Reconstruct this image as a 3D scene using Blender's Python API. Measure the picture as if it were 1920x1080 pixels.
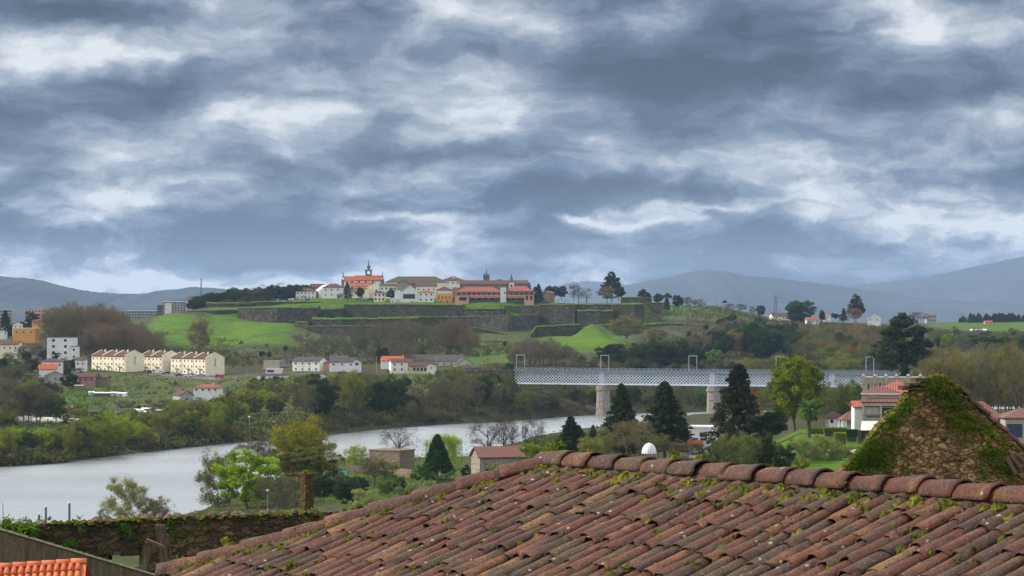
import bpy, math, random
import numpy as np
from mathutils import Vector, Matrix, noise as mnoise

for o in list(bpy.data.objects):
    bpy.data.objects.remove(o, do_unlink=True)
scene = bpy.context.scene
C = scene.collection
PI = math.pi

# ------------------------------------------------------------------ camera
F, CX, HY, H = 5000.0, 960.0, 590.0, 44.6     # focal in photo pixels, principal column, horizon row, eye height over the river
cam_d = bpy.data.cameras.new("camera")
cam = bpy.data.objects.new("camera", cam_d)
C.objects.link(cam)
cam.location = (0, 0, H)
cam.rotation_euler = (PI / 2, 0, 0)
cam_d.sensor_width = 36.0
cam_d.lens = 36.0 * F / 1920.0
cam_d.shift_y = (HY - 540.0) / 1920.0
cam_d.clip_start = 0.5
cam_d.clip_end = 60000
scene.camera = cam

# ------------------------------------------------------------------ light
SUN_EL, SUN_AZ = math.radians(36), math.radians(-84)     # azimuth from +Y, negative is left
SUN_STRENGTH = 4.8
sun_d = bpy.data.lights.new("sun", 'SUN')
sun_d.energy = SUN_STRENGTH
sun_d.angle = math.radians(5)
sun_d.color = (1.0, 0.91, 0.76)
sun = bpy.data.objects.new("sun", sun_d)
C.objects.link(sun)
sd = Vector((math.sin(SUN_AZ) * math.cos(SUN_EL), math.cos(SUN_AZ) * math.cos(SUN_EL), math.sin(SUN_EL)))
sun.rotation_euler = sd.to_track_quat('Z', 'Y').to_euler()

scene.view_settings.view_transform = 'Standard'
scene.view_settings.look = 'None'
scene.view_settings.exposure = 0.2
scene.view_settings.gamma = 1.0
scene.cycles.use_denoising = True
scene.cycles.volume_bounces = 0
scene.cycles.max_bounces = 5
scene.cycles.diffuse_bounces = 2
scene.cycles.transparent_max_bounces = 8
scene.cycles.caustics_reflective = False
scene.cycles.caustics_refractive = False

# ------------------------------------------------------------------ node helper
class NT:
    def __init__(s, nt):
        s.nt = nt
        nt.nodes.clear()
    def n(s, t, **kw):
        nd = s.nt.nodes.new(t)
        for k, v in kw.items():
            if k == 'i':
                for kk, vv in v.items():
                    s.set(nd, kk, vv)
            else:
                setattr(nd, k, v)
        return nd
    def set(s, nd, k, v):
        sock = nd.inputs[k]
        if hasattr(v, 'links') or isinstance(v, bpy.types.NodeSocket):
            s.nt.links.new(v, sock)
        else:
            if sock.type == 'RGBA' and len(v) == 3:
                v = tuple(v) + (1,)
            sock.default_value = v
    def m(s, op, a, b=None, c=None, clamp=False):
        nd = s.n('ShaderNodeMath', operation=op, use_clamp=clamp)
        s.set(nd, 0, a)
        if b is not None: s.set(nd, 1, b)
        if c is not None: s.set(nd, 2, c)
        return nd.outputs[0]
    def v(s, op, a, b=None, c=None):
        nd = s.n('ShaderNodeVectorMath', operation=op)
        s.set(nd, 0, a)
        if b is not None:
            if op == 'SCALE': s.set(nd, 'Scale', b)
            else: s.set(nd, 1, b)
        if c is not None: s.set(nd, 2, c)
        return nd.outputs['Value'] if op in ('DOT_PRODUCT', 'LENGTH') else nd.outputs[0]
    def mix(s, f, a, b, mode='MIX'):
        nd = s.n('ShaderNodeMix', data_type='RGBA', blend_type=mode)
        s.set(nd, 0, f); s.set(nd, 6, a); s.set(nd, 7, b)
        return nd.outputs[2]
    def ramp(s, f, stops, interp='LINEAR'):
        nd = s.n('ShaderNodeValToRGB')
        cr = nd.color_ramp
        cr.interpolation = interp
        while len(cr.elements) < len(stops): cr.elements.new(0.5)
        for e, (p, c) in zip(cr.elements, stops):
            e.position = p
            if not hasattr(c, '__len__'): c = (c, c, c)
            e.color = tuple(c) + (1,)
        s.set(nd, 0, f)
        return nd.outputs[0]
    def noise(s, scale, vec=None, detail=4.0, rough=0.55, dist=0.0):
        nd = s.n('ShaderNodeTexNoise')
        s.set(nd, 'Scale', scale); s.set(nd, 'Detail', detail); s.set(nd, 'Roughness', rough); s.set(nd, 'Distortion', dist)
        if vec is not None: s.set(nd, 'Vector', vec)
        return nd.outputs[0]
    def vor(s, scale, vec=None, feature='F1', out=0, rnd=1.0):
        nd = s.n('ShaderNodeTexVoronoi', feature=feature)
        s.set(nd, 'Scale', scale); s.set(nd, 'Randomness', rnd)
        if vec is not None: s.set(nd, 'Vector', vec)
        return nd.outputs[out]
    def bump(s, h, strength=0.5, dist=0.1):
        nd = s.n('ShaderNodeBump')
        s.set(nd, 'Strength', strength); s.set(nd, 'Distance', dist); s.set(nd, 'Height', h)
        return nd.outputs[0]

# ------------------------------------------------------------------ world: Nishita sky behind a drawn-out cloud deck, by direction
world = bpy.data.worlds.new("World")
scene.world = world
world.use_nodes = True
t = NT(world.node_tree)
g = t.n('ShaderNodeTexCoord').outputs['Generated']
sep = t.n('ShaderNodeSeparateXYZ'); t.set(sep, 0, g)
X, Y, Z = sep.outputs
az = t.m('ARCTAN2', X, Y)
el = t.m('ARCSINE', Z)
u = t.m('MULTIPLY_ADD', az, 50.0, 9.6)
v = t.m('MULTIPLY_ADD', el, -50.0, 5.9)
uv = t.n('ShaderNodeCombineXYZ'); t.set(uv, 0, u); t.set(uv, 1, v)
# wispy deck stretched sideways towards the horizon, warped by a slower field
w1 = t.n('ShaderNodeTexNoise'); t.set(w1, 'Scale', 0.42); t.set(w1, 'Detail', 3.0)
t.set(w1, 'Vector', t.v('MULTIPLY', uv.outputs[0], (1.0, 1.6, 1.0)))
warp = t.v('MULTIPLY', t.v('SUBTRACT', w1.outputs[1], (0.5, 0.5, 0.5)), (2.0, 0.8, 0.0))
w2 = t.n('ShaderNodeTexNoise'); t.set(w2, 'Scale', 2.0); t.set(w2, 'Detail', 4.0); t.set(w2, 'Roughness', 0.6)
t.set(w2, 'Vector', t.v('MULTIPLY', uv.outputs[0], (1.0, 1.7, 1.0)))
warp2 = t.v('MULTIPLY', t.v('SUBTRACT', w2.outputs[1], (0.5, 0.5, 0.5)), (0.6, 0.28, 0.0))
P = t.v('ADD', t.v('ADD', uv.outputs[0], warp), warp2)
# streets of cloud lean: lower to the right
lean = t.n('ShaderNodeMapping'); t.set(lean, 'Vector', P); t.set(lean, 'Rotation', (0, 0, math.radians(-12))); t.set(lean, 'Scale', (0.40, 1.05, 1.0))
f1 = t.noise(0.85, lean.outputs[0], 9.0, 0.53, 0.1)
f2 = t.noise(2.6, lean.outputs[0], 7.0, 0.6, 0.2)
BL = [(0.7, 1.05, 1.4, .45, .46), (1.9, 1.15, .5, .25, .22), (4.0, .85, 1.7, .5, .28), (4.7, 2.2, 1.9, .55, .24), (9.3, 1.85, 1.7, .55, .34),
      (9.0, 2.45, 2.3, .25, .2), (8.3, .3, 1.8, .5, .16), (17.3, .55, .9, .7, .42), (18.8, 2.0, .7, .45, .28), (14.6, 3.2, 2.4, .3, .20),
      (16.9, 3.75, 1.5, .3, .20), (7.4, 4.05, 1.1, .10, .3), (11.1, 4.12, .9, .06, .3), (13.2, 3.9, 1.3, .07, .22), (2.0, 5.25, 2.6, .2, .22), (3.0, 3.1, 2.4, .5, .10),
      (13.9, 1.1, .5, .25, .16), (6.6, 1.0, 1.0, .9, .12), (11.7, 2.9, 1.3, .25, .16),
      (1.6, .3, 2.2, .3, -.34), (3.0, 1.7, .9, .35, -.34), (5.7, .5, 1.6, .5, -.2), (12.1, 1.55, 1.7, .5, -.62), (15.2, 1.4, 2.2, .55, -.48), (8.5, 4.9, 2.5, .12, .14), (13.0, 5.15, 2.0, .15, -.12), (18.2, 4.4, 1.0, .2, .14), (5.2, 5.0, 1.6, .15, -.14), (11.0, .9, .9, .4, -.2),
      (17.9, 1.8, 1.1, .25, -.2), (8.9, 2.85, 2.4, .2, -.32), (11.2, 3.7, 3.6, .22, -.22), (10.5, 4.3, 1.2, .18, -.26), (3.0, 4.7, 3.0, .4, -.16),
      (.4, 2.3, .8, .35, -.2), (6.0, 4.5, 2.0, .25, -.18), (15.0, 4.75, 4.0, .3, -.16), (13.5, .2, 1.6, .2, -.1)]
acc = None
for (bu, bv, su, sv, a) in BL:
    q = t.v('MULTIPLY', t.v('SUBTRACT', P, (bu, bv, 0)), (1 / su, 1 / sv, 0))
    e = t.m('MULTIPLY', t.m('EXPONENT', t.m('MULTIPLY', t.v('DOT_PRODUCT', q, q), -0.8)), a)
    acc = e if acc is None else t.m('ADD', acc, e)
infr = t.m('MULTIPLY', t.m('GREATER_THAN', Y, 0.0), 1.0)
acc = t.m('MULTIPLY', acc, infr)
b = t.m('MULTIPLY_ADD', t.m('SUBTRACT', f1, 0.5), 1.85, 0.49)
b = t.m('MULTIPLY_ADD', t.m('SUBTRACT', f2, 0.5), 0.6, b)
b = t.m('MULTIPLY_ADD', acc, 1.0, b)
hz_ = t.n('ShaderNodeMapRange'); t.set(hz_, 0, v); t.set(hz_, 1, 2.5); t.set(hz_, 2, 5.9); t.set(hz_, 3, 1.0); t.set(hz_, 4, 2.8)
b = t.m('MULTIPLY_ADD', t.m('SUBTRACT', b, 0.48), hz_.outputs[0], 0.46)
pb_ = t.n('ShaderNodeMapRange'); t.set(pb_, 0, v); t.set(pb_, 1, 4.4); t.set(pb_, 2, 5.6); t.set(pb_, 3, 0.0); t.set(pb_, 4, 0.16)
b = t.m('ADD', b, t.m('MULTIPLY', pb_.outputs[0], infr))
# unseen sky above the view is boosted to light the land and river
up = t.n('ShaderNodeMapRange'); up.interpolation_type = 'SMOOTHSTEP'
t.set(up, 0, Z); t.set(up, 1, 0.118); t.set(up, 2, 0.17); t.set(up, 3, 0.0); t.set(up, 4, 0.6)
b = t.m('ADD', b, up.outputs[0])
cloud = t.ramp(b, [(0.0, (.042, .064, .102)), (0.25, (.082, .120, .180)), (0.47, (.170, .220, .300)), (0.70, (.35, .395, .47)), (1.0, (.72, .745, .78))])
cb = t.n('ShaderNodeBackground'); t.set(cb, 'Color', cloud); zen = t.n('ShaderNodeMapRange'); t.set(zen, 0, Z); t.set(zen, 1, 0.4); t.set(zen, 2, 0.8); t.set(zen, 3, 1.0); t.set(zen, 4, 0.48)
bk = t.n('ShaderNodeMapRange'); t.set(bk, 0, Y); t.set(bk, 1, -0.3); t.set(bk, 2, 0.4); t.set(bk, 3, 0.95); t.set(bk, 4, 1.0)
t.set(cb, 'Strength', t.m('MULTIPLY', t.m('MULTIPLY', t.m('MULTIPLY_ADD', up.outputs[0], 2.1, 1.0), zen.outputs[0]), bk.outputs[0]))
sky = t.n('ShaderNodeTexSky', sky_type='NISHITA', sun_disc=False, sun_elevation=SUN_EL, sun_rotation=SUN_AZ)
sb = t.n('ShaderNodeBackground'); t.set(sb, 'Color', sky.outputs[0]); t.set(sb, 'Strength', 0.07)
cover = t.ramp(t.noise(0.5, lean.outputs[0], 5.0), [(0.3, 0.90), (0.7, 0.98)])
mx = t.n('ShaderNodeMixShader'); t.set(mx, 0, cover); t.set(mx, 1, sb.outputs[0]); t.set(mx, 2, cb.outputs[0])
out = t.n('ShaderNodeOutputWorld'); t.set(out, 0, mx.outputs[0])

# ------------------------------------------------------------------ basics
def W(px, py, d):
    return Vector(((px - CX) / F * d, d, H - (py - HY) / F * d))
def WX(px, d): return (px - CX) / F * d
def ZP(py, d): return H - (py - HY) / F * d

def tag(o, label=None, cat=None, group=None, kind=None):
    if label: o['label'] = label
    if cat: o['category'] = cat
    if group: o['group'] = group
    if kind: o['kind'] = kind
    return o

def empty(name, loc, rz=0.0, **kw):
    o = bpy.data.objects.new(name, None)
    C.objects.link(o)
    o.location = loc
    o.rotation_euler = (0, 0, rz)
    o.empty_display_size = 0.5
    return tag(o, **kw)

def np_mesh(name, verts, faces, smooth=False):
    """faces: list of index tuples, or an (n,k) array"""
    me = bpy.data.meshes.new(name)
    verts = np.asarray(verts, dtype=np.float32)
    me.vertices.add(len(verts))
    me.vertices.foreach_set('co', verts.ravel())
    if isinstance(faces, np.ndarray):
        n, k = faces.shape
        tot = np.full(n, k, dtype=np.int32)
        li = faces.astype(np.int32).ravel()
    else:
        tot = np.array([len(f) for f in faces], dtype=np.int32)
        li = np.array([i for f in faces for i in f], dtype=np.int32)
    me.loops.add(len(li))
    me.loops.foreach_set('vertex_index', li)
    me.polygons.add(len(tot))
    st = np.zeros(len(tot), dtype=np.int32)
    if len(tot): st[1:] = np.cumsum(tot)[:-1]
    me.polygons.foreach_set('loop_start', st)
    me.polygons.foreach_set('loop_total', tot)
    me.polygons.foreach_set('use_smooth', np.full(len(tot), bool(smooth)))
    me.update()
    me.validate()
    return me

class MB:
    def __init__(s):
        s.v = []; s.f = []
    def box(s, a, b, M=None):
        x0, y0, z0 = a; x1, y1, z1 = b
        i = len(s.v)
        vs = [(x0, y0, z0), (x1, y0, z0), (x1, y1, z0), (x0, y1, z0), (x0, y0, z1), (x1, y0, z1), (x1, y1, z1), (x0, y1, z1)]
        if M is not None: vs = [tuple(M @ Vector(p)) for p in vs]
        s.v += vs
        s.f += [(i, i + 3, i + 2, i + 1), (i + 4, i + 5, i + 6, i + 7), (i, i + 1, i + 5, i + 4), (i + 1, i + 2, i + 6, i + 5), (i + 2, i + 3, i + 7, i + 6), (i + 3, i, i + 4, i + 7)]
        return s
    def poly(s, *pts):
        i = len(s.v); s.v += [tuple(p) for p in pts]; s.f.append(tuple(range(i, i + len(pts)))); return s
    def prism(s, pts, h, M=None):
        """pts: outline (3-D), h: offset vector"""
        n = len(pts); i = len(s.v); h = Vector(h)
        a = [Vector(p) for p in pts]; b_ = [p + h for p in a]
        vs = a + b_
        if M is not None: vs = [M @ p for p in vs]
        s.v += [tuple(p) for p in vs]
        s.f.append(tuple(range(i + n - 1, i - 1, -1))); s.f.append(tuple(range(i + n, i + 2 * n)))
        for k in range(n):
            k2 = (k + 1) % n
            s.f.append((i + k, i + k2, i + n + k2, i + n + k))
        return s
    def tube(s, p, q, r0, r1=None, n=6, cap=True):
        p = Vector(p); q = Vector(q); r1 = r0 if r1 is None else r1
        ax = (q - p)
        if ax.length < 1e-6: return s
        ax.normalize()
        e = ax.orthogonal().normalized(); g_ = ax.cross(e)
        i = len(s.v)
        for (c, r) in ((p, r0), (q, r1)):
            for k in range(n):
                a = 2 * PI * k / n
                s.v.append(tuple(c + (e * math.cos(a) + g_ * math.sin(a)) * r))
        for k in range(n):
            k2 = (k + 1) % n
            s.f.append((i + k, i + k2, i + n + k2, i + n + k))
        if cap:
            s.f.append(tuple(range(i + n - 1, i - 1, -1))); s.f.append(tuple(range(i + n, i + 2 * n)))
        return s
    def bar(s, p, q, w, th):
        """flat bar p->q: width w in the plane of the girder (vertical), thickness th"""
        p = Vector(p); q = Vector(q); ax = (q - p).normalized()
        hz = Vector((ax.x, ax.y, 0))
        nrm = Vector((-hz.y, hz.x, 0)).normalized() if hz.length > 1e-5 else Vector((0, 1, 0))
        up_ = nrm.cross(ax).normalized()
        i = len(s.v)
        for c in (p, q):
            for (a, b_) in ((-1, -1), (1, -1), (1, 1), (-1, 1)):
                s.v.append(tuple(c + up_ * (a * w / 2) + nrm * (b_ * th / 2)))
        s.f += [(i, i + 1, i + 2, i + 3), (i + 7, i + 6, i + 5, i + 4), (i, i + 4, i + 5, i + 1), (i + 1, i + 5, i + 6, i + 2), (i + 2, i + 6, i + 7, i + 3), (i + 3, i + 7, i + 4, i)]
        return s
    def lathe(s, c, prof, n=12, sx=1, sy=1):
        """prof: list of (r,z)"""
        i = len(s.v)
        for (r, z) in prof:
            for k in range(n):
                a = 2 * PI * k / n
                s.v.append((c[0] + r * sx * math.cos(a), c[1] + r * sy * math.sin(a), c[2] + z))
        for j in range(len(prof) - 1):
            for k in range(n):
                k2 = (k + 1) % n
                s.f.append((i + j * n + k, i + j * n + k2, i + (j + 1) * n + k2, i + (j + 1) * n + k))
        s.f.append(tuple(range(i + n - 1, i - 1, -1)))
        m_ = i + (len(prof) - 1) * n
        s.f.append(tuple(range(m_, m_ + n)))
        return s
    def build(s, name, mat, parent=None, loc=None, rz=0.0, smooth=False, **kw):
        me = np_mesh(name, s.v, s.f, smooth)
        me.materials.append(mat)
        o = bpy.data.objects.new(name, me)
        C.objects.link(o)
        if parent is not None: o.parent = parent
        if loc is not None: o.location = loc
        o.rotation_euler = (0, 0, rz)
        return tag(o, **kw)

def link_mesh(name, me, mat, parent=None, loc=None, **kw):
    if mat is not None and not me.materials: me.materials.append(mat)
    o = bpy.data.objects.new(name, me)
    C.objects.link(o)
    if parent is not None: o.parent = parent
    if loc is not None: o.location = loc
    return tag(o, **kw)

# ------------------------------------------------------------------ materials
def new_mat(name):
    m = bpy.data.materials.new(name)
    m.use_nodes = True
    return m, NT(m.node_tree)

def finish(t, col, rough=0.85, normal=None, spec=0.3, metal=0.0, extra=None):
    p = t.n('ShaderNodeBsdfPrincipled')
    t.set(p, 'Base Color', col); t.set(p, 'Roughness', rough); t.set(p, 'Specular IOR Level', spec); t.set(p, 'Metallic', metal)
    if normal is not None: t.set(p, 'Normal', normal)
    if extra:
        for k, v_ in extra.items(): t.set(p, k, v_)
    o = t.n('ShaderNodeOutputMaterial')
    t.set(o, 0, p.outputs[0])
    return p

def oc(t): return t.n('ShaderNodeTexCoord').outputs['Object']
def geo_pos(t): return t.n('ShaderNodeNewGeometry').outputs['Position']

def plaster(name, col, stain=0.25, scale=0.5, rough=0.9):
    m, t = new_mat(name)
    p = oc(t)
    n1 = t.noise(scale, p, 6, 0.65)
    st = t.v('MULTIPLY', p, (1.2, 1.2, 0.4))
    n2 = t.noise(1.2, st, 5, 0.7)
    c = t.mix(t.ramp(n2, [(0.42, 0.0), (0.75, 1.0)]), col, tuple(x * (1 - stain * 1.6) for x in col))
    c = t.mix(t.ramp(n1, [(0.4, 0.0), (0.7, 1.0)]), c, tuple(x * (1 - stain) * f for x, f in zip(col, (1, .97, .9))))
    finish(t, c, rough, t.bump(n1, 0.15, 0.05))
    return m

def roofmat(name, c1, c2, dirt=(0.05, 0.045, 0.03), damt=0.35, pitch=2.2):
    m, t = new_mat(name)
    p = oc(t)
    n1 = t.noise(0.5, p, 6, 0.6)
    n2 = t.noise(3.5, p, 3, 0.6)
    c = t.mix(t.ramp(n2, [(0.3, 0.0), (0.7, 1.0)]), c1, c2)
    c = t.mix(t.m('MULTIPLY', t.ramp(n1, [(0.45, 0.0), (0.7, 1.0)]), damt), c, dirt)
    wv = t.n('ShaderNodeTexWave', wave_type='BANDS', bands_direction='X')
    t.set(wv, 'Scale', pitch); t.set(wv, 'Distortion', 0.4); t.set(wv, 'Vector', p)
    c = t.mix(t.m('MULTIPLY', t.m('SUBTRACT', 1.0, wv.outputs['Fac']), 0.7), c, tuple(x * .35 for x in c1))
    finish(t, c, 0.9, t.bump(wv.outputs['Fac'], 0.6, 0.1))
    return m

def plain(name, col, rough=0.6, metal=0.0, spec=0.4, var=0.15, scale=2.0):
    m, t = new_mat(name)
    n1 = t.noise(scale, oc(t), 4, 0.6)
    c = t.mix(t.ramp(n1, [(0.35, 0.0), (0.7, 1.0)]), col, tuple(x * (1 - var) for x in col))
    finish(t, c, rough, None, spec, metal)
    return m

def stone(name, c1, c2, mort, scale=2.0, moss=0.3, mosscol=(0.055, 0.075, 0.015), strength=0.6, mscale=0.35, zs=1.5, crev=0.08):
    m, t = new_mat(name)
    p = oc(t)
    pw = t.v('ADD', p, t.v('SCALE', t.v('SUBTRACT', t.n('ShaderNodeTexNoise', i={'Scale': scale * 1.5, 'Vector': p}).outputs[1], (.5, .5, .5)), 0.35 / scale))
    pw = t.v('MULTIPLY', pw, (1, 1, zs))
    ed = t.vor(scale, pw, 'DISTANCE_TO_EDGE', 0)
    idc = t.vor(scale, pw, 'F1', 1)
    s_ = t.n('ShaderNodeSeparateColor'); t.set(s_, 0, idc)
    c = t.mix(s_.outputs[0], c1, c2)
    n2 = t.noise(scale * 4, p, 5, 0.65)
    c = t.mix(t.ramp(n2, [(0.4, 0.0), (0.75, 0.6)]), c, tuple(x * 0.5 for x in c1))
    c = t.mix(t.ramp(ed, [(0.0, 1.0), (crev, 0.0)]), c, mort)
    n3 = t.noise(mscale, p, 7, 0.65)
    c = t.mix(t.ramp(n3, [(0.62 - moss * 0.4, 0.0), (0.68 - moss * 0.3, 0.85)]), c, mosscol)
    n4 = t.noise(mscale * 9, p, 4, 0.7)
    c = t.mix(t.ramp(n4, [(0.66, 0.0), (0.74, 0.5)]), c, (0.33, 0.32, 0.27))
    h = t.m('ADD', t.ramp(ed, [(0.0, 0.0), (crev * 2, 1.0)]), t.m('MULTIPLY', n2, 0.4))
    finish(t, c, 0.95, t.bump(h, strength, 0.3 / scale), 0.15)
    return m

def foliage_mat(name, trans=0.25):
    """object colour carries the kind's leaf colour; clumps and single leaves vary around it"""
    m, t = new_mat(name)
    oi = t.n('ShaderNodeObjectInfo')
    gi = t.n('ShaderNodeNewGeometry')
    rpi = gi.outputs['Random Per Island']
    n1 = t.noise(0.55, oc(t), 2, 0.5)
    c = oi.outputs['Color']
    c = t.v('MULTIPLY', c, (1.6, 1.65, 1.35))
    dark = t.v('MULTIPLY', c, (0.5, 0.55, 0.6))
    lite = t.v('MULTIPLY', c, (1.55, 1.5, 1.2))
    k = t.m('ADD', t.m('MULTIPLY', rpi, 0.55), t.ramp(n1, [(0.3, 0.0), (0.7, 0.45)]))
    c2 = t.mix(k, dark, lite)
    df = t.n('ShaderNodeBsdfDiffuse'); t.set(df, 0, c2)
    tr = t.n('ShaderNodeBsdfTranslucent'); t.set(tr, 0, c2)
    mx = t.n('ShaderNodeMixShader'); t.set(mx, 0, trans); t.set(mx, 1, df.outputs[0]); t.set(mx, 2, tr.outputs[0])
    o = t.n('ShaderNodeOutputMaterial'); t.set(o, 0, mx.outputs[0])
    return m

M = {}
M['leaf'] = foliage_mat('leaf')
M['bark'] = plain('bark', (0.085, 0.07, 0.052), 0.95, var=0.5, scale=1.5)
M['bark_pale'] = plain('bark_pale', (0.16, 0.14, 0.11), 0.95, var=0.5, scale=1.5)
M['white_wall'] = plaster('white_wall', (0.72, 0.72, 0.70), 0.18, 0.3)
M['cream_wall'] = plaster('cream_wall', (0.80, 0.72, 0.54), 0.2, 0.4)
M['beige_wall'] = plaster('beige_wall', (0.52, 0.49, 0.36), 0.25, 0.3)
M['ochre_wall'] = plaster('ochre_wall', (0.72, 0.36, 0.07), 0.15, 0.4)
M['tan_wall'] = stone('tan_wall', (0.27, 0.20, 0.14), (0.2, 0.155, 0.11), (0.12, 0.1, 0.08), 1.2, 0.0)
M['granite'] = stone('granite', (0.36, 0.32, 0.26), (0.27, 0.245, 0.2), (0.15, 0.13, 0.11), 0.9, 0.05, zs=1.8)
M['pier_stone'] = stone('pier_stone', (0.44, 0.39, 0.33), (0.32, 0.285, 0.245), (0.16, 0.14, 0.12), 0.7, 0.05, zs=2.0)
M['castle_wall'] = plaster('castle_wall', (0.41, 0.36, 0.29), 0.28, 0.5)
M['grey_wall'] = plaster('grey_wall', (0.36, 0.36, 0.35), 0.3, 0.4)
M['pink_wall'] = plaster('pink_wall', (0.42, 0.19, 0.20), 0.25, 0.5)
M['salmon_wall'] = plaster('salmon_wall', (0.62, 0.33, 0.24), 0.2, 0.5)
M['red_roof'] = roofmat('red_roof', (0.50, 0.12, 0.045), (0.40, 0.10, 0.04), damt=0.15)
M['orange_roof'] = roofmat('orange_roof', (0.62, 0.15, 0.06), (0.5, 0.12, 0.05), damt=0.1)
M['brown_roof'] = roofmat('brown_roof', (0.17, 0.072, 0.052), (0.12, 0.055, 0.042), damt=0.4)
M['mossy_roof'] = roofmat('mossy_roof', (0.10, 0.09, 0.035), (0.13, 0.08, 0.045), (0.07, 0.085, 0.02), damt=0.8)
M['slate_roof'] = roofmat('slate_roof', (0.105, 0.095, 0.095), (0.08, 0.072, 0.072), damt=0.3)
M['salmon_roof'] = roofmat('salmon_roof', (0.40, 0.13, 0.09), (0.33, 0.11, 0.075), damt=0.15)
M['castle_roof'] = roofmat('castle_roof', (0.24, 0.105, 0.085), (0.17, 0.08, 0.065), damt=0.3, pitch=0.62)
M['castle_red'] = roofmat('castle_red', (0.46, 0.14, 0.10), (0.38, 0.12, 0.085), damt=0.15, pitch=0.62)
M['glass'] = plain('glass', (0.03, 0.035, 0.045), 0.15, spec=0.6)
M['dark'] = plain('dark', (0.025, 0.025, 0.025), 0.8)
M['white_paint'] = plain('white_paint', (0.75, 0.76, 0.76), 0.5, var=0.08)
M['steel'] = plain('steel', (0.62, 0.70, 0.82), 0.5, 0.0, var=0.25, scale=0.8)
M['steel_dark'] = plain('steel_dark', (0.09, 0.10, 0.12), 0.6, 0.2)
M['galv'] = plain('galv', (0.42, 0.47, 0.54), 0.4, 0.4)
M['tower_stone'] = plain('tower_stone', (0.13, 0.115, 0.10), 0.95, var=0.4, scale=1.0)
M['fort_stone'] = stone('fort_stone', (0.12, 0.105, 0.088), (0.040, 0.036, 0.031), (0.016, 0.015, 0.012), 0.55, 0.42, (0.040, 0.045, 0.014), 0.8, 0.07, 1.4)
M['fort_light'] = stone('fort_light', (0.15, 0.135, 0.11), (0.045, 0.041, 0.034), (0.02, 0.018, 0.015), 0.6, 0.34, (0.05, 0.058, 0.018), 0.8, 0.09, 1.4)
M['concrete'] = plaster('concrete', (0.36, 0.35, 0.33), 0.35, 0.6)
M['rust_wood'] = plain('rust_wood', (0.13, 0.085, 0.055), 0.9, var=0.6, scale=3)
M['awning'] = plain('awning', (0.62, 0.60, 0.54), 0.7, var=0.15)
M['blue_door'] = plain('blue_door', (0.02, 0.035, 0.07), 0.5)
M['rubber'] = plain('rubber', (0.015, 0.015, 0.015), 0.9)

# grass used on fort ledges and hedges
m, t = new_mat('grass')
p = geo_pos(t)
n1 = t.noise(0.08, p, 6, 0.6); n2 = t.noise(0.9, p, 5, 0.7)
c = t.mix(t.ramp(n1, [(0.35, 0.0), (0.65, 1.0)]), (0.055, 0.100, 0.008), (0.10, 0.150, 0.012))
c = t.mix(t.ramp(n2, [(0.45, 0.0), (0.7, 0.8)]), c, (0.05, 0.085, 0.014))
finish(t, c, 1.0, t.bump(n2, 0.8, 0.6), 0.1)
M['grass'] = m
m, t = new_mat('moss')
n1 = t.noise(9, oc(t), 5, 0.65)
c = t.ramp(n1, [(0.3, (0.03, 0.036, 0.007)), (0.5, (0.085, 0.095, 0.012)), (0.7, (0.20, 0.19, 0.022))])
finish(t, c, 1.0, t.bump(n1, 1.0, 0.05), 0.1)
M['moss'] = m

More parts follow.
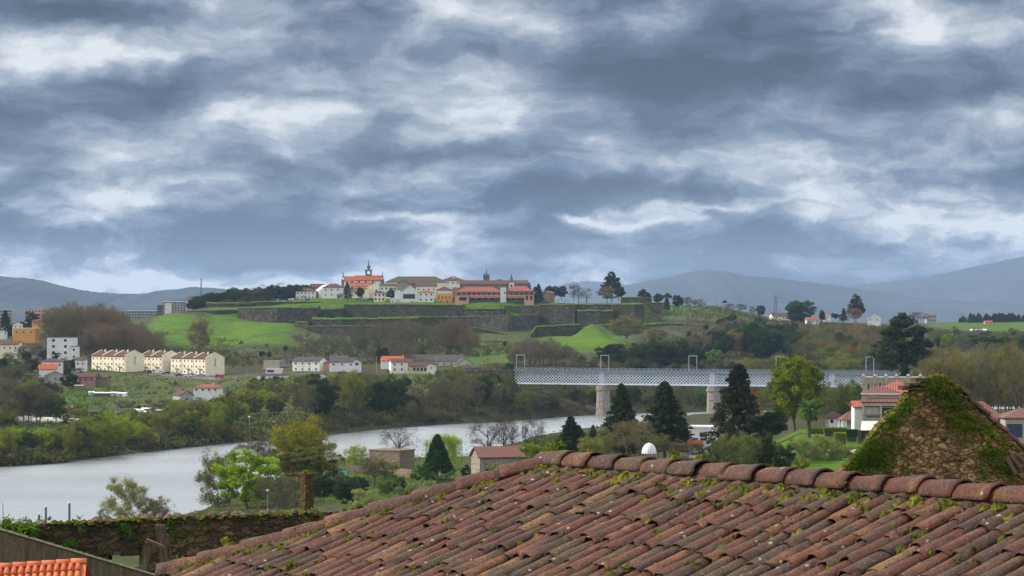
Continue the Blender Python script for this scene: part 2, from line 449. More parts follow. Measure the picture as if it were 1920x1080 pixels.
# ------------------------------------------------------------------ terrain
# per photo column: key points (distance, height) along the line of sight; joined between columns
SH_N = ([-900, 0, 200, 380, 640, 880, 1030, 1200, 1300, 1400, 1500, 1650, 2700], [500, 520, 535, 600, 785, 785, 915, 985, 1065, 1090, 1105, 1120, 1150])
SH_F = ([-900, 0, 110, 200, 270, 350, 425, 520, 612, 722, 840, 915, 1005, 1080, 1205, 1327, 1500, 1700, 2700], [690, 782, 800, 840, 862, 896, 925, 955, 987, 1042, 1088, 1100, 1140, 1174, 1205, 1225, 1245, 1270, 1400])
KC = [-900, 0, 150, 300, 400, 540, 600, 720, 800, 960, 1100, 1200, 1260, 1350, 1450, 1650, 1800, 1920, 2700]
def far_keys(px):
    """(distance, height) beyond the far shore, 10 keys"""
    K = {
        -900: [(30, 3), (250, 4), (500, 6), (650, 14), (800, 20), (1000, 27), (1150, 30), (1500, 34)],
        0:    [(30, 3), (250, 3.5), (520, 6), (670, 14), (820, 20), (1000, 27), (1150, 30), (1500, 35)],
        150:  [(25, 3), (230, 4), (480, 7), (630, 14), (760, 19), (900, 26), (1050, 32), (1400, 36)],
        300:  [(20, 3), (250, 4.3), (400, 6.5), (530, 11.3), (585, 12.8), (720, 22), (960, 42.5), (1050, 44)],
        400:  [(20, 3), (230, 4.3), (380, 7), (505, 10.3), (560, 13), (720, 23), (1000, 43), (1040, 50)],
        540:  [(20, 4), (150, 7), (330, 10), (470, 13), (700, 26), (880, 37.5), (965, 39.5), (990, 51.5)],
        600:  [(20, 4), (130, 7), (330, 11), (450, 13.6), (680, 25), (850, 30.5), (940, 38.5), (962, 52)],
        720:  [(15, 4), (100, 7), (260, 11), (400, 13.8), (620, 25), (790, 30), (882, 38.5), (900, 52.5)],
        800:  [(15, 4), (90, 6.5), (200, 9.5), (350, 13.8), (560, 23), (755, 30), (842, 38.5), (862, 52.5)],
        960:  [(15, 5), (60, 12), (130, 16.5), (290, 18), (500, 24.5), (700, 29.5), (792, 38.5), (812, 53)],
        1100: [(15, 4), (60, 9), (120, 15), (200, 17.6), (530, 24.5), (650, 31), (715, 37), (755, 53)],
        1200: [(12, 3), (50, 8), (110, 13), (200, 18), (500, 27), (645, 33), (690, 37), (735, 53)],
        1260: [(12, 3), (50, 7), (110, 12), (220, 18), (400, 26), (560, 33), (740, 44), (870, 50.5)],
        1350: [(12, 3), (50, 6), (110, 11), (250, 19), (450, 28), (640, 37), (780, 46), (890, 49.5)],
        1450: [(12, 3), (50, 6), (110, 11), (250, 17), (450, 25), (640, 33), (780, 38), (960, 40)],
        1650: [(12, 3), (50, 5), (110, 9), (250, 14), (450, 21), (640, 28), (780, 33), (1030, 36)],
        1800: [(12, 3), (50, 5), (110, 8), (250, 12), (450, 19), (640, 26), (1060, 31.5), (1330, 36.5)],
        1920: [(12, 3), (50, 5), (110, 8), (250, 12), (450, 19), (640, 26), (1060, 31.5), (1330, 37)],
        2700: [(12, 3), (50, 5), (110, 8), (250, 12), (450, 19), (640, 26), (1060, 32), (1330, 38)],
    }
    return K[px]
_KD = np.array([[k[0] for k in far_keys(c_)] for c_ in KC], float)
_KZ = np.array([[k[1] for k in far_keys(c_)] for c_ in KC], float)
NC = [-900, 300, 600, 880, 1000, 1200, 1420, 1500, 2700]
_NZ = {   # heights of the near side at 0, 60, 150, 260, 400, 440, 580 (or shore - 40) m
    -900: [34, 30, 24, 12, 3, 2, 1.0], 300: [34, 30, 24, 12, 3, 2, 1.0], 600: [34, 30, 22, 13, 6.2, 5.6, 4.4], 880: [34, 30, 22, 14, 9, 8.5, 6], 1000: [35, 31, 24, 17, 11, 10, 7],
    1200: [35, 31, 25, 19, 15, 14.5, 10], 1420: [36, 32, 27, 21, 18.5, 18.3, 15], 1500: [36, 32, 27, 22, 19.8, 19.8, 19.6], 2700: [36, 32, 27, 22, 19.8, 19.8, 19.6]}
_NZa = np.array([_NZ[c_] for c_ in NC], float)
_ND = [0, 60, 150, 260, 400, 440, 580]
_cache = {}
def column(px):
    k = round(px)
    if k in _cache: return _cache[k]
    sn = float(np.interp(k, *SH_N)); sf = float(np.interp(k, *SH_F))
    ds = []; zs = []
    for j, d in enumerate(_ND):
        dd = min(d, sn - 8 - (6 - j) * 4) if d > 400 else d
        ds.append(dd); zs.append(float(np.interp(k, NC, _NZa[:, j])))
    ds += [sn - 4, sn + 14, sf - 14, sf]; zs += [zs[-1] * 0.55 if zs[-1] < 12 else 5.0, -3.0, -3.0, 0.35]
    for j in range(8):
        ds.append(sf + float(np.interp(k, KC, _KD[:, j]))); zs.append(float(np.interp(k, KC, _KZ[:, j])))
    zl = zs[-1]; dl = ds[-1]
    ap_ = float(np.interp(k, [500, 560, 850, 900, 1010], [0, 5.0, 4.0, 0.5, 0]))
    ds += [dl + 45]; zs += [zl + ap_]
    ds += [dl + 160, dl + 600, dl + 2500, 9000, 30000]; zs += [zl + ap_ - 1, zl - 14, 24, 18, 0]
    _cache[k] = (np.array(ds), np.array(zs))
    return _cache[k]
def TZ(x, y):
    y = max(y, 2.0)
    px = max(-900, min(2700, CX + F * x / y))
    ds, zs = column(px)
    return float(np.interp(y, ds, zs))
def TP(px, d):
    return Vector((WX(px, d), d, TZ(WX(px, d), d)))

def vnoise(x, y, s, seed=0):
    return mnoise.noise(Vector((x * s, y * s, seed * 13.7)))

def cellhash(ix, iy, seed):
    h = (ix.astype(np.int64) * 374761393 + iy.astype(np.int64) * 668265263 + seed * 1442695040888963407 % 2147483647) & 0x7fffffff
    h = ((h ^ (h >> 13)) * 1274126177) & 0x7fffffff
    return ((h ^ (h >> 16)) & 0xffff) / 65535.0
def npnoise(x, y, scale, seed=0, octaves=3):
    tot = np.zeros_like(x); amp = 1.0; nrm = 0
    for o_ in range(octaves):
        xs = x * scale * 2 ** o_; ys = y * scale * 2 ** o_
        ix = np.floor(xs); iy = np.floor(ys); fx = xs - ix; fy = ys - iy
        fx = fx * fx * (3 - 2 * fx); fy = fy * fy * (3 - 2 * fy)
        a = cellhash(ix, iy, seed + o_); b_ = cellhash(ix + 1, iy, seed + o_); c_ = cellhash(ix, iy + 1, seed + o_); d_ = cellhash(ix + 1, iy + 1, seed + o_)
        tot += amp * ((a * (1 - fx) + b_ * fx) * (1 - fy) + (c_ * (1 - fx) + d_ * fx) * fy - 0.5)
        nrm += amp; amp *= 0.5
    return tot / nrm

cols = np.concatenate([np.arange(-900, -60, 60), np.arange(-60, 1990, 10), np.arange(1990, 2701, 60)]).astype(float)
rows = np.concatenate([np.arange(2, 100, 7), np.arange(100, 400, 12), np.arange(400, 700, 8), np.arange(700, 2300, 6), np.arange(2300, 2900, 20), np.array([2960, 3100, 3300, 3700, 4300, 5200, 6500, 9000, 12000, 16000, 20000, 21500])]).astype(float)
cp, rd = np.meshgrid(cols, rows)
gz = np.zeros_like(cp)
for j, c_ in enumerate(cols):
    ds, zs = column(c_)
    gz[:, j] = np.interp(rows, ds, zs)
gx = (cp - CX) / F * rd
amp = np.clip((gz - 1.0) / 6.0, 0, 1) * np.where(rd > 4000, 0.0, 1.0)
gz = gz + amp * npnoise(gx, rd, 0.03, 5, 3) * np.where(rd > 1100, 2.4, 1.2)
# the pyramid of turf before the fort, and the two folds of the green glacis
def bumpg(px, d, sp, sdd, h):
    global gz
    r = np.maximum(np.abs((cp - px) / sp), np.abs((rd - d) / sdd) * 0.8)
    gz = gz + h * np.clip(1 - r, 0, 1)
bumpg(1110, 1800, 36, 65, 9.0)
bumpg(495, 1740, 60, 130, 4.0)
bumpg(350, 1800, 45, 120, 3.5)
verts = np.stack([gx.ravel(), rd.ravel(), gz.ravel()], 1)
nr, nc = cp.shape
ii = np.arange(nr * nc).reshape(nr, nc)
quads = np.stack([ii[:-1, :-1].ravel(), ii[:-1, 1:].ravel(), ii[1:, 1:].ravel(), ii[1:, :-1].ravel()], 1)
me = np_mesh('ground', verts, quads, True)
# what grows where: woodland floor, rough pasture or mown turf
WOOD = np.array([0.050, 0.050, 0.022]); ROUGH = np.array([0.070, 0.090, 0.024]); TURF = np.array([0.072, 0.148, 0.005]); DARKT = np.array([0.050, 0.070, 0.020])
colr = np.tile(WOOD, (nr * nc, 1)).reshape(nr, nc, 3)
def zone(p0, p1, d0, d1, c_, soft=14, soft_d=14):
    wob = npnoise(gx, rd, 0.02, 9, 3) * 30
    a = np.clip((cp - p0 + wob) / soft, 0, 1) * np.clip((p1 - cp + wob) / soft, 0, 1) * np.clip((rd - d0 + wob) / soft_d, 0, 1) * np.clip((d1 - rd + wob) / soft_d, 0, 1)
    global colr
    colr = colr * (1 - a[..., None]) + c_ * a[..., None]
zone(-900, 2700, 0, 590, ROUGH * 0.8)
zone(560, 1000, 590, 800, ROUGH)
zone(600, 780, 560, 735, TURF * 0.7)
zone(1440, 1640, 400, 610, TURF * 1.0)
zone(100, 620, 930, 1450, ROUGH)
zone(110, 210, 1150, 1420, TURF * 0.8)
zone(230, 470, 1350, 1432, ROUGH * 1.1, 14, 6)
zone(180, 1200, 1560, 1900, DARKT * 1.15)
zone(150, 420, 1560, 1700, TURF * 0.6)
zone(278, 560, 1640, 1900, TURF)
zone(735, 835, 1280, 1430, TURF * 0.6)
zone(855, 970, 1440, 1700, TURF * 0.8)
zone(985, 1150, 1560, 1800, TURF * 0.75)
zone(900, 1000, 1690, 1800, DARKT)
zone(1020, 1170, 1660, 1890, TURF)
zone(380, 1230, 1880, 2150, TURF * 0.9)
zone(1215, 1440, 1980, 2160, TURF * 0.85)
zone(1215, 1360, 1900, 2000, DARKT * 1.3)
zone(1735, 2100, 2290, 2640, TURF * 0.9)
zone(-900, 60, 1500, 1800, ROUGH)
ca = me.color_attributes.new('cover', 'FLOAT_COLOR', 'POINT')
ca.data.foreach_set('color', np.concatenate([colr.reshape(-1, 3), np.ones((nr * nc, 1))], 1).astype(np.float32).ravel())
m, t = new_mat('ground')
at = t.n('ShaderNodeAttribute', attribute_name='cover')
p = geo_pos(t)
n1 = t.noise(0.05, p, 8, 0.7); n2 = t.noise(0.6, p, 5, 0.7)
c = t.v('MULTIPLY', at.outputs[0], t.ramp(n1, [(0.3, (0.45, 0.5, 0.5)), (0.5, (1, 1, 1)), (0.70, (1.5, 1.25, 1.2))]))
c = t.v('MULTIPLY', c, t.ramp(n2, [(0.3, 0.45), (0.6, 1.15)]))
n3 = t.noise(0.018, p, 7, 0.7)
c = t.mix(t.ramp(n3, [(0.50, 0.0), (0.62, 0.75)]), c, (0.080, 0.078, 0.026))
c = t.mix(t.ramp(t.noise(0.16, p, 4, 0.7), [(0.60, 0.0), (0.68, 0.6)]), c, (0.035, 0.045, 0.016))
finish(t, c, 1.0, t.bump(n2, 0.9, 0.8), 0.1)
M['ground'] = m
link_mesh('ground', me, m, label='grassy river valley rising to the fortress hill', kind='structure')

# ------------------------------------------------------------------ river
m, t = new_mat('river_water')
p = geo_pos(t)
pa = t.v('MULTIPLY', p, (0.35, 1.0, 1.0))
n1 = t.noise(0.9, pa, 5, 0.7); n2 = t.noise(0.05, pa, 5, 0.6)
n3 = t.noise(0.012, t.v('MULTIPLY', p, (0.35, 1.0, 1.0)), 4, 0.6)
hh = t.m('ADD', n1, t.m('MULTIPLY', n2, 1.5))
rough = t.ramp(n3, [(0.35, 0.20), (0.65, 0.34)])
finish(t, (0.16, 0.18, 0.19), rough, t.bump(hh, 1.0, 0.35), 1.0)
M['water'] = m
mb = MB()
mb.poly((-1500, 380, 0), (1500, 380, 0), (1500, 1500, 0), (-1500, 1500, 0))
mb.build('river', m, label='wide pale river under the cloudy sky', kind='structure')

# ------------------------------------------------------------------ mountains
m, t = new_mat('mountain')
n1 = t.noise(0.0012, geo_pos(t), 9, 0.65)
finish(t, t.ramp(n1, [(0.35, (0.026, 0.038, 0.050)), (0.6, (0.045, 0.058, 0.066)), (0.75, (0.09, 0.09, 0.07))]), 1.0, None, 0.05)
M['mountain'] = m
def ridge(label, pts, d, depth, seed):
    xs = np.arange(pts[0][0], pts[-1][0], 4.0)
    py = np.interp(xs, [p_[0] for p_ in pts], [p_[1] for p_ in pts])
    py = py + npnoise(xs, np.full_like(xs, seed), 0.045, seed, 4) * 4.0 + npnoise(xs, np.full_like(xs, seed + 3), 0.35, seed, 2) * 2.4
    prof = [(-1, 0), (-0.8, .12), (-.55, .42), (-.3, .72), (-.12, .93), (0, 1), (.3, .7), (1, 0)]
    vs = []
    for (f, h) in prof:
        for x_, y_ in zip(xs, py):
            dd = d
            top = ZP(y_, d)
            wob = (vnoise(x_, f * 40, 0.012, seed) + 0.5 * vnoise(x_, f * 60, 0.04, seed)) * 0.30 * (1 - abs(2 * h - 1)) * (top if f < 0 else 0)
            vs.append(((x_ - CX) / F * dd, d + f * depth, 5 + (top - 5) * h + wob))
    n_ = len(xs)
    ii = np.arange(len(prof) * n_).reshape(len(prof), n_)
    q = np.stack([ii[:-1, :-1].ravel(), ii[:-1, 1:].ravel(), ii[1:, 1:].ravel(), ii[1:, :-1].ravel()], 1)
    link_mesh('mountain', np_mesh('mountain', vs, q, True), M['mountain'], label=label, kind='structure')
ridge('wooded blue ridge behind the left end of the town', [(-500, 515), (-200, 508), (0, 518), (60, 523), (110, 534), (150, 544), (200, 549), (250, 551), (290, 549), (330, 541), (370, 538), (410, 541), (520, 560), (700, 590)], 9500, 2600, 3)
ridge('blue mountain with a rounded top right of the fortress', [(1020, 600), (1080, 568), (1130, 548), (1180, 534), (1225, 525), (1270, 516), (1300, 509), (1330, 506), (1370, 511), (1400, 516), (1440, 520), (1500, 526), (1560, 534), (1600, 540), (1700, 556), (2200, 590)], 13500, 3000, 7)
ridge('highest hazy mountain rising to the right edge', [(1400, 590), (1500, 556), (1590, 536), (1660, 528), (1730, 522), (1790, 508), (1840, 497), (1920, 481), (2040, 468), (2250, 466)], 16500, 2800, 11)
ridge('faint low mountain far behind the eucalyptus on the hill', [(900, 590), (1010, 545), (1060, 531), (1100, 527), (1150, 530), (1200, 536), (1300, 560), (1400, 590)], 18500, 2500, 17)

# ------------------------------------------------------------------ haze
mb = MB()
HT = 500
mb.box((-6500, -30, -5), (6500, 22000, HT))
m = bpy.data.materials.new('haze_air'); m.use_nodes = True
t = NT(m.node_tree)
pv = t.n('ShaderNodeVolumePrincipled'); t.set(pv, 'Color', (0.46, 0.66, 0.98)); t.set(pv, 'Density', 0.000034); t.set(pv, 'Anisotropy', 0.0)
o_ = t.n('ShaderNodeOutputMaterial'); t.set(o_, 'Volume', pv.outputs[0])
mb.build('haze', m, label='pale blue air over the valley', kind='stuff')


# ================================================================== FOREGROUND: the old tiled roof
rng = random.Random(4)
m, t = new_mat('old_tiles')
gi = t.n('ShaderNodeNewGeometry'); rpi = gi.outputs['Random Per Island']; p = geo_pos(t)
c = t.ramp(rpi, [(0.0, (0.200, 0.058, 0.034)), (0.16, (0.250, 0.080, 0.045)), (0.30, (0.130, 0.050, 0.033)), (0.44, (0.215, 0.066, 0.046)), (0.56, (0.170, 0.084, 0.046)),
                 (0.68, (0.220, 0.056, 0.038)), (0.80, (0.32, 0.120, 0.052)), (0.88, (0.15, 0.090, 0.052)), (0.96, (0.40, 0.24, 0.10))], 'CONSTANT')
c = t.v('MULTIPLY', c, (0.66, 0.58, 0.50))
off = t.v('ADD', p, t.n('ShaderNodeCombineXYZ', i={0: t.m('MULTIPLY', rpi, 37.0)}).outputs[0])
n1 = t.noise(5.0, off, 6, 0.68); n2 = t.noise(26.0, off, 6, 0.72); n3 = t.noise(2.2, off, 5, 0.6); n5 = t.noise(60.0, off, 4, 0.75)
c = t.mix(t.ramp(n1, [(0.47, 0.0), (0.62, 0.85)]), c, (0.046, 0.028, 0.020))
c = t.mix(t.ramp(n2, [(0.55, 0.0), (0.66, 0.75)]), c, (0.23, 0.155, 0.09))
c = t.mix(t.ramp(n3, [(0.56, 0.0), (0.66, 0.7)]), c, (0.30, 0.13, 0.05))
c = t.mix(t.ramp(n5, [(0.40, 0.85), (0.54, 0.0)]), c, (0.022, 0.016, 0.014))
lv = t.vor(9.0, off, 'F1', 0)
lw = t.vor(9.0, off, 'F1', 1)
ls = t.n('ShaderNodeSeparateColor'); t.set(ls, 0, lw)
lic = t.m('MULTIPLY', t.m('LESS_THAN', t.m('ADD', lv, t.m('MULTIPLY', n2, 0.25)), 0.27), t.m('GREATER_THAN', ls.outputs[0], 0.62))
c = t.mix(t.m('MULTIPLY', lic, 0.75), c, t.mix(ls.outputs[1], (0.50, 0.47, 0.40), (0.36, 0.33, 0.19)))
l2 = t.vor(34.0, off, 'F1', 0)
c = t.mix(t.m('MULTIPLY', t.m('LESS_THAN', l2, 0.14), t.ramp(n1, [(0.45, 0.0), (0.62, 0.6)])), c, (0.45, 0.42, 0.36))
ms = t.noise(1.5, p, 5, 0.65)
c = t.mix(t.m('MULTIPLY', t.ramp(ms, [(0.60, 0.0), (0.68, 1.0)]), t.ramp(n2, [(0.45, 0.0), (0.6, 1.0)])), c, (0.10, 0.10, 0.02))
hh = t.m('ADD', t.m('ADD', n2, t.m('MULTIPLY', n1, 1.2)), t.m('MULTIPLY', n5, 0.5))
finish(t, c, 0.72, t.bump(hh, 1.0, 0.025), 0.4)
M['tiles'] = m

# roof frame: A is the peak where ridge and hip meet, r runs along the ridge to the right (nearer), dn runs down the slope
A = Vector((0.426, 26.6, H - 1.58))
r_ = Vector((0.551, -0.834, 0)).normalized()
dh = Vector((-0.834, -0.551, 0)).normalized()
TAN = 0.41
TH = math.atan(TAN)
nrm_main = (Vector((0, 0, 1)) * math.cos(TH) + dh * math.sin(TH)).normalized()

def tile_geo(mb, org, axis, side, up_, L, r0, r1, th=0.016, span=PI, nseg=10, nl=5, concave=False, jit=0.004, rn=rng, flat=0.92):
    """half-round tile: axis points down the slope from org; r0 upper radius, r1 lower radius; one closed shell"""
    i0 = len(mb.v)
    sgn = -1 if concave else 1
    ph = rn.random() * 50
    chip = [max(0.0, rn.gauss(-0.006, 0.012)) for _ in range(nseg + 1)]
    for shell in (0, 1):
        for a in range(nl + 1):
            f = a / nl
            R = (r0 + (r1 - r0) * f) - (th if shell else 0)
            for k in range(nseg + 1):
                an = PI / 2 + (k / nseg - 0.5) * span
                w = mnoise.noise(Vector((k * 0.5 + ph, a * 0.8, ph))) * jit * 2
                l = L * f - (chip[k] if a == nl else 0)
                pt = org + axis * l + side * (math.cos(an) * (R + w)) + up_ * (sgn * math.sin(an) * (R * flat + w))
                mb.v.append(tuple(pt))
    n_ = nseg + 1; S = (nl + 1) * n_
    def id_(s, a, k): return i0 + s * S + a * n_ + k
    for a in range(nl):
        for k in range(nseg):
            mb.f.append((id_(0, a, k), id_(0, a + 1, k), id_(0, a + 1, k + 1), id_(0, a, k + 1)))
            mb.f.append((id_(1, a, k), id_(1, a, k + 1), id_(1, a + 1, k + 1), id_(1, a + 1, k)))
    for k in range(nseg):
        mb.f.append((id_(0, nl, k), id_(1, nl, k), id_(1, nl, k + 1), id_(0, nl, k + 1)))
        mb.f.append((id_(0, 0, k), id_(0, 0, k + 1), id_(1, 0, k + 1), id_(1, 0, k)))
    for a in range(nl):
        mb.f.append((id_(0, a, 0), id_(1, a, 0), id_(1, a + 1, 0), id_(0, a + 1, 0)))
        mb.f.append((id_(0, a, nseg), id_(0, a + 1, nseg), id_(1, a + 1, nseg), id_(1, a, nseg)))

roof_root = empty('tiled_house', (A.x, A.y, A.z - 5.5), label='old house below the camera, its weathered moss-flecked tile roof filling the lower right', cat='house')
RI = Vector((-A.x, -A.y, -(A.z - 5.5)))
M['trough_shade'] = plain('trough_shade', (0.050, 0.030, 0.020), 0.95, var=0.6, scale=9)  # shade of the roof gaps painted in: troughs coloured darker than the cover tiles
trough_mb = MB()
def lay_face(mb, along, down, smin, smax, tmax, hipfun, seed, pitch=0.195, expo=0.445):
    rn = random.Random(seed)
    slope = (down * math.cos(TH) - Vector((0, 0, 1)) * math.sin(TH)).normalized()
    nrm = (Vector((0, 0, 1)) * math.cos(TH) + down * math.sin(TH)).normalized()
    side = along
    s = smin
    k = 0
    Lmax = tmax / math.cos(TH)
    while s < smax:
        sc = s + rn.uniform(-0.012, 0.012)
        t0 = hipfun(sc) / math.cos(TH)
        # trough tiles
        l = Lmax - rn.uniform(0.0, 0.05)
        while l > t0 + 0.05:
            o_ = A + RI + along * (sc + pitch / 2) + slope * max(l - 0.52, t0 - 0.1) + nrm * (0.050 + rn.uniform(-.004, .004))
            ax = (slope + nrm * 0.02 + side * rn.uniform(-.02, .02)).normalized()
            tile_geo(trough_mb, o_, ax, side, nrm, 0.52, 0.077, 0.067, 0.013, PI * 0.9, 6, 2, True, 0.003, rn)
            l -= 0.43
        # cover tiles, laid from the eave upwards so each laps the one below
        l = Lmax + rn.uniform(-0.02, 0.10)
        lift = 0.0
        while l > t0 + 0.12:
            L = rn.choice((0.53, 0.54, 0.55, 0.56))
            top = max(l - L, t0 - 0.12)
            yaw = rn.gauss(0, 0.03); tilt = 0.034 + rn.gauss(0, 0.010)
            if rn.random() < 0.05: yaw += rn.choice((-1, 1)) * rn.uniform(.06, .13)
            ax = (slope + nrm * tilt + side * yaw).normalized()
            up_ = (nrm - slope * tilt + side * rn.gauss(0, 0.05)).normalized()
            sd2 = ax.cross(up_); sd2 = sd2 if sd2.dot(side) > 0 else -sd2
            o_ = A + RI + along * (sc + rn.gauss(0, 0.006)) + slope * top + nrm * (0.062 + rn.uniform(-.003, .006))
            ro = rn.uniform(0.084, 0.093)
            tile_geo(mb, o_, ax, sd2, up_, l - top, ro - 0.014, ro + 0.004, 0.016, PI * 0.98, 10, 5, False, 0.005, rn, 0.76)
            l -= expo + rn.gauss(0, 0.022) * (1 if rn.random() > .12 else 3)
        s += pitch; k += 1
EAVE = 2.92
mb = MB()
lay_face(mb, r_, dh, -EAVE + 0.02, 9.4, EAVE, lambda s: max(0.0, -s), 12)
roof = mb.build('roof', M['tiles'], roof_root, smooth=False)
for pl in roof.data.polygons: pl.use_smooth = True
# the slopes on the far side of ridge and hip
mb = MB()
lay_face(mb, r_, -dh, -EAVE + 0.2, 9.4, EAVE, lambda s: max(0.0, -s), 31, 0.195, 0.45)
lay_face(mb, -dh, -r_, -EAVE + 0.1, EAVE - 0.1, EAVE, lambda s: abs(s) , 33, 0.195, 0.45)
o = mb.build('rear_roof', M['tiles'], roof_root)
for pl in o.data.polygons: pl.use_smooth = True
o = trough_mb.build('trough_tiles', M['trough_shade'], roof_root)
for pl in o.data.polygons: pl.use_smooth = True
# boards under the tiles and the walls of the house
mb = MB()
zz = Vector((0, 0, 1))
def rp(s, t_): return A + RI + r_ * s + dh * t_ - zz * (abs(t_) * TAN + 0.03)
def rq(q, n_): return A + RI - r_ * q + dh * n_ - zz * (q * TAN + 0.03)
mb.poly(rp(0, 0), rp(-EAVE, EAVE), rp(9.4, EAVE), rp(9.4, 0))
mb.poly(rp(0, 0), rp(9.4, 0), rp(9.4, -EAVE), rp(-EAVE, -EAVE))
mb.poly(rp(0, 0), rp(-EAVE, -EAVE), rp(-EAVE, EAVE))
mb.build('roof_boards', M['rust_wood'], roof_root)
mb = MB()
e = EAVE - 0.25
ze = Vector((0, 0, -e * TAN - 0.12))
base_pts = [A + RI + r_ * s_ + dh * t_ + ze for s_, t_ in ((-e, -e), (-e, e), (9.3, e), (9.3, -e))]
mb.prism(base_pts, (0, 0, -7))
mb.build('wall', M['granite'], roof_root)

# ridge and hip caps
mb = MB()
def caps(p0, p1, r0, expo, seed, upv=zz, rev=False):
    rn = random.Random(seed)
    L = (p1 - p0).length; ax0 = (p1 - p0).normalized()
    n_ = int(L / expo)
    for k in range(n_):
        f = k * expo
        side0 = ax0.cross(upv).normalized()
        ax = (ax0 + upv * rn.gauss(0.03, 0.008) + side0 * rn.gauss(0, 0.02)).normalized()
        s_ = ax.cross(upv).normalized(); up_ = s_.cross(ax).normalized()
        R = r0 * rn.uniform(0.96, 1.05)
        tile_geo(mb, p0 + ax0 * f - upv * 0.035 + side0 * rn.gauss(0, .008), ax, s_, up_, expo + 0.075, R * 0.86, R * 1.04, 0.02, PI * 1.02, 14, 6, False, 0.006, rn)
top0 = A + RI + zz * 0.125
# ridge: the wide mouth of each cap looks right, lapping the next one
caps(top0 - r_ * 0.2, top0 + r_ * 9.3, 0.143, 0.43, 5)
hd = (dh - r_) * 1.0
caps(top0 + zz * 0.0, A + RI + (dh - r_) * EAVE - zz * (EAVE * TAN) + zz * 0.105, 0.130, 0.47, 6)
caps(top0, A + RI + (-dh - r_) * EAVE - zz * (EAVE * TAN) + zz * 0.105, 0.130, 0.47, 8)
# mortar bed below the caps
o = mb.build('ridge_tiles', M['tiles'], roof_root)
for pl in o.data.polygons: pl.use_smooth = True
m, t = new_mat('mortar')
n1 = t.noise(6, oc(t), 6, 0.7); n2 = t.noise(1.6, oc(t), 4, 0.6)
c = t.ramp(n1, [(0.3, (0.03, 0.026, 0.02)), (0.6, (0.10, 0.085, 0.065)), (0.75, (0.2, 0.17, 0.13))])
c = t.mix(t.ramp(n2, [(0.5, 0.0), (0.6, 0.9)]), c, (0.08, 0.09, 0.015))
finish(t, c, 1.0, t.bump(n1, 1.0, 0.05), 0.1)
M['mortar'] = m
mb = MB()
def bed(p0, p1, w, seed, upv=zz):
    L = (p1 - p0).length; ax = (p1 - p0).normalized(); sd_ = ax.cross(upv).normalized()
    n_ = int(L / 0.06)
    base = len(mb.v)
    for k in range(n_ + 1):
        c_ = p0 + ax * (L * k / n_)
        for j in range(7):
            a = PI * j / 6
            rr = w * (1 + 0.28 * mnoise.noise(Vector((k * 0.35, j * 0.6, seed))))
            mb.v.append(tuple(c_ + sd_ * math.cos(a) * rr + upv * math.sin(a) * rr * 0.75))
    for k in range(n_):
        for j in range(6):
            mb.f.append((base + k * 7 + j, base + (k + 1) * 7 + j, base + (k + 1) * 7 + j + 1, base + k * 7 + j + 1))
bed(A + RI + r_ * 9.3 + zz * 0.045, A + RI + zz * 0.045, 0.128, 1)
bed(A + RI + zz * 0.04, A + RI + (dh - r_) * EAVE - zz * (EAVE * TAN) + zz * 0.03, 0.12, 2)
mb.build('mortar_bed', M['mortar'], roof_root, smooth=True)

# moss cushions, lichens and small ferns growing on the roof
def lump(mb, c_, rx, rz_, seed, n=9, mrows=5, nrm=zz):
    e_ = nrm.orthogonal().normalized(); g_ = nrm.cross(e_)
    base = len(mb.v)
    for a in range(mrows + 1):
        th_ = PI / 2 * a / mrows
        for k in range(n):
            ph = 2 * PI * k / n
            q = 1 + 0.45 * mnoise.noise(Vector((math.cos(ph) * 1.5 + seed, math.sin(ph) * 1.5, a * 0.6)))
            mb.v.append(tuple(c_ + (e_ * math.cos(ph) + g_ * math.sin(ph)) * rx * math.cos(th_) * q + nrm * rz_ * math.sin(th_) * q))
    for a in range(mrows):
        for k in range(n):
            k2 = (k + 1) % n
            mb.f.append((base + a * n + k, base + a * n + k2, base + (a + 1) * n + k2, base + (a + 1) * n + k))
def blades(mb, c_, n, L, w, rn, droop=0.5, up_bias=0.8):
    for _ in range(n):
        a = rn.uniform(0, 2 * PI); l = L * rn.uniform(0.5, 1.1)
        d = Vector((math.cos(a), math.sin(a), rn.uniform(0.2, 1.6) * up_bias)).normalized()
        s_ = d.cross(zz).normalized() * w * rn.uniform(.7, 1.3)
        p0 = c_ + Vector((rn.gauss(0, w), rn.gauss(0, w), 0)); p1 = p0 + d * l * 0.55; p2 = p1 + (d + Vector((0, 0, -droop))).normalized() * l * 0.45
        i = len(mb.v)
        mb.v += [tuple(p0 - s_ * .4), tuple(p0 + s_ * .4), tuple(p1 + s_), tuple(p1 - s_), tuple(p2)]
        mb.f += [(i, i + 1, i + 2, i + 3), (i + 3, i + 2, i + 4)]
def leafpatch(mb, pts, n, spread, size, rn, flat=0.0, nrm=None):
    for _ in range(n):
        c_ = rn.choice(pts) + Vector((rn.gauss(0, spread), rn.gauss(0, spread), rn.gauss(0, spread)))
        a = Vector((rn.gauss(0, 1), rn.gauss(0, 1), rn.gauss(0, 1))).normalized()
        b_ = a.orthogonal().normalized(); s_ = size * rn.uniform(0.5, 1.3)
        c2 = a.cross(b_) * 0.7
        i = len(mb.v)
        mb.v += [tuple(c_ - b_ * s_), tuple(c_ + c2 * s_ * .6), tuple(c_ + b_ * s_), tuple(c_ - c2 * s_ * .6)]
        mb.f.append((i, i + 1, i + 2, i + 3))
def on_roof(px, py):
    """point of the main roof face seen at a photo pixel"""
    dirv = Vector(((px - CX) / F, 1, -(py - HY) / F))
    nm = nrm_main; p0 = A + zz * 0.10
    o0 = Vector((0, 0, H))
    tt = (p0 - o0).dot(nm) / dirv.dot(nm)
    return o0 + dirv * tt
rn = random.Random(77)
mb = MB()
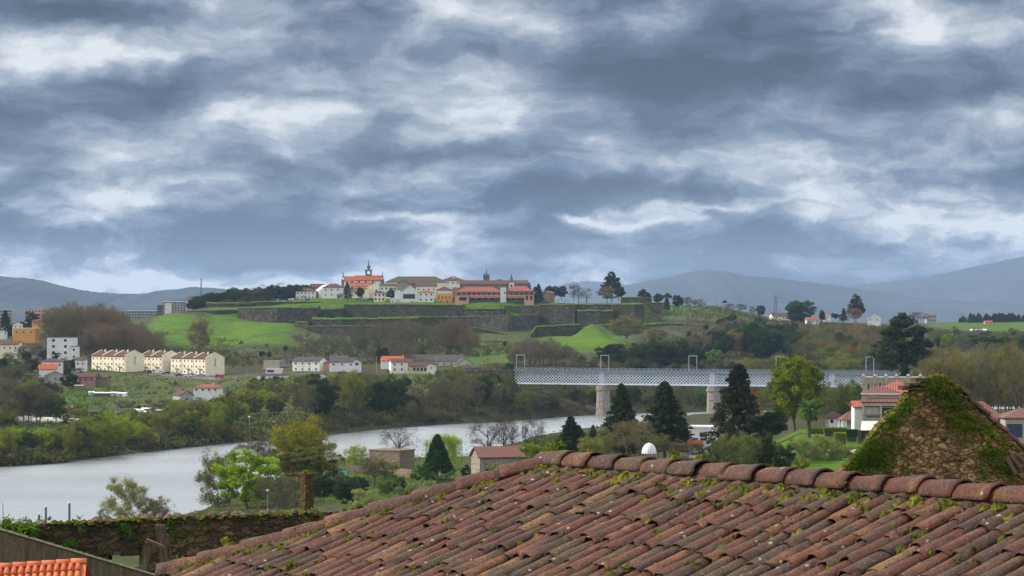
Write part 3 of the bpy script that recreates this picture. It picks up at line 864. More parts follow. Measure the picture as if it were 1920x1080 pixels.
spots = [(1512, 903, 3), (1545, 908, 3), (1490, 957, 2), (1380, 950, 2), (1460, 985, 2), (640, 968, 3), (1015, 862, 4), (1065, 860, 3), (1105, 852, 2), (1310, 868, 2), (1210, 870, 3), (1345, 880, 3),
         (1405, 885, 2), (1640, 920, 3), (1690, 912, 3), (1790, 918, 4), (1850, 925, 5), (1870, 932, 4), (1905, 925, 4), (1720, 1003, 3), (1810, 1060, 3), (905, 1035, 2), (1390, 1010, 2), (545, 1070, 4), (350, 1062, 5), (420, 1022, 3),
         (620, 975, 3), (770, 930, 3), (955, 880, 3), (930, 895, 2), (985, 885, 2), (1150, 1075, 3), (1080, 1020, 2), (860, 985, 3), (1290, 1070, 3), (1500, 870, 2), (1270, 860, 3), (1600, 1010, 2), (740, 1010, 2)]
for (px, py, k) in spots:
    c0 = on_roof(px, py)
    for _ in range(k * 2):
        q = c0 + r_ * rn.gauss(0, 0.07) + (dh - zz * TAN) * rn.gauss(0, 0.05) - nrm_main * 0.02
        lump(mb, q + RI, rn.uniform(.02, .055), rn.uniform(.03, .07), rn.uniform(0, 99), nrm=nrm_main)
for k in range(420):     # moss in the gutters between cover tiles and along the ridge
    s_ = rn.uniform(-1.5, 8.5); t_ = abs(rn.gauss(0, 0.10)) + 0.13 if k < 170 else rn.uniform(0.2, 2.8)
    if t_ < max(0, -s_): continue
    q = A + RI + r_ * s_ + dh * t_ - zz * t_ * TAN + nrm_main * (0.085 if k < 170 else 0.06)
    lump(mb, q, rn.uniform(.03, .08), rn.uniform(.03, .085), rn.uniform(0, 99), nrm=nrm_main)
for k in range(150):     # moss under the hip caps
    q_ = rn.uniform(0.05, 2.85)
    q = A + RI + (dh - r_) * q_ + r_ * rn.uniform(.1, .19) - zz * q_ * TAN + nrm_main * 0.07
    lump(mb, q, rn.uniform(.03, .075), rn.uniform(.03, .08), rn.uniform(0, 99), nrm=nrm_main)
mb.build('moss_patch', M['moss'], roof_root, kind='stuff', label='yellow-green moss cushions between the tiles')
mb = MB()
for (px, py, n_, L) in [(1018, 862, 90, .26), (1035, 850, 40, .16), (985, 880, 20, .12), (1050, 842, 26, .14), (920, 886, 26, .12), (835, 985, 12, .14), (930, 1000, 14, .14), (1100, 885, 16, .10), (548, 1068, 40, .16), (335, 1062, 60, .18),
                      (467, 1043, 16, .14), (1345, 955, 14, .1), (1385, 945, 14, .1), (1470, 988, 14, .1), (560, 1012, 20, .1), (530, 1035, 14, .16), (1180, 1072, 16, .12), (1795, 1058, 16, .1), (1745, 1045, 12, .1), (700, 1012, 12, .1), (1150, 1060, 10, .1),
                      (1580, 935, 14, .08), (1690, 1005, 14, .1), (1830, 1035, 14, .1), (1300, 1065, 14, .12), (880, 1075, 12, .1), (780, 1070, 12, .12), (905, 945, 14, .12)]:
    c0 = on_roof(px, py) + RI
    blades(mb, c0, n_, L, 0.014, rn)
    leafpatch(mb, [c0 + zz * .04], n_, 0.05, 0.022, rn)
o = mb.build('fern_tuft', M['leaf'], roof_root, kind='stuff', label='little ferns and weeds rooted in the tile joints')
o.color = (0.060, 0.085, 0.012, 1)

# ================================================================== ruined gable right behind the ridge
class Cells:
    """irregular rubble: relief for a wall face"""
    def __init__(s, size, seed): s.size = size; s.seed = seed
    def relief(s, x, z):
        gx_ = x / s.size; gz_ = z / (s.size * 0.62)
        ix = np.floor(gx_); iz = np.floor(gz_)
        best = np.full(x.shape, 9.0); sec = np.full(x.shape, 9.0); bid = np.zeros(x.shape)
        for dx_ in (-1, 0, 1):
            for dz_ in (-1, 0, 1):
                cx_ = ix + dx_; cz_ = iz + dz_
                jx = cx_ + 0.15 + 0.7 * cellhash(cx_, cz_, s.seed); jz = cz_ + 0.15 + 0.7 * cellhash(cx_, cz_, s.seed + 5)
                dd = np.sqrt((gx_ - jx) ** 2 + (gz_ - jz) ** 2)
                up_ = dd < best
                sec = np.where(up_, best, np.minimum(sec, dd))
                bid = np.where(up_, cellhash(cx_, cz_, s.seed + 9), bid)
                best = np.where(up_, dd, best)
        return sec - best, bid

def rubble_wall(name, mat_, M3, width, ztop, zbot, thick, cell, seed, parent=None, step=0.05, depth=0.05, hole=None, topn=0.05, **kw):
    """wall in local x-z plane, front towards -y. ztop: function of x; M3: world matrix"""
    nx = int(width / step) + 1
    xs = np.linspace(0, width, nx)
    tops = np.array([ztop(x_) for x_ in xs]) + npnoise(xs, xs * 0, 1.2, seed, 3) * topn
    nz = max(4, int((max(tops) - zbot) / step))
    fr = np.linspace(0, 1, nz + 1)
    Xg = np.repeat(xs[None, :], nz + 1, 0)
    Zg = zbot + fr[:, None] * (tops[None, :] - zbot)
    e_, bid = Cells(cell, seed).relief(Xg + npnoise(Xg, Zg, 2.0, seed) * cell * .8, Zg + npnoise(Xg, Zg, 2.0, seed + 4) * cell * .5)
    rel = np.clip(e_ / 0.35, 0, 1) ** 0.5 * depth + (bid - .5) * depth * 0.9 + npnoise(Xg, Zg, 5 / cell * .2, seed + 3, 3) * depth
    Yf = -rel
    vs = np.stack([Xg.ravel(), Yf.ravel(), Zg.ravel()], 1)
    vb = np.stack([Xg.ravel(), (thick + rel * .6).ravel(), Zg.ravel()], 1)
    nvt = vs.shape[0]
    ii = np.arange(nvt).reshape(nz + 1, nx)
    q = [np.stack([ii[:-1, :-1].ravel(), ii[:-1, 1:].ravel(), ii[1:, 1:].ravel(), ii[1:, :-1].ravel()], 1)]
    if hole is not None:
        cxx = (Xg[:-1, :-1] + Xg[1:, 1:]) / 2; czz = (Zg[:-1, :-1] + Zg[1:, 1:]) / 2
        keep = ~((cxx > hole[0]) & (cxx < hole[1]) & (czz > hole[2]) & (czz < hole[3])).ravel()
        q[0] = q[0][keep]
    q.append(q[0][:, ::-1] + nvt)
    q.append(np.stack([ii[-1, :-1], ii[-1, 1:], ii[-1, 1:] + nvt, ii[-1, :-1] + nvt], 1))
    q.append(np.stack([ii[:-1, 0], ii[1:, 0], ii[1:, 0] + nvt, ii[:-1, 0] + nvt], 1))
    q.append(np.stack([ii[1:, -1], ii[:-1, -1], ii[:-1, -1] + nvt, ii[1:, -1] + nvt], 1))
    me_ = np_mesh(name, np.concatenate([vs, vb]), np.concatenate(q), True)
    o_ = link_mesh(name, me_, mat_, parent, **kw)
    o_.matrix_local = M3
    return o_, xs, tops

def rubble_mat(name, a, b_, c3, cell, moss=0.35, mosscol=(0.055, 0.06, 0.012), damp=(0.03, 0.026, 0.018)):
    m, t = new_mat(name)
    p = oc(t)
    pw = t.v('ADD', p, t.v('SCALE', t.v('SUBTRACT', t.n('ShaderNodeTexNoise', i={'Scale': 4.0, 'Vector': p}).outputs[1], (.5, .5, .5)), cell * 0.9))
    pw = t.v('MULTIPLY', pw, (1, 1, 1.6))
    ed = t.vor(1 / cell, pw, 'DISTANCE_TO_EDGE', 0); idc = t.vor(1 / cell, pw, 'F1', 1)
    s_ = t.n('ShaderNodeSeparateColor'); t.set(s_, 0, idc)
    c = t.mix(s_.outputs[0], a, b_); c = t.mix(t.m('GREATER_THAN', s_.outputs[1], 0.7), c, c3)
    n2 = t.noise(14, p, 6, 0.7); n1 = t.noise(1.1, p, 7, 0.65); n0 = t.noise(0.55, t.v('MULTIPLY', p, (1, 1, .6)), 6, 0.6)
    c = t.mix(t.ramp(n2, [(0.42, 0.0), (0.62, 0.7)]), c, tuple(x * 0.35 for x in a))
    c = t.mix(t.ramp(ed, [(0.0, 0.8), (0.05, 0.0)]), c, damp)
    c = t.mix(t.ramp(n0, [(0.47, 0.0), (0.60, 0.65)]), c, damp)
    c = t.mix(t.ramp(n1, [(0.68 - moss * .4, 0.0), (0.74 - moss * .4, 0.85)]), c, t.mix(n2, mosscol, tuple(x * 2 for x in mosscol)))
    n4 = t.noise(5.5, p, 5, 0.7)
    c = t.mix(t.ramp(n4, [(0.67, 0.0), (0.72, 0.6)]), c, (0.42, 0.36, 0.26))
    finish(t, c, 0.95, t.bump(t.m('ADD', n2, t.ramp(ed, [(0, 0), (.12, 1)])), 0.9, 0.05), 0.15)
    return m
M['ruin'] = rubble_mat('ruin', (0.42, 0.225, 0.095), (0.24, 0.145, 0.07), (0.50, 0.33, 0.16), 0.17, 0.28)
M['old_wall'] = rubble_mat('old_wall', (0.13, 0.085, 0.045), (0.075, 0.055, 0.032), (0.17, 0.12, 0.06), 0.28, 0.42, (0.045, 0.05, 0.012))

DR = 60.0
ruin = empty('ruined_gable', W(1572, 910, DR), label='ruined triangular stone gable shaggy with moss and ivy, tiles down its right edge', cat='ruin')
ro = W(1572, 910, DR)
poly = [(1572, 886), (1585, 874), (1604, 856), (1618, 842), (1634, 816), (1653, 793), (1688, 762), (1702, 738), (1716, 727), (1728, 722), (1741, 711), (1750, 704), (1764, 702), (1776, 708), (1790, 722), (1813, 746), (1842, 774), (1880, 809), (1920, 846), (1960, 883), (1995, 915)]
def pz(px, py): return ZP(py, DR)
x0 = WX(1572, DR)
def rz_top(x):
    px = CX + (x + x0) * F / DR
    return ZP(float(np.interp(px, [q[0] for q in poly], [q[1] for q in poly])), DR)
wd = WX(1995, DR) - x0
o, rxs, rtops = rubble_wall('gable_wall', M['ruin'], Matrix.Translation(Vector((x0, DR, 0)) - Vector(ro)), wd, rz_top, 36.0, 0.6, 0.20, 3, ruin, 0.035, 0.07, topn=0.10)
rn = random.Random(5)
def ruin_pt(px, py, off=0.1):
    py = max(py, float(np.interp(px, [q[0] for q in poly], [q[1] for q in poly])) + 1.0)
    return W(px, py, DR - off) - Vector(ro)
# roof verge tiles running down the right edge
mb = MB()
seg = [(1790, 722), (1813, 746), (1842, 774), (1880, 809), (1920, 846), (1960, 883), (1995, 915)]
for a, b_ in zip(seg[:-1], seg[1:]):
    p0 = ruin_pt(a[0] + 3, a[1] + 2, .0); p1 = ruin_pt(b_[0] + 3, b_[1] + 2, .0)
    n_ = max(1, int((p1 - p0).length / 0.24)); ax = (p1 - p0).normalized()
    for k in range(n_):
        q = p0 + (p1 - p0) * (k / n_)
        for row in range(6):
            yy = 0.02 + row * 0.23
            s_ = Vector((0, 1, 0)); up_ = s_.cross(ax); up_ = up_ if up_.z > 0 else -up_
            axx = (ax + up_ * .10 + s_ * rn.gauss(0, .04)).normalized()
            tile_geo(mb, q + Vector((0, yy, 0)) + up_ * rn.uniform(0.0, 0.03), axx, s_, up_, 0.34, 0.085, 0.105, .016, PI, 8, 2, False, .004, rn)
o = mb.build('verge_tiles', M['tiles'], ruin)
for pl in o.data.polygons: pl.use_smooth = True
mb = MB()
for (px, py) in [(1716, 728), (1728, 722), (1740, 713)]:
    pp = ruin_pt(px, py, .05)
    mb.box(pp + Vector((-.3, -.08, -.04)), pp + Vector((.28, .6, .05)), None)
mb.build('capstone', M['old_wall'], ruin)
# moss on the left slope and top, ivy over the right shoulder
mb = MB(); edge = [(1583, 876), (1604, 857), (1618, 843), (1634, 816), (1653, 793), (1688, 762), (1702, 738), (1728, 722), (1750, 706), (1764, 702), (1778, 712), (1800, 735), (1830, 765), (1870, 803), (1910, 842)]
for a, b_ in zip(edge[:-1], edge[1:]):
    for k in range(40):
        f = rn.random(); q = ruin_pt(a[0] + (b_[0] - a[0]) * f, a[1] + (b_[1] - a[1]) * f, 0.0)
        off_ = Vector((rn.gauss(0, .03), rn.uniform(-.10, .5), -abs(rn.gauss(0, .06)) - .02))
        lump(mb, q + off_, rn.uniform(.025, .08), rn.uniform(.02, .06), rn.uniform(0, 99))
for (cx_, cy_, n_, sp) in [(1820, 790, 30, 18), (1855, 810, 20, 12), (1765, 712, 40, 18), (1700, 755, 20, 10), (1655, 840, 24, 20), (1860, 840, 14, 14)]:
    for k in range(n_):
        q = ruin_pt(cx_ + rn.gauss(0, sp), cy_ + rn.gauss(0, sp * .7), .06)
        lump(mb, q, rn.uniform(.03, .075), rn.uniform(.02, .05), rn.uniform(0, 99), nrm=Vector((0, -.8, .6)).normalized())
mb.build('moss', M['moss'], ruin, kind='stuff', label='yellow-green moss thick along the left slope and the peak')
mb = MB()
ivy = [(1775, 735, 240, 15), (1790, 752, 240, 14), (1765, 730, 150, 12), (1800, 775, 160, 12), (1748, 728, 60, 7), (1785, 790, 160, 14), (1810, 805, 130, 14), (1840, 800, 110, 12), (1850, 850, 120, 10), (1868, 855, 260, 11), (1885, 878, 240, 11), (1815, 825, 90, 12),
       (1668, 800, 150, 12), (1650, 825, 220, 16), (1630, 848, 420, 18), (1618, 860, 420, 12), (1604, 872, 200, 10), (1650, 860, 300, 16), (1668, 785, 160, 10), (1700, 765, 120, 9), (1660, 850, 140, 14), (1690, 775, 110, 9), (1640, 875, 150, 14), (1612, 880, 150, 12), (1712, 750, 60, 7), (1845, 885, 60, 8), (1900, 890, 120, 10), (1770, 760, 90, 10), (1675, 830, 80, 12)]
for (px, py, n_, sp) in ivy:
    pts = [ruin_pt(px + rn.gauss(0, sp), py + rn.gauss(0, sp * .8), rn.uniform(.06, .16)) for _ in range(22)]
    leafpatch(mb, pts, int(n_ * 2.6), 0.05, 0.026, rn)
o = mb.build('ivy', M['leaf'], ruin, kind='stuff', label='bright green ivy and weeds hanging over the right shoulder')
o.color = (0.045, 0.078, 0.011, 1)
mb = MB()
for a in ((1895, 852, 1915, 878), (1902, 850, 1930, 872), (1888, 858, 1905, 890)):
    mb.tube(ruin_pt(a[0], a[1], .2), ruin_pt(a[2], a[3], .25), .06, .05, 6)
mb.build('rafter', M['rust_wood'], ruin)

# ================================================================== stone wall with chimney, posts, concrete wall and new orange roof (lower left)
DW = 75.0
def wtop(x):
    px = CX + (x + WX(-30, DW)) * F / DW
    return ZP(float(np.interp(px, [-30, 0, 60, 200, 330, 480, 600, 700], [988, 984, 984, 978, 972, 967, 962, 958])), DW)
wroot = empty('stone_wall', W(60, 1100, DW), label='long mossy rubble wall with old tiles and weeds along its top', cat='wall')
wo = W(60, 1100, DW)
hl = (WX(205, DW) - WX(-30, DW), WX(262, DW) - WX(-30, DW), ZP(1068, DW), ZP(1041, DW))
o, wxs, wtops = rubble_wall('masonry', M['old_wall'], Matrix.Translation(Vector((WX(-30, DW), DW, 0)) - wo), WX(700, DW) - WX(-30, DW), wtop, 33.0, 0.55, 0.27, 21, wroot, 0.045, 0.07, hole=hl, topn=.08)
mb = MB()
mb.box(W(184, 1040, DW - .16) - wo, W(262, 1014, DW + .1) - wo)
mb.build('lintel', M['old_wall'], wroot)
mb = MB(); rn = random.Random(8)
k = 0
for px in np.arange(40, 640, 8.5):
    if rn.random() < 0.35 or (110 < px < 170): continue
    py = float(np.interp(px, [0, 60, 200, 330, 480, 600, 700], [984, 984, 978, 972, 967, 962, 958])) - 1
    q = W(px, py, DW - .14 + rn.uniform(-.05, .05)) - wo
    tile_geo(mb, q + Vector((0, .42, rn.uniform(0, .03))), Vector((rn.gauss(0, .2), -1, -.14)).normalized(), Vector((1, 0, rn.gauss(0, .15))).normalized(), zz, 0.50, .105, .09, .02, PI * .8, 7, 2, rn.random() < .4, .01, rn)
o = mb.build('coping_tiles', M['tiles'], wroot)
mb = MB()
for k in range(330):
    px = rn.uniform(0, 600)
    py = float(np.interp(px, [0, 60, 200, 330, 480, 600], [984, 984, 978, 972, 967, 962])) + rn.uniform(-1, 5)
    lump(mb, W(px, py, DW + rn.uniform(-.15, .4)) - wo, rn.uniform(.05, .14), rn.uniform(.04, .10), rn.uniform(0, 99))
mb.build('moss', M['moss'], wroot, kind='stuff', label='yellow-green moss along the wall top')
mb = MB()
for (px, py, n_, sp, s_) in [(235, 988, 150, 6, .03), (243, 998, 90, 4, .03), (130, 1018, 70, 6, .03), (150, 990, 40, 6, .03), (310, 985, 60, 5, .03), (140, 1025, 40, 4, .03), (60, 1000, 60, 8, .03), (480, 962, 60, 20, .02), (350, 968, 60, 20, .02)]:
    pts = [W(px + rn.gauss(0, sp), py + rn.gauss(0, sp * .7), DW - .2) - wo for _ in range(10)]
    leafpatch(mb, pts, n_ * 2, .05, s_ * 1.3, rn)
for px in (15, 45, 92, 150, 190, 400, 430, 470, 505, 560, 590):
    blades(mb, W(px, 979 - px * .03, DW) - wo, 16, .28, .014, rn)
o = mb.build('weeds', M['leaf'], wroot, kind='stuff', label='small green weeds hanging from the wall')
o.color = (0.045, 0.095, 0.02, 1)
# fern clump at the left end
fr = empty('fern_clump', W(22, 1000, DW - 1.0), label='leafy green fern clump on the left end of the mossy wall', cat='plant')
mb = MB()
for k in range(7):
    c0 = Vector((rn.gauss(0, .32), rn.gauss(0, .2), rn.uniform(-.05, .1)))
    blades(mb, c0, 60, .55, .03, rn, .8, 1.0)
pts = [Vector((rn.gauss(0, .33), rn.gauss(0, .2), rn.uniform(0, .4))) for _ in range(60)]
leafpatch(mb, pts, 900, .05, .035, rn)
o = mb.build('fronds', M['leaf'], fr); o.color = (0.05, 0.095, 0.014, 1)
mb = MB(); mb.tube((0, 0, -1.0), (0, 0, .2), .12, .05); mb.tube((-.2, 0, -.8), (-.25, 0, .85), .02, .008); mb.build('stem', M['bark'], fr)

# chimney on the wall
cb = W(575, 964, DW + .2)
ch = empty('chimney_stack', cb, math.radians(38), label='square mossy brick chimney standing on the old wall, weed on top', cat='chimney')
mb = MB(); mb.box((-.145, -.145, -.3), (.145, .145, 1.10)); mb.build('shaft', rubble_mat('chimney_brick', (0.13, 0.080, 0.030), (0.06, 0.045, 0.02), (0.18, 0.12, 0.05), 0.09, 0.42, (0.05, 0.055, 0.012)), ch)
mb = MB(); mb.box((-.165, -.165, 1.101), (.165, .165, 1.16)); mb.build('cap', M['old_wall'], ch)
mb = MB(); blades(mb, Vector((-.08, -.05, 1.16)), 40, .16, .012, rn); leafpatch(mb, [Vector((-.1, -.05, 1.2)), Vector((0, 0, -.15))], 60, .05, .025, rn)
leafpatch(mb, [Vector((-.2, -.25, .0)), Vector((.2, -.2, .0)), Vector((0, -.3, .05))], 240, .09, .03, rn)
o = mb.build('weeds', M['leaf'], ch, kind='stuff'); o.color = (0.10, 0.17, 0.02, 1)

m, t = new_mat('grey_wood')
p = oc(t); n1 = t.noise(4, t.v('MULTIPLY', p, (3, 3, .5)), 6, .7)
finish(t, t.ramp(n1, [(.35, (.035, .025, .018)), (.55, (.12, .085, .06)), (.7, (.22, .17, .13))]), .95, t.bump(n1, .8, .04), .1)
M['grey_wood'] = m
# weathered posts leaning at the wall
def post(pa, pb, w, d, label):
    a = W(*pa); b_ = W(*pb)
    ro_ = empty('wooden_post', b_, label=label, cat='post')
    mb = MB(); v_ = a - b_; s_ = Vector((1, 0, 0)); n_ = 5
    base = 0
    ringp = []
    for k in range(n_ + 1):
        f = k / n_; c_ = v_ * f
        ww = w * (1 - .12 * f) * (1 + .08 * mnoise.noise(Vector((k * .9, w * 30, d))))
        mb.v += [tuple(c_ + Vector(q)) for q in ((-ww, -d, 0), (ww, -d, 0), (ww, d, 0), (-ww, d, 0))]
    for k in range(n_):
        for j in range(4):
            mb.f.append((k * 4 + j, k * 4 + (j + 1) % 4, k * 4 + 4 + (j + 1) % 4, k * 4 + 4 + j))
    mb.f += [(3, 2, 1, 0), tuple(range(n_ * 4, n_ * 4 + 4))]
    mb.build('shaft', M['grey_wood'], ro_)
post((299, 984, DW - .9), (312, 1100, DW - .9), .135, .12, 'tallest grey weathered post standing against the mossy wall')
post((279, 1017, DW - 1.4), (262, 1100, DW - 1.4), .12, .12, 'short leaning weathered post at the left of the group')
post((312, 1002, DW - .7), (324, 1100, DW - .7), .07, .1, 'thin dark post behind the tallest one, nearest the tile roof')
pl_ = empty('loose_board', W(290, 1018, DW - 1.6), label='short dark board lying across the tops of two leaning posts', cat='board')
mb = MB(); a = W(274, 1012, DW - 1.6) - W(290, 1018, DW - 1.6); b_ = W(306, 1026, DW - 1.6) - W(290, 1018, DW - 1.6)
mb.bar(a, b_, .08, .25); mb.build('board', M['rust_wood'], pl_)

# sloping concrete boundary wall
DC = 55.0
cw0, cw1 = W(-40, 983, 50.0), W(330, 1092, 62.0)
cwr = empty('concrete_wall', cw0, label='sloping stained concrete wall with a lichened top edge, lower left', cat='wall')
m, t = new_mat('stained_concrete')
p = oc(t)
n1 = t.noise(1.2, p, 7, 0.7); n2 = t.noise(3.0, t.v('MULTIPLY', p, (1.3, 1.3, 0.45)), 6, 0.7); n3 = t.noise(20, p, 4, .7)
c = t.ramp(n2, [(0.35, (0.040, 0.032, 0.020)), (0.6, (0.115, 0.088, 0.052)), (0.78, (0.24, 0.20, 0.13))])
c = t.mix(t.ramp(n1, [(0.48, 0.0), (0.62, .7)]), c, (0.07, 0.068, 0.02))
c = t.mix(t.ramp(n3, [(0.62, 0.0), (0.70, .6)]), c, (0.35, 0.33, 0.26))
finish(t, c, 0.95, t.bump(n3, .5, .03), .15)
M['stained'] = m
mb = MB()
d_ = cw1 - cw0; nn = Vector((-d_.y, d_.x, 0)).normalized() * -1
if nn.y > 0: nn = -nn
th_ = 0.22
NN = 24
for k in range(NN + 1):
    q = d_ * (k / NN); wv_ = .015 * mnoise.noise(Vector((k * .7, 0, 1)))
    for (o_n, dz) in ((0, wv_), (-th_, wv_ + .01), (-th_, -6), (0, -6)):
        mb.v.append(tuple(q + nn * o_n + zz * dz))
for k in range(NN):
    for j in range(4):
        mb.f.append((k * 4 + j, k * 4 + 4 + j, k * 4 + 4 + (j + 1) % 4, k * 4 + (j + 1) % 4))
mb.f += [(0, 1, 2, 3), (NN * 4 + 3, NN * 4 + 2, NN * 4 + 1, NN * 4)]
mb.build('panel', M['stained'], cwr)
m, t = new_mat('lichen_coping')
n1 = t.noise(7, oc(t), 6, 0.7)
finish(t, t.ramp(n1, [(0.3, (0.12, 0.11, 0.06)), (0.5, (0.30, 0.29, 0.17)), (0.7, (0.45, 0.43, 0.30))]), 0.95, t.bump(n1, .8, .04), .1)
mb = MB()
for k in range(NN * 3 + 1):
    q = d_ * (k / NN / 3); wv_ = .02 * mnoise.noise(Vector((k * .9, 0, 1)))
    for (o_n, dz) in ((.03, .005), (.03, .05 + wv_), (-th_ - .03, .055 + wv_), (-th_ - .03, .012)):
        mb.v.append(tuple(q + nn * o_n + zz * dz))
for k in range(NN * 3):
    for j in range(4):
        mb.f.append((k * 4 + j, k * 4 + 4 + j, k * 4 + 4 + (j + 1) % 4, k * 4 + (j + 1) % 4))
mb.build('coping', m, cwr)

# small orange roof in the corner
DO = 48.0
oro = W(-30, 1066, DO)
orf = empty('orange_roofed_shed', oro, label='bright orange new tile roof of a shed in the bottom left corner', cat='shed')
m, t = new_mat('new_tiles')
gi = t.n('ShaderNodeNewGeometry'); n1 = t.noise(3, oc(t), 4, .6)
c = t.mix(gi.outputs['Random Per Island'], (0.46, 0.105, 0.04), (0.58, 0.155, 0.06))
c = t.mix(t.ramp(n1, [(0.5, 0.0), (0.7, .5)]), c, (0.30, 0.08, 0.04))
finish(t, c, 0.75, None, .3)
mb = MB(); rn = random.Random(3)
Lr = (WX(160, DO) - WX(-30, DO))
tl = math.tan(math.radians(24))
rise = (ZP(1056, DO) - ZP(1068, DO)) / Lr
axr = Vector((1, 0, rise)).normalized()
slo = Vector((.12, -1, -tl)).normalized(); nor = axr.cross(slo) * -1
nor = nor if nor.z > 0 else -nor
kk = 0
x_ = 0.04
while x_ < Lr:
    for row in range(6):
        o_ = axr * x_ + slo * (row * .30) - nor * (.0)
        tile_geo(mb, o_ + nor * .0, (slo + nor * .05).normalized(), axr, nor, .34, .042, .05, .010, PI, 7, 2, False, .0, rn)
    x_ += .128
x_ = 0
while x_ < Lr - .05:
    tile_geo(mb, axr * x_ + zz * .015, (axr - nor * .02).normalized(), slo, nor, .285, .075, .065, .01, PI, 8, 2, False, 0, rn); x_ += .262
o = mb.build('tiled_roof', m, orf)
for pl in o.data.polygons: pl.use_smooth = True
mb = MB(); e0 = axr * (Lr + .02)
mb.poly(-nor * .01, slo * 1.9 - nor * .01, slo * 1.9 + e0 - nor * .01, e0 - nor * .01)
mb.poly((0, 0, -.02), e0 - zz * .02, e0 + Vector((0, 1.7, -1.7 * tl)), Vector((0, 1.7, -1.7 * tl)))
mb.build('roof_deck', m, orf)
mb = MB(); mb.box((.05, -1.6, -4), (Lr - .1, 1.5, -.85)); mb.build('wall', M['concrete'], orf)

# ================================================================== buildings
def window_part(parent, x, y, z, w, h, face, mat=None, name='window', frame=None, dep=None):
    """x,z local position of the window centre on a face; face 'f' front, 'r' right, 'l' left"""
    mb = MB(); q = 0.06
    if face == 'f':
        mb.box((x - w / 2, y - q, z - h / 2), (x + w / 2, y + .05, z + h / 2))
    else:
        mb.box((y - (q if face == 'l' else .05), x - w / 2, z - h / 2), (y + (.05 if face == 'l' else q), x + w / 2, z + h / 2))
    o = mb.build(name, mat or M['glass'], parent)
    if frame:
        mb = MB(); b = .16
        if face == 'f': mb.box((x - w / 2 - b, y - .03, z - h / 2 - b), (x + w / 2 + b, y + .04, z + h / 2 + b))
        else: mb.box((y - .03, x - w / 2 - b, z - h / 2 - b), (y + .03, x + w / 2 + b, z + h / 2 + b))
        mb.build('frame', M[frame], o)
    return o

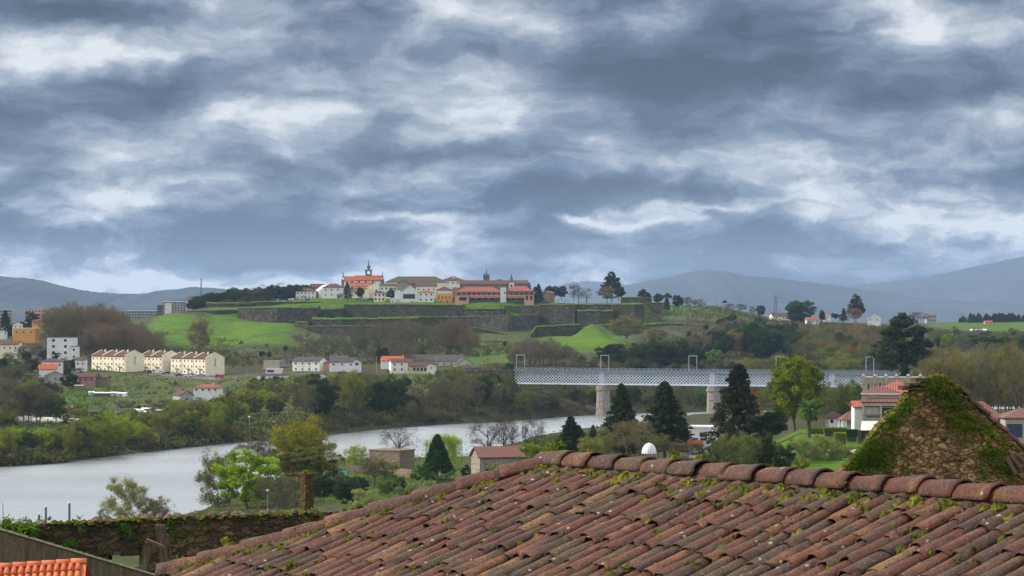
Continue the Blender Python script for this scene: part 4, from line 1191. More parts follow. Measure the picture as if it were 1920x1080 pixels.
def house(label, cat, name, px0, px1, py_eave, py_base, d, dep=9, roof='gable_x', roofh=2.2, yaw=0, wall='white_wall', roofm='brown_roof',
          wins=None, chim=None, group=None, over=0.4, width=None, extra_down=4, door=None, corner=False, wframe=None):
    """a house seen at photo columns px0..px1 with its eaves and base on the given rows, at distance d"""
    w = width if width else (px1 - px0) * d / F / max(.2, math.cos(math.radians(yaw)))
    h = (py_base - py_eave) * d / F
    z0 = ZP(py_base, d)
    cx = WX((px0 + px1) / 2, d)
    root = empty(name, (cx, d + dep / 2, z0), math.radians(yaw), label=label, cat=cat, group=group)
    x0, x1, y0, y1 = -w / 2, w / 2, -dep / 2, dep / 2
    mb = MB()
    mb.box((x0, y0, -extra_down), (x1, y1, h))
    if roof == 'gable_x':        # ridge runs left-right
        mb.prism([(x0, y0, h), (x0, y1, h), (x0, 0, h + roofh)], (w, 0, 0))
    elif roof == 'gable_y':      # gable faces the camera
        mb.prism([(x0, y0, h), (x1, y0, h), (0, y0, h + roofh)], (0, dep, 0))
    mb.build('wall', M[wall], root)
    o_ = over; th = 0.22
    mb = MB(); ef = o_ * roofh / (dep / 2 if roof == 'gable_x' else w / 2)
    if roof == 'gable_x':
        for s in (-1, 1):
            mb.prism([(x0 - o_, s * (dep / 2 + o_), h - ef), (x0 - o_, 0, h + roofh), (x0 - o_, 0, h + roofh + th), (x0 - o_, s * (dep / 2 + o_), h - ef + th)], (w + 2 * o_, 0, 0))
    elif roof == 'gable_y':
        for s in (-1, 1):
            mb.prism([(s * (w / 2 + o_), y0 - o_, h - ef), (0, y0 - o_, h + roofh), (0, y0 - o_, h + roofh + th), (s * (w / 2 + o_), y0 - o_, h - ef + th)], (0, dep + 2 * o_, 0))
    elif roof == 'hip':
        a = x0 - o_; b = x1 + o_; c = y0 - o_; e = y1 + o_
        if w >= dep:
            r = min(w / 2 - .01, dep / 2 * 0.9); p_, q_ = (a + r, 0, h + roofh), (b - r, 0, h + roofh)
            A_, B_, C_, D_ = (a, c, h), (b, c, h), (b, e, h), (a, e, h)
            mb.poly(A_, B_, q_, p_); mb.poly(B_, C_, q_); mb.poly(C_, D_, p_, q_); mb.poly(D_, A_, p_)
        else:
            r = min(dep / 2 - .01, w / 2 * 0.9); p_, q_ = (0, c + r, h + roofh), (0, e - r, h + roofh)
            A_, B_, C_, D_ = (a, c, h), (b, c, h), (b, e, h), (a, e, h)
            mb.poly(A_, B_, p_); mb.poly(B_, C_, q_, p_); mb.poly(C_, D_, q_); mb.poly(D_, A_, p_, q_)
        mb.box((a, c, h - .2), (b, e, h - .003))
    else:
        mb.box((x0 - .15, y0 - .15, h + .002), (x1 + .15, y1 + .15, h + .35))
    ro_ = mb.build('roof', M[roofm], root)
    for wd in (wins or []):
        face, nc, nr, ww, wh = wd[:5]
        a0, a1, b0, b1 = wd[5:9] if len(wd) >= 9 else (0, 1, 0, 1)
        wm = M[wd[9]] if len(wd) > 9 else None
        for i in range(nc):
            for j in range(nr):
                zc = h * (b0 + (b1 - b0) * (j + 0.55) / nr)
                if face == 'f':
                    window_part(root, x0 + w * (a0 + (a1 - a0) * (i + .5) / nc), y0, zc, ww, wh, 'f', wm, frame=wframe)
                elif face == 'r':
                    window_part(root, y0 + dep * (a0 + (a1 - a0) * (i + .5) / nc), x1, zc, ww, wh, 'r', wm, frame=wframe)
                else:
                    window_part(root, y0 + dep * (a0 + (a1 - a0) * (i + .5) / nc), x0, zc, ww, wh, 'l', wm, frame=wframe)
    for (cx_, cy_, ch_) in (chim or []):
        mb = MB(); mb.box((cx_ * w - .35, cy_ * dep - .35, h), (cx_ * w + .35, cy_ * dep + .35, h + roofh + ch_))
        mb.build('chimney', M['white_paint'] if wall == 'white_wall' else M[wall], ro_)
    if door:
        mb = MB(); mb.box((x0 + w * door[0] - .55, y0 - .05, 0), (x0 + w * door[0] + .55, y0 + .05, 2.1)); mb.build('door', M[door[1]], root)
    return root, w, h

# ---- terraced row, eight cream houses in three blocks, stepping along the road
YAW = -44
def row_unit(cx, cy, z0, n, label, last, first, seed):
    L, DP, HH, RH = 10.0, 13.0, 9.0, 2.6
    root = empty('row_house', (cx, cy, z0), math.radians(YAW), label=label, cat='house', group='cream terraced houses along the road')
    mb = MB(); mb.box((-L / 2, 0, -3), (L / 2, DP, HH)); mb.prism([(-L / 2, 0, HH), (-L / 2, DP, HH), (-L / 2, DP / 2, HH + RH)], (L, 0, 0))
    mb.build('wall', M['cream_wall'] if not last else M['cream_wall'], root)
    mb = MB()
    for (a, b) in ((-.5, 0.0), (DP + .5, 0.0)):
        mb.prism([(-L / 2 + .22, a, HH - .15), (-L / 2 + .22, DP / 2, HH + RH + .02), (-L / 2 + .22, DP / 2, HH + RH + .25), (-L / 2 + .22, a, HH + .1)], (L - .44, 0, 0))
    rf = mb.build('roof', M['brown_roof'], root)
    mb = MB()     # pale party walls rising through the roof
    for x_ in (-L / 2, L / 2 - .25):
        mb.prism([(x_, -.2, HH + .0), (x_, DP / 2, HH + RH + .1), (x_, DP + .2, HH + .0), (x_, DP + .2, HH + .55), (x_, DP / 2, HH + RH + .75), (x_, -.2, HH + .55)], (.25, 0, 0))
    mb.build('party_wall', M['cream_wall'], root)
    rn_ = random.Random(seed)
    for fl in range(3):
        for k in range(3):
            xx = -L / 2 + 1.9 + k * 3.1
            if fl == 0 and k == 1:
                mb = MB(); mb.box((xx - .55, -.06, 0), (xx + .55, .05, 2.1)); mb.build('door', M['rust_wood'], root)
            else:
                w_ = window_part(root, xx, 0, 1.7 + fl * 2.9, 1.0 if k != 1 else .7, 1.1, 'f', frame='white_paint')
    mb = MB(); mb.box((-1.6, -.9, 3.2), (1.6, -.02, 3.32)); mb.box((-1.6, -.95, 3.33), (1.6, -.86, 4.2)); mb.build('balcony', M['beige_wall'], root)
    mb = MB(); mb.tube((L / 2 - .6, -.08, 0), (L / 2 - .6, -.08, HH), .07); mb.build('drainpipe', M['grey_wall'], root)
    if last:
        mb = MB(); mb.box((L / 2 + .001, DP / 2 - .45, 4.6), (L / 2 + .05, DP / 2 + .45, 9.0)); mb.build('vent_strip', M['grey_wall'], root)
    mb = MB(); mb.box((1.0, DP / 2 - 2.2, HH + RH - .8), (1.6, DP / 2 - 1.6, HH + RH + 1.0)); mb.build('chimney', M['cream_wall'], rf)
    return root
fd = Vector((math.cos(math.radians(YAW)), math.sin(math.radians(YAW)), 0))
bi = 0
for (pxc, dc, zc, n_, nm) in ((235, 1450, ZP(699, 1450), 3, 'left'), (304.5, 1462, ZP(699.5, 1462), 2, 'middle'), (386, 1440, ZP(703.5, 1440), 3, 'right')):
    corner_ = Vector((WX(pxc, dc), dc, zc))
    for k in range(n_):
        c_ = corner_ - fd * (5 + 10.0 * (n_ - 1 - k))
        pos = ['left end', 'middle', 'right end'][k] if n_ == 3 else ['left end', 'right end'][k]
        row_unit(c_.x, c_.y, zc, n_, 'cream terraced house at the %s of the %s block of the row' % (pos, nm), k == n_ - 1, k == 0, bi); bi += 1

# ---- houses on the far bank
W1 = [('f', 3, 2, 1.0, 1.2)]
house('white four-storey apartment block with flat dark roof edge, left of the cream row', 'apartment block', 'apartment_block', 88, 139, 633, 676, 1520, 12, 'flat', .3, 0, 'white_wall', 'slate_roof', [('f', 2, 3, 1.6, 1.5, .02, .9, .2, 1)])
house('small white annex with dark flat roof beside the white apartment block', 'building', 'annex', 132, 145, 650, 676, 1516, 8, 'flat', .3, 0, 'white_wall', 'slate_roof', [('f', 1, 2, 1.2, 1.2)])
house('yellow ochre block above the trees on the left', 'building', 'building', 26, 68, 616, 631, 1720, 12, 'flat', .3, -8, 'ochre_wall', 'cream_wall', [('f', 3, 1, .9, 1)])
house('small yellow house behind the ochre block', 'house', 'house', 60, 80, 604, 613, 1800, 9, 'gable_x', 1.5, 0, 'ochre_wall', 'brown_roof', [('f', 2, 1, .8, .9)])
house('white house with orange roof left of the ochre block', 'house', 'house', 22, 40, 608, 618, 1780, 9, 'gable_y', 1.8, 12, 'white_wall', 'brown_roof', [('f', 2, 1, .8, .9)])
house('long pink apartment block on the hill behind the bare plane trees', 'apartment block', 'apartment_block', 48, 98, 581, 600, 2300, 14, 'flat', .4, -10, 'salmon_wall', 'grey_wall', [('f', 8, 3, 1.2, 1.2)])
house('grey apartment block cut by the left edge behind the dark cypress', 'apartment block', 'apartment_block', -14, 21, 581, 606, 2250, 14, 'flat', .4, 0, 'grey_wall', 'white_wall', [('f', 7, 4, 1.5, 1.3)])
house('white house low at the left edge under the cypress', 'house', 'house', -8, 9, 612, 625, 1750, 9, 'gable_x', 1.4, 0, 'white_wall', 'brown_roof', [('f', 2, 1, .9, 1)])
house('long white house with rusty roof at the left edge below the ochre block', 'house', 'house', -6, 36, 646, 660, 1560, 9, 'gable_x', 1.8, -6, 'cream_wall', 'brown_roof', [('f', 4, 1, 1, 1)])
house('grey-walled house with dark red roof right of the long rusty-roofed house', 'house', 'house', 36, 52, 651, 662, 1555, 9, 'hip', 1.5, 0, 'grey_wall', 'brown_roof', [('f', 1, 1, 1, 1)])
house('white two-storey house with brown hip roof above the bright orange roof', 'house', 'house', 76, 115, 678, 696, 1400, 9, 'hip', 1.7, 10, 'white_wall', 'brown_roof', [('f', 3, 1, .9, 1.1, 0, 1, .35, .9)], [(.3, .1, .6)])
house('bright orange roof of the low extension before the white hip-roofed house', 'house', 'house', 72, 104, 692, 700, 1385, 6, 'gable_x', 2.2, 8, 'white_wall', 'orange_roof')
house('small white gabled shed with grey front below the orange roof', 'house', 'house', 82, 119, 705, 716, 1340, 9, 'gable_y', 2.2, 12, 'grey_wall', 'brown_roof', [('f', 1, 1, .8, .8)])
house('low pink house with brown roof below the cream row', 'house', 'house', 136, 180, 707, 718, 1330, 9, 'gable_x', 1.8, -8, 'pink_wall', 'brown_roof', [('f', 4, 1, 1, .9)])
house('rusty shed joined to the right of the pink house', 'shed', 'shed', 180, 203, 708, 716, 1332, 6, 'gable_x', .8, -8, 'tan_wall', 'brown_roof')
house('tiny white house left of the cream row', 'house', 'house', 141, 160, 675, 690, 1440, 7, 'gable_x', 1.2, 0, 'white_wall', 'brown_roof', [('f', 2, 1, .8, .9)])
house('grey house with brown gable roof among the gardens under the road', 'house', 'house', 329, 352, 741, 758, 1190, 10, 'gable_y', 1.9, 28, 'grey_wall', 'brown_roof', [('f', 1, 1, .9, 1.1)])
house('white house with wide red hip roof behind the grey gable in the gardens', 'house', 'house', 364, 412, 727, 736, 1215, 9, 'hip', 1.6, -6, 'white_wall', 'salmon_roof', [('f', 4, 1, .9, .9)], [(.2, .1, .2)])
# middle group
house('white house with parapet box on its brown roof, right of the parked cars', 'house', 'house', 484, 541, 703, 716, 1380, 10, 'hip', 1.8, -8, 'white_wall', 'brown_roof', [('f', 4, 1, .9, 1.2, .1, .95, 0, 1)])
house('white box dormer standing on the hip roof beside the parked cars', 'dormer', 'dormer', 499, 529, 692, 701, 1381.5, 3, 'flat', .25, -8, 'white_wall', 'white_wall', [('f', 1, 1, 3.6, 1.2, .05, .55, 0, 1)], extra_down=1.2)
house('yellowish flat shed on the slope left of the white houses', 'shed', 'shed', 494, 524, 677, 686, 1480, 8, 'flat', .3, 0, 'beige_wall', 'concrete')
house('small grey gabled house beside the yellowish shed', 'house', 'house', 522, 549, 677, 686, 1490, 8, 'gable_y', 1.8, -14, 'grey_wall', 'brown_roof', [('f', 2, 1, .9, .9)])
house('white two-storey house with orange balcony band and dark roof', 'house', 'house', 554, 606, 677, 698, 1440, 11, 'gable_x', 2.0, -20, 'white_wall', 'slate_roof', [('f', 4, 2, .9, 1.0)], [(.1, .1, .3)])
house('low red-roofed link beside the orange-banded house', 'house', 'house', 603, 618, 682, 689, 1442, 7, 'gable_x', 1.1, 0, 'salmon_wall', 'salmon_roof')
house('long white bungalow with black slate roof in the middle of the slope', 'house', 'house', 619, 668, 679, 689, 1430, 10, 'gable_x', 2.2, -6, 'white_wall', 'slate_roof', [('f', 3, 1, .9, 1.0)])
house('white garage gable at the right end of the slate-roofed bungalow', 'house', 'house', 662, 676, 678, 688, 1424, 8, 'gable_y', 1.3, 0, 'white_wall', 'slate_roof', [('f', 1, 1, 1.6, 1.4)])
house('red roofed house peeping above the slate bungalow', 'house', 'house', 618, 652, 672, 678, 1475, 8, 'gable_x', 1.3, 0, 'salmon_wall', 'brown_roof')
house('white house with bright orange roof left of the long grey hall', 'house', 'house', 716, 756, 676, 684, 1470, 9, 'gable_x', 2.2, -10, 'white_wall', 'orange_roof', [('f', 1, 1, .9, .9)], [(.45, .2, .4)])
house('white two-storey house with brown roof below the bright orange roof', 'house', 'house', 731, 770, 679, 698, 1420, 9, 'gable_x', 1.6, 10, 'white_wall', 'brown_roof', [('f', 3, 2, .9, 1.1)])
house('long hall with grey roof beside the bridge end', 'hall', 'hall', 762, 868, 677, 688, 1480, 16, 'gable_x', 3.2, -4, 'beige_wall', 'slate_roof', [('f', 8, 1, .9, .9)])
house('grey gabled end of the long hall', 'hall', 'hall', 851, 888, 684, 698, 1455, 14, 'gable_y', 3.4, 6, 'beige_wall', 'slate_roof', [('f', 2, 1, 1.0, 1.0)])
house('low house with arched white porch and red roof before the long hall', 'house', 'house', 768, 814, 687, 697, 1408, 8, 'gable_x', 2.0, -6, 'beige_wall', 'brown_roof', [('f', 4, 1, 1.3, 1.8, .15, .75, -.1, .9, 'dark')])
house('small white gable at the right end of the arched porch', 'house', 'house', 800, 817, 685, 696, 1402, 7, 'gable_y', 1.0, 0, 'white_wall', 'brown_roof', [('f', 1, 1, .8, .8)])
house('station shed with grey roof at the bridge head', 'shed', 'shed', 868, 904, 690, 699, 1395, 9, 'gable_x', 1.5, 0, 'grey_wall', 'slate_roof', [('f', 3, 1, .9, .9)])
house('white hut among the trees under the bungalow', 'hut', 'hut', 599, 610, 703, 709, 1330, 5, 'gable_y', .9, 0, 'white_wall', 'slate_roof')
# apartments behind the glacis on the left
house('long grey apartment block low behind the bare trees left of the white slab', 'apartment block', 'apartment_block', 237, 296, 583, 603, 2350, 14, 'flat', .5, 0, 'grey_wall', 'white_paint', [('f', 12, 4, 1.5, 1.3)])
house('tall grey apartment block with many balconies left of the fortress woods', 'apartment block', 'apartment_block', 309, 352, 566, 594, 2250, 16, 'flat', .5, -12, 'grey_wall', 'white_paint', [('f', 8, 6, 1.5, 1.4)])
house('white windowless slab tower against the grey apartment block', 'apartment block', 'apartment_block', 309, 319, 569, 596, 2210, 8, 'flat', .3, 0, 'white_wall', 'white_paint')
house('dark brown apartment block left of the white slab', 'apartment block', 'apartment_block', 295, 309, 573, 595, 2260, 12, 'flat', .5, 0, 'tan_wall', 'dark', [('f', 3, 5, 1.8, 1.1)])
house('pink house tip at the left edge of the fortress woods', 'house', 'house', 354, 366, 560, 570, 2200, 10, 'gable_x', 1.8, 0, 'salmon_wall', 'brown_roof', [('f', 2, 1, .9, 1)])
mb = MB(); mb.tube((0, 0, -2), (0, 0, 17), .6, .35, 8)
ap = empty('antenna_mast', W(377, 562, 2150), label='thin mast rising from the woods left of the fortress', cat='mast'); mb.build('mast', M['steel_dark'], ap)

# ---- town on the fortress hill (d about 2000)
D0 = 2000.0
WW = [('f', 3, 1, 1.1, 1.4)]
house('old white house with brown roof at the left end of the hill town', 'house', 'house', 556, 592, 546, 562, 1990, 11, 'hip', 2.6, -6, 'white_wall', 'brown_roof', [('f', 5, 2, 1.0, 1.2)])
house('red-brown gabled roof behind the leftmost town house', 'house', 'house', 582, 606, 539, 550, 2040, 11, 'gable_x', 2.6, 12, 'tan_wall', 'brown_roof')
house('white house with plain pale gable second from left in the town', 'house', 'house', 594, 622, 545, 560, 1995, 12, 'gable_y', 4.0, 18, 'white_wall', 'white_paint', [('f', 2, 1, 1.0, 1.2)])
house('big white house with brown hip roof left of the dark cypress in town', 'house', 'house', 607, 642, 539, 558, 1985, 12, 'hip', 3.0, -10, 'white_wall', 'brown_roof', [('f', 3, 2, 1.0, 1.2)])
house('white house between cypress and church wall', 'house', 'house', 684, 710, 538, 554, 2020, 9, 'gable_y', 2.0, 0, 'cream_wall', 'red_roof', [('f', 2, 1, .9, 1.0)])
house('tall plain white block right of the church', 'building', 'building', 700, 711, 532, 550, 2015, 9, 'flat', .3, 0, 'white_wall', 'white_paint', [('f', 1, 1, 1.5, 1.2, .2, .8, 0, .5)])
house('low dark-roofed white house between the church and the balcony house', 'house', 'house', 712, 745, 536, 547, 2010, 10, 'gable_x', 1.6, 0, 'white_wall', 'mossy_roof', [('f', 4, 1, 1.3, 1.4)])
house('long mossy green roof high behind the town centre', 'building', 'building', 722, 838, 529, 540, 2080, 22, 'hip', 4.6, 0, 'cream_wall', 'mossy_roof')
house('stone gable with pale plaster beside the long mossy roof', 'house', 'house', 747, 768, 532, 548, 2005, 12, 'gable_y', 3.0, -8, 'granite', 'brown_roof')
house('steep red-brown roof behind the stone gable', 'house', 'house', 765, 786, 531, 545, 2030, 12, 'gable_x', 2.4, 0, 'tan_wall', 'brown_roof')
house('small glazed-balcony house with dark roof above the rampart', 'house', 'house', 701, 722, 549, 566, 1960, 9, 'hip', 1.8, 0, 'cream_wall', 'mossy_roof', [('f', 3, 2, 1.2, 1.6)])
house('white hut with dark opening left of the balcony house', 'hut', 'hut', 732, 741, 560, 567, 1946, 6, 'flat', .3, 0, 'white_wall', 'white_paint', [('f', 1, 1, 1.2, .9, .1, .8, 0, .5, 'dark')])
house('white house with pointed left wall next to the dark balcony', 'house', 'house', 740, 752, 548, 567, 1950, 12, 'gable_y', 1.3, 0, 'white_wall', 'white_paint', [('f', 1, 1, .8, .9, .3, .8, 0, .4)])
house('large white house with wide dark glazed balcony, front of the town', 'house', 'house', 752, 784, 547, 567, 1948, 14, 'gable_y', 4.2, 0, 'white_wall', 'cream_wall', [('f', 6, 1, 1.5, 3.4, .12, .82, .12, .92), ('f', 1, 1, 1.0, .8, .5, .8, -.1, .2, 'dark')])
house('white two-storey house with small red hip roof right of the balcony', 'house', 'house', 784, 814, 548, 567, 1945, 11, 'hip', 1.7, 0, 'white_wall', 'red_roof', [('f', 3, 2, 1.1, 1.4)])
house('white house with brown roof and dormer band behind the balcony house', 'house', 'house', 780, 818, 537, 550, 1990, 12, 'gable_x', 2.4, 0, 'white_wall', 'brown_roof', [('f', 4, 1, 1.0, 1.1)])
house('yellow ochre house with grey glazed gallery in the hill town', 'house', 'house', 818, 848, 544, 568, 1950, 12, 'hip', 2.8, 0, 'ochre_wall', 'brown_roof', [('f', 1, 1, 10.0, 1.9, .05, .95, .66, .98, 'steel'), ('f', 4, 1, .9, 1.6, .05, .95, .2, .6), ('f', 2, 1, .9, 1.5, .1, .9, -.05, .25)])
house('narrow orange house squeezed between the ochre house and the long pousada', 'house', 'house', 849, 862, 543, 566, 1956, 10, 'gable_x', 1.4, 0, 'ochre_wall', 'brown_roof', [('f', 2, 2, .9, 1.3)])
house('large brown roofed manor with square lantern tower, highest on the right', 'building', 'manor', 826, 872, 526, 535, 2120, 20, 'hip', 3.6, 0, 'white_wall', 'brown_roof', [('f', 5, 1, 1.2, 1.3)])
house('square glazed lantern on the manor roof', 'lantern tower', 'lantern', 848, 856, 519, 528, 2124, 4, 'flat', .4, 0, 'white_wall', 'slate_roof', [('f', 2, 1, .9, 1.8)])
house('long dark brown roof behind the pousada and spire', 'building', 'building', 862, 950, 533, 545, 2040, 18, 'gable_x', 3.0, 0, 'tan_wall', 'brown_roof')
house('brown roof mound left of the white bell turret', 'building', 'building', 918, 955, 530, 540, 2070, 16, 'hip', 3.0, 0, 'tan_wall', 'brown_roof')
house('brown roof behind and right of the white bell turret', 'building', 'building', 950, 990, 532, 545, 2050, 18, 'gable_x', 2.6, 0, 'tan_wall', 'brown_roof')
# the long inn with salmon roof
house('left wing of the long stone inn with salmon roof and arched orange front', 'inn', 'inn', 856, 940, 547, 564.5, 1940, 14, 'hip', 3.6, 0, 'tan_wall', 'salmon_roof', [('f', 9, 1, 1.4, 1.7, 0, 1, .55, .95), ('f', 5, 1, 2.8, 1.9, .3, 1, .02, .45, 'dark')])
house('right wing of the long stone inn, salmon roof and orange veranda', 'inn', 'inn', 945, 1001, 546, 564.5, 1936, 14, 'hip', 3.6, 0, 'tan_wall', 'salmon_roof', [('f', 6, 1, 1.4, 1.7, 0, 1, .55, .95), ('f', 5, 1, 2.2, 1.9, .05, .95, .02, .45, 'dark')])
house('white stair tower dividing the long stone inn', 'tower', 'stair_tower', 938, 949, 540, 564.5, 1934, 6, 'flat', .2, 0, 'white_wall', 'white_paint', [('f', 1, 1, 1.1, 1.4, .5, 1, .4, .8)])
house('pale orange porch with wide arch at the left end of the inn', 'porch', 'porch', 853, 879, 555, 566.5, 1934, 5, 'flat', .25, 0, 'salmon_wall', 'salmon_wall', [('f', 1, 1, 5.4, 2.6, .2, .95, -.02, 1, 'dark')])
house('orange veranda strip under the left wing windows', 'veranda', 'veranda', 881, 936, 556, 558, 1935, 3, 'gable_x', .8, 0, 'salmon_wall', 'salmon_roof', extra_down=.2)
house('orange veranda strip under the right wing windows', 'veranda', 'veranda', 951, 983, 556, 558, 1931, 3, 'gable_x', .8, 0, 'salmon_wall', 'salmon_roof', extra_down=.2)
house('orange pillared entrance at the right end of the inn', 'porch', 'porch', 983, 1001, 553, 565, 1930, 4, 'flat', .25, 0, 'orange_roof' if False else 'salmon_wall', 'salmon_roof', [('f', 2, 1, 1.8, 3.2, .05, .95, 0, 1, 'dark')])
house('brown stone block with sloping salmon roof right of the dark cypress', 'building', 'building', 1019, 1035, 549, 566, 1938, 12, 'gable_y', 1.2, -20, 'tan_wall', 'salmon_roof')
house('low brown wall building behind the cypress right of the inn', 'building', 'building', 1000, 1022, 551, 566, 1950, 8, 'gable_x', 1.2, 0, 'tan_wall', 'salmon_roof')
# right hand hill
house('white farmhouse with brown roof on the crest by the tall pylon', 'house', 'house', 1446, 1486, 593, 600, 2180, 10, 'gable_x', 2.6, 14, 'white_wall', 'brown_roof', [('f', 3, 1, 1.0, 1.1)])
house('low white house with red roof below the crest among trees', 'house', 'house', 1512, 1536, 600, 607, 2060, 9, 'gable_x', 2.0, 0, 'white_wall', 'salmon_roof', [('f', 3, 1, .9, 1.2)])
house('small white gable with bright red roof on the right crest', 'house', 'house', 1546, 1558, 591, 596, 2200, 8, 'gable_y', 1.8, 0, 'white_wall', 'red_roof', [('f', 1, 1, .9, .9)])
house('white twin-gabled house right of the eucalyptus on the crest', 'house', 'house', 1629, 1652, 597, 603, 2150, 10, 'gable_y', 3.2, -10, 'white_wall', 'white_paint', [('f', 2, 1, .9, .9)])
house('flat grey concrete block on the skyline behind the big eucalyptus', 'building', 'building', 1738, 1756, 591, 604, 2650, 14, 'flat', .3, 0, 'concrete', 'concrete', [('f', 4, 2, 1.2, 1.2)])
house('tiny red-roofed barn on the bright green field at the right', 'barn', 'barn', 1847, 1861, 604, 607, 2560, 8, 'gable_x', 1.2, 0, 'salmon_wall', 'red_roof')
house('long white greenhouse strip under the green field at the right', 'greenhouse', 'greenhouse', 1822, 1850, 619, 621, 2300, 8, 'gable_x', .8, 0, 'white_wall', 'white_paint')

# ---- church with belfry
def frustum(mb, c, s0, s1, z0, z1, sy=1.0):
    i = len(mb.v)
    for (s, z) in ((s0, z0), (s1, z1)):
        for (a, b) in ((-1, -1), (1, -1), (1, 1), (-1, 1)):
            mb.v.append((c[0] + a * s / 2, c[1] + b * s * sy / 2, z))
    mb.f += [(i + 3, i + 2, i + 1, i), (i + 4, i + 5, i + 6, i + 7)] + [(i + k, i + (k + 1) % 4, i + 4 + (k + 1) % 4, i + 4 + k) for k in range(4)]
dch = 2030.0
k_ = dch / F
chr_ = empty('church', W(681, 552, dch), label='large church with bright red roofs and a tall grey belfry, crowning the hill town', cat='church')
def cx_(px): return (px - 681) * k_
def cz_(py): return (552 - py) * k_
mb = MB(); mb.box((cx_(642), 0, -3), (cx_(717), 14, cz_(527))); mb.box((cx_(648), -6, -3), (cx_(706), -.01, cz_(534)))
mb.prism([(cx_(642), 0, cz_(527)), (cx_(642), 14, cz_(527)), (cx_(642), 7, cz_(519))], (cx_(717) - cx_(642), 0, 0)); mb.build('wall', M['white_wall'], chr_)
mb = MB()
for s in (0, 1):
    y_ = -.6 if s == 0 else 14.6
    mb.prism([(cx_(644), y_, cz_(527.5)), (cx_(644), 7, cz_(518.5)), (cx_(644), 7, cz_(517.8)), (cx_(644), y_, cz_(526.8))], (cx_(664) - cx_(644), 0, 0))
    mb.prism([(cx_(664), y_, cz_(526)), (cx_(664), 7, cz_(517)), (cx_(664), 7, cz_(516.2)), (cx_(664), y_, cz_(525.3))], (cx_(715) - cx_(664), 0, 0))
mb.build('main_roof', M['red_roof'], chr_)
mb = MB(); mb.prism([(cx_(655), -6.5, cz_(536)), (cx_(655), -.05, cz_(530.5)), (cx_(655), -.05, cz_(529.8)), (cx_(655), -6.5, cz_(535.3))], (cx_(706) - cx_(655), 0, 0)); mb.build('aisle_roof', M['red_roof'], chr_)
mb = MB(); mb.box((cx_(668), -12, -3), (cx_(694), -6.1, cz_(541))); mb.build('chapel', M['cream_wall'], chr_)
mb = MB(); mb.prism([(cx_(666), -12.5, cz_(542)), (cx_(666), -6.2, cz_(537)), (cx_(666), -6.2, cz_(536.2)), (cx_(666), -12.5, cz_(541.3))], (cx_(690) - cx_(666), 0, 0)); mb.build('chapel_roof', M['red_roof'], chr_)
for px in (660, 673, 686, 699): window_part(chr_, cx_(px), 0, cz_(529), 1.5, 1.9, 'f')
for px in (661, 676, 692): window_part(chr_, cx_(px), -6, cz_(542), 1.2, 1.8, 'f')
for px in (642.5, 716.5):
    mb = MB(); mb.box((cx_(px) - .9, -.4, -3), (cx_(px) + .9, 14.4, cz_(524))); mb.build('end_pilaster', M['tower_stone'], chr_)
    mb = MB(); frustum(mb, (cx_(px), 6.5), 1.7, 1.2, cz_(524), cz_(518)); frustum(mb, (cx_(px), 6.5), .9, .12, cz_(518), cz_(508.5)); mb.build('pinnacle', M['tower_stone'], chr_)
mb = MB(); tx = cx_(690)
mb.box((tx - 2.2, 6.4, 0), (tx + 2.2, 10.8, cz_(514)))
for a in (-1, 1):
    for b in (-1, 1):
        mb.box((tx + a * 1.8 - .55, 8.6 + b * 1.8 - .55, cz_(514)), (tx + a * 1.8 + .55, 8.6 + b * 1.8 + .55, cz_(508)))
mb.box((tx - 2.5, 6.1, cz_(508)), (tx + 2.5, 11.1, cz_(507)))
tw = mb.build('belfry', M['tower_stone'], chr_)
mb = MB()
for a in (-1, 1):
    for b in (-1, 1):
        frustum(mb, (tx + a * 2.2, 8.6 + b * 2.2), .9, .15, cz_(507), cz_(503.5))
frustum(mb, (tx, 8.6), 3.6, 2.2, cz_(507), cz_(505)); mb.lathe((tx, 8.6, cz_(505)), [(1.1, 0), (1.1, 1.4), (1.6, 1.6), (1.3, 2.6), (.6, 3.2), (.5, 4.0), (.8, 4.2), (.25, 5.0), (.12, 7.2), (.05, 7.3)], 8)
mb.build('cupola', M['tower_stone'], tw)
mb = MB(); mb.box((tx - .7, 8.55, cz_(491.2)), (tx + .7, 8.65, cz_(490.6))); mb.box((tx - .1, 8.55, cz_(492)), (tx + .1, 8.65, cz_(489))); mb.build('vane', M['steel_dark'], tw)
# slender dark spire
dsp = 2060.0; k_ = dsp / F
sp = empty('church_spire', W(912, 542, dsp), label='slender dark stone spire with four corner pinnacles, above the inn roof', cat='church tower')
mb = MB(); s1 = 4.6
for a in (-1, 1):
    for b in (-1, 1):
        mb.box((a * 1.9 - .45, b * 1.9 - .45, -6), (a * 1.9 + .45, b * 1.9 + .45, 27 * k_))
mb.box((-2.2, -2.2, -6), (2.2, 2.2, 12 * k_)); mb.box((-2.35, -2.35, 22 * k_), (2.35, 2.35, 24 * k_)); mb.build('shaft', M['tower_stone'], sp)
mb = MB(); mb.box((-.5, -2.28, 13 * k_), (.5, -2.1, 21 * k_)); mb.build('bell_opening', M['dark'], sp)
mb = MB(); mb.box((-1.4, -1.9, 12 * k_), (1.4, 1.9, 22 * k_)); mb.build('inner_wall', M['grey_wall'], sp)
mb = MB(); frustum(mb, (0, 0), 3.6, 2.0, 24 * k_, 28.5 * k_); frustum(mb, (0, 0), 2.0, .9, 28.5 * k_, 31 * k_); frustum(mb, (0, 0), .9, .08, 31 * k_, 38.5 * k_)
for a in (-1, 1):
    for b in (-1, 1): frustum(mb, (a * 2, b * 2), .8, .1, 27 * k_, 30 * k_)
mb.build('spire', M['tower_stone'], sp)
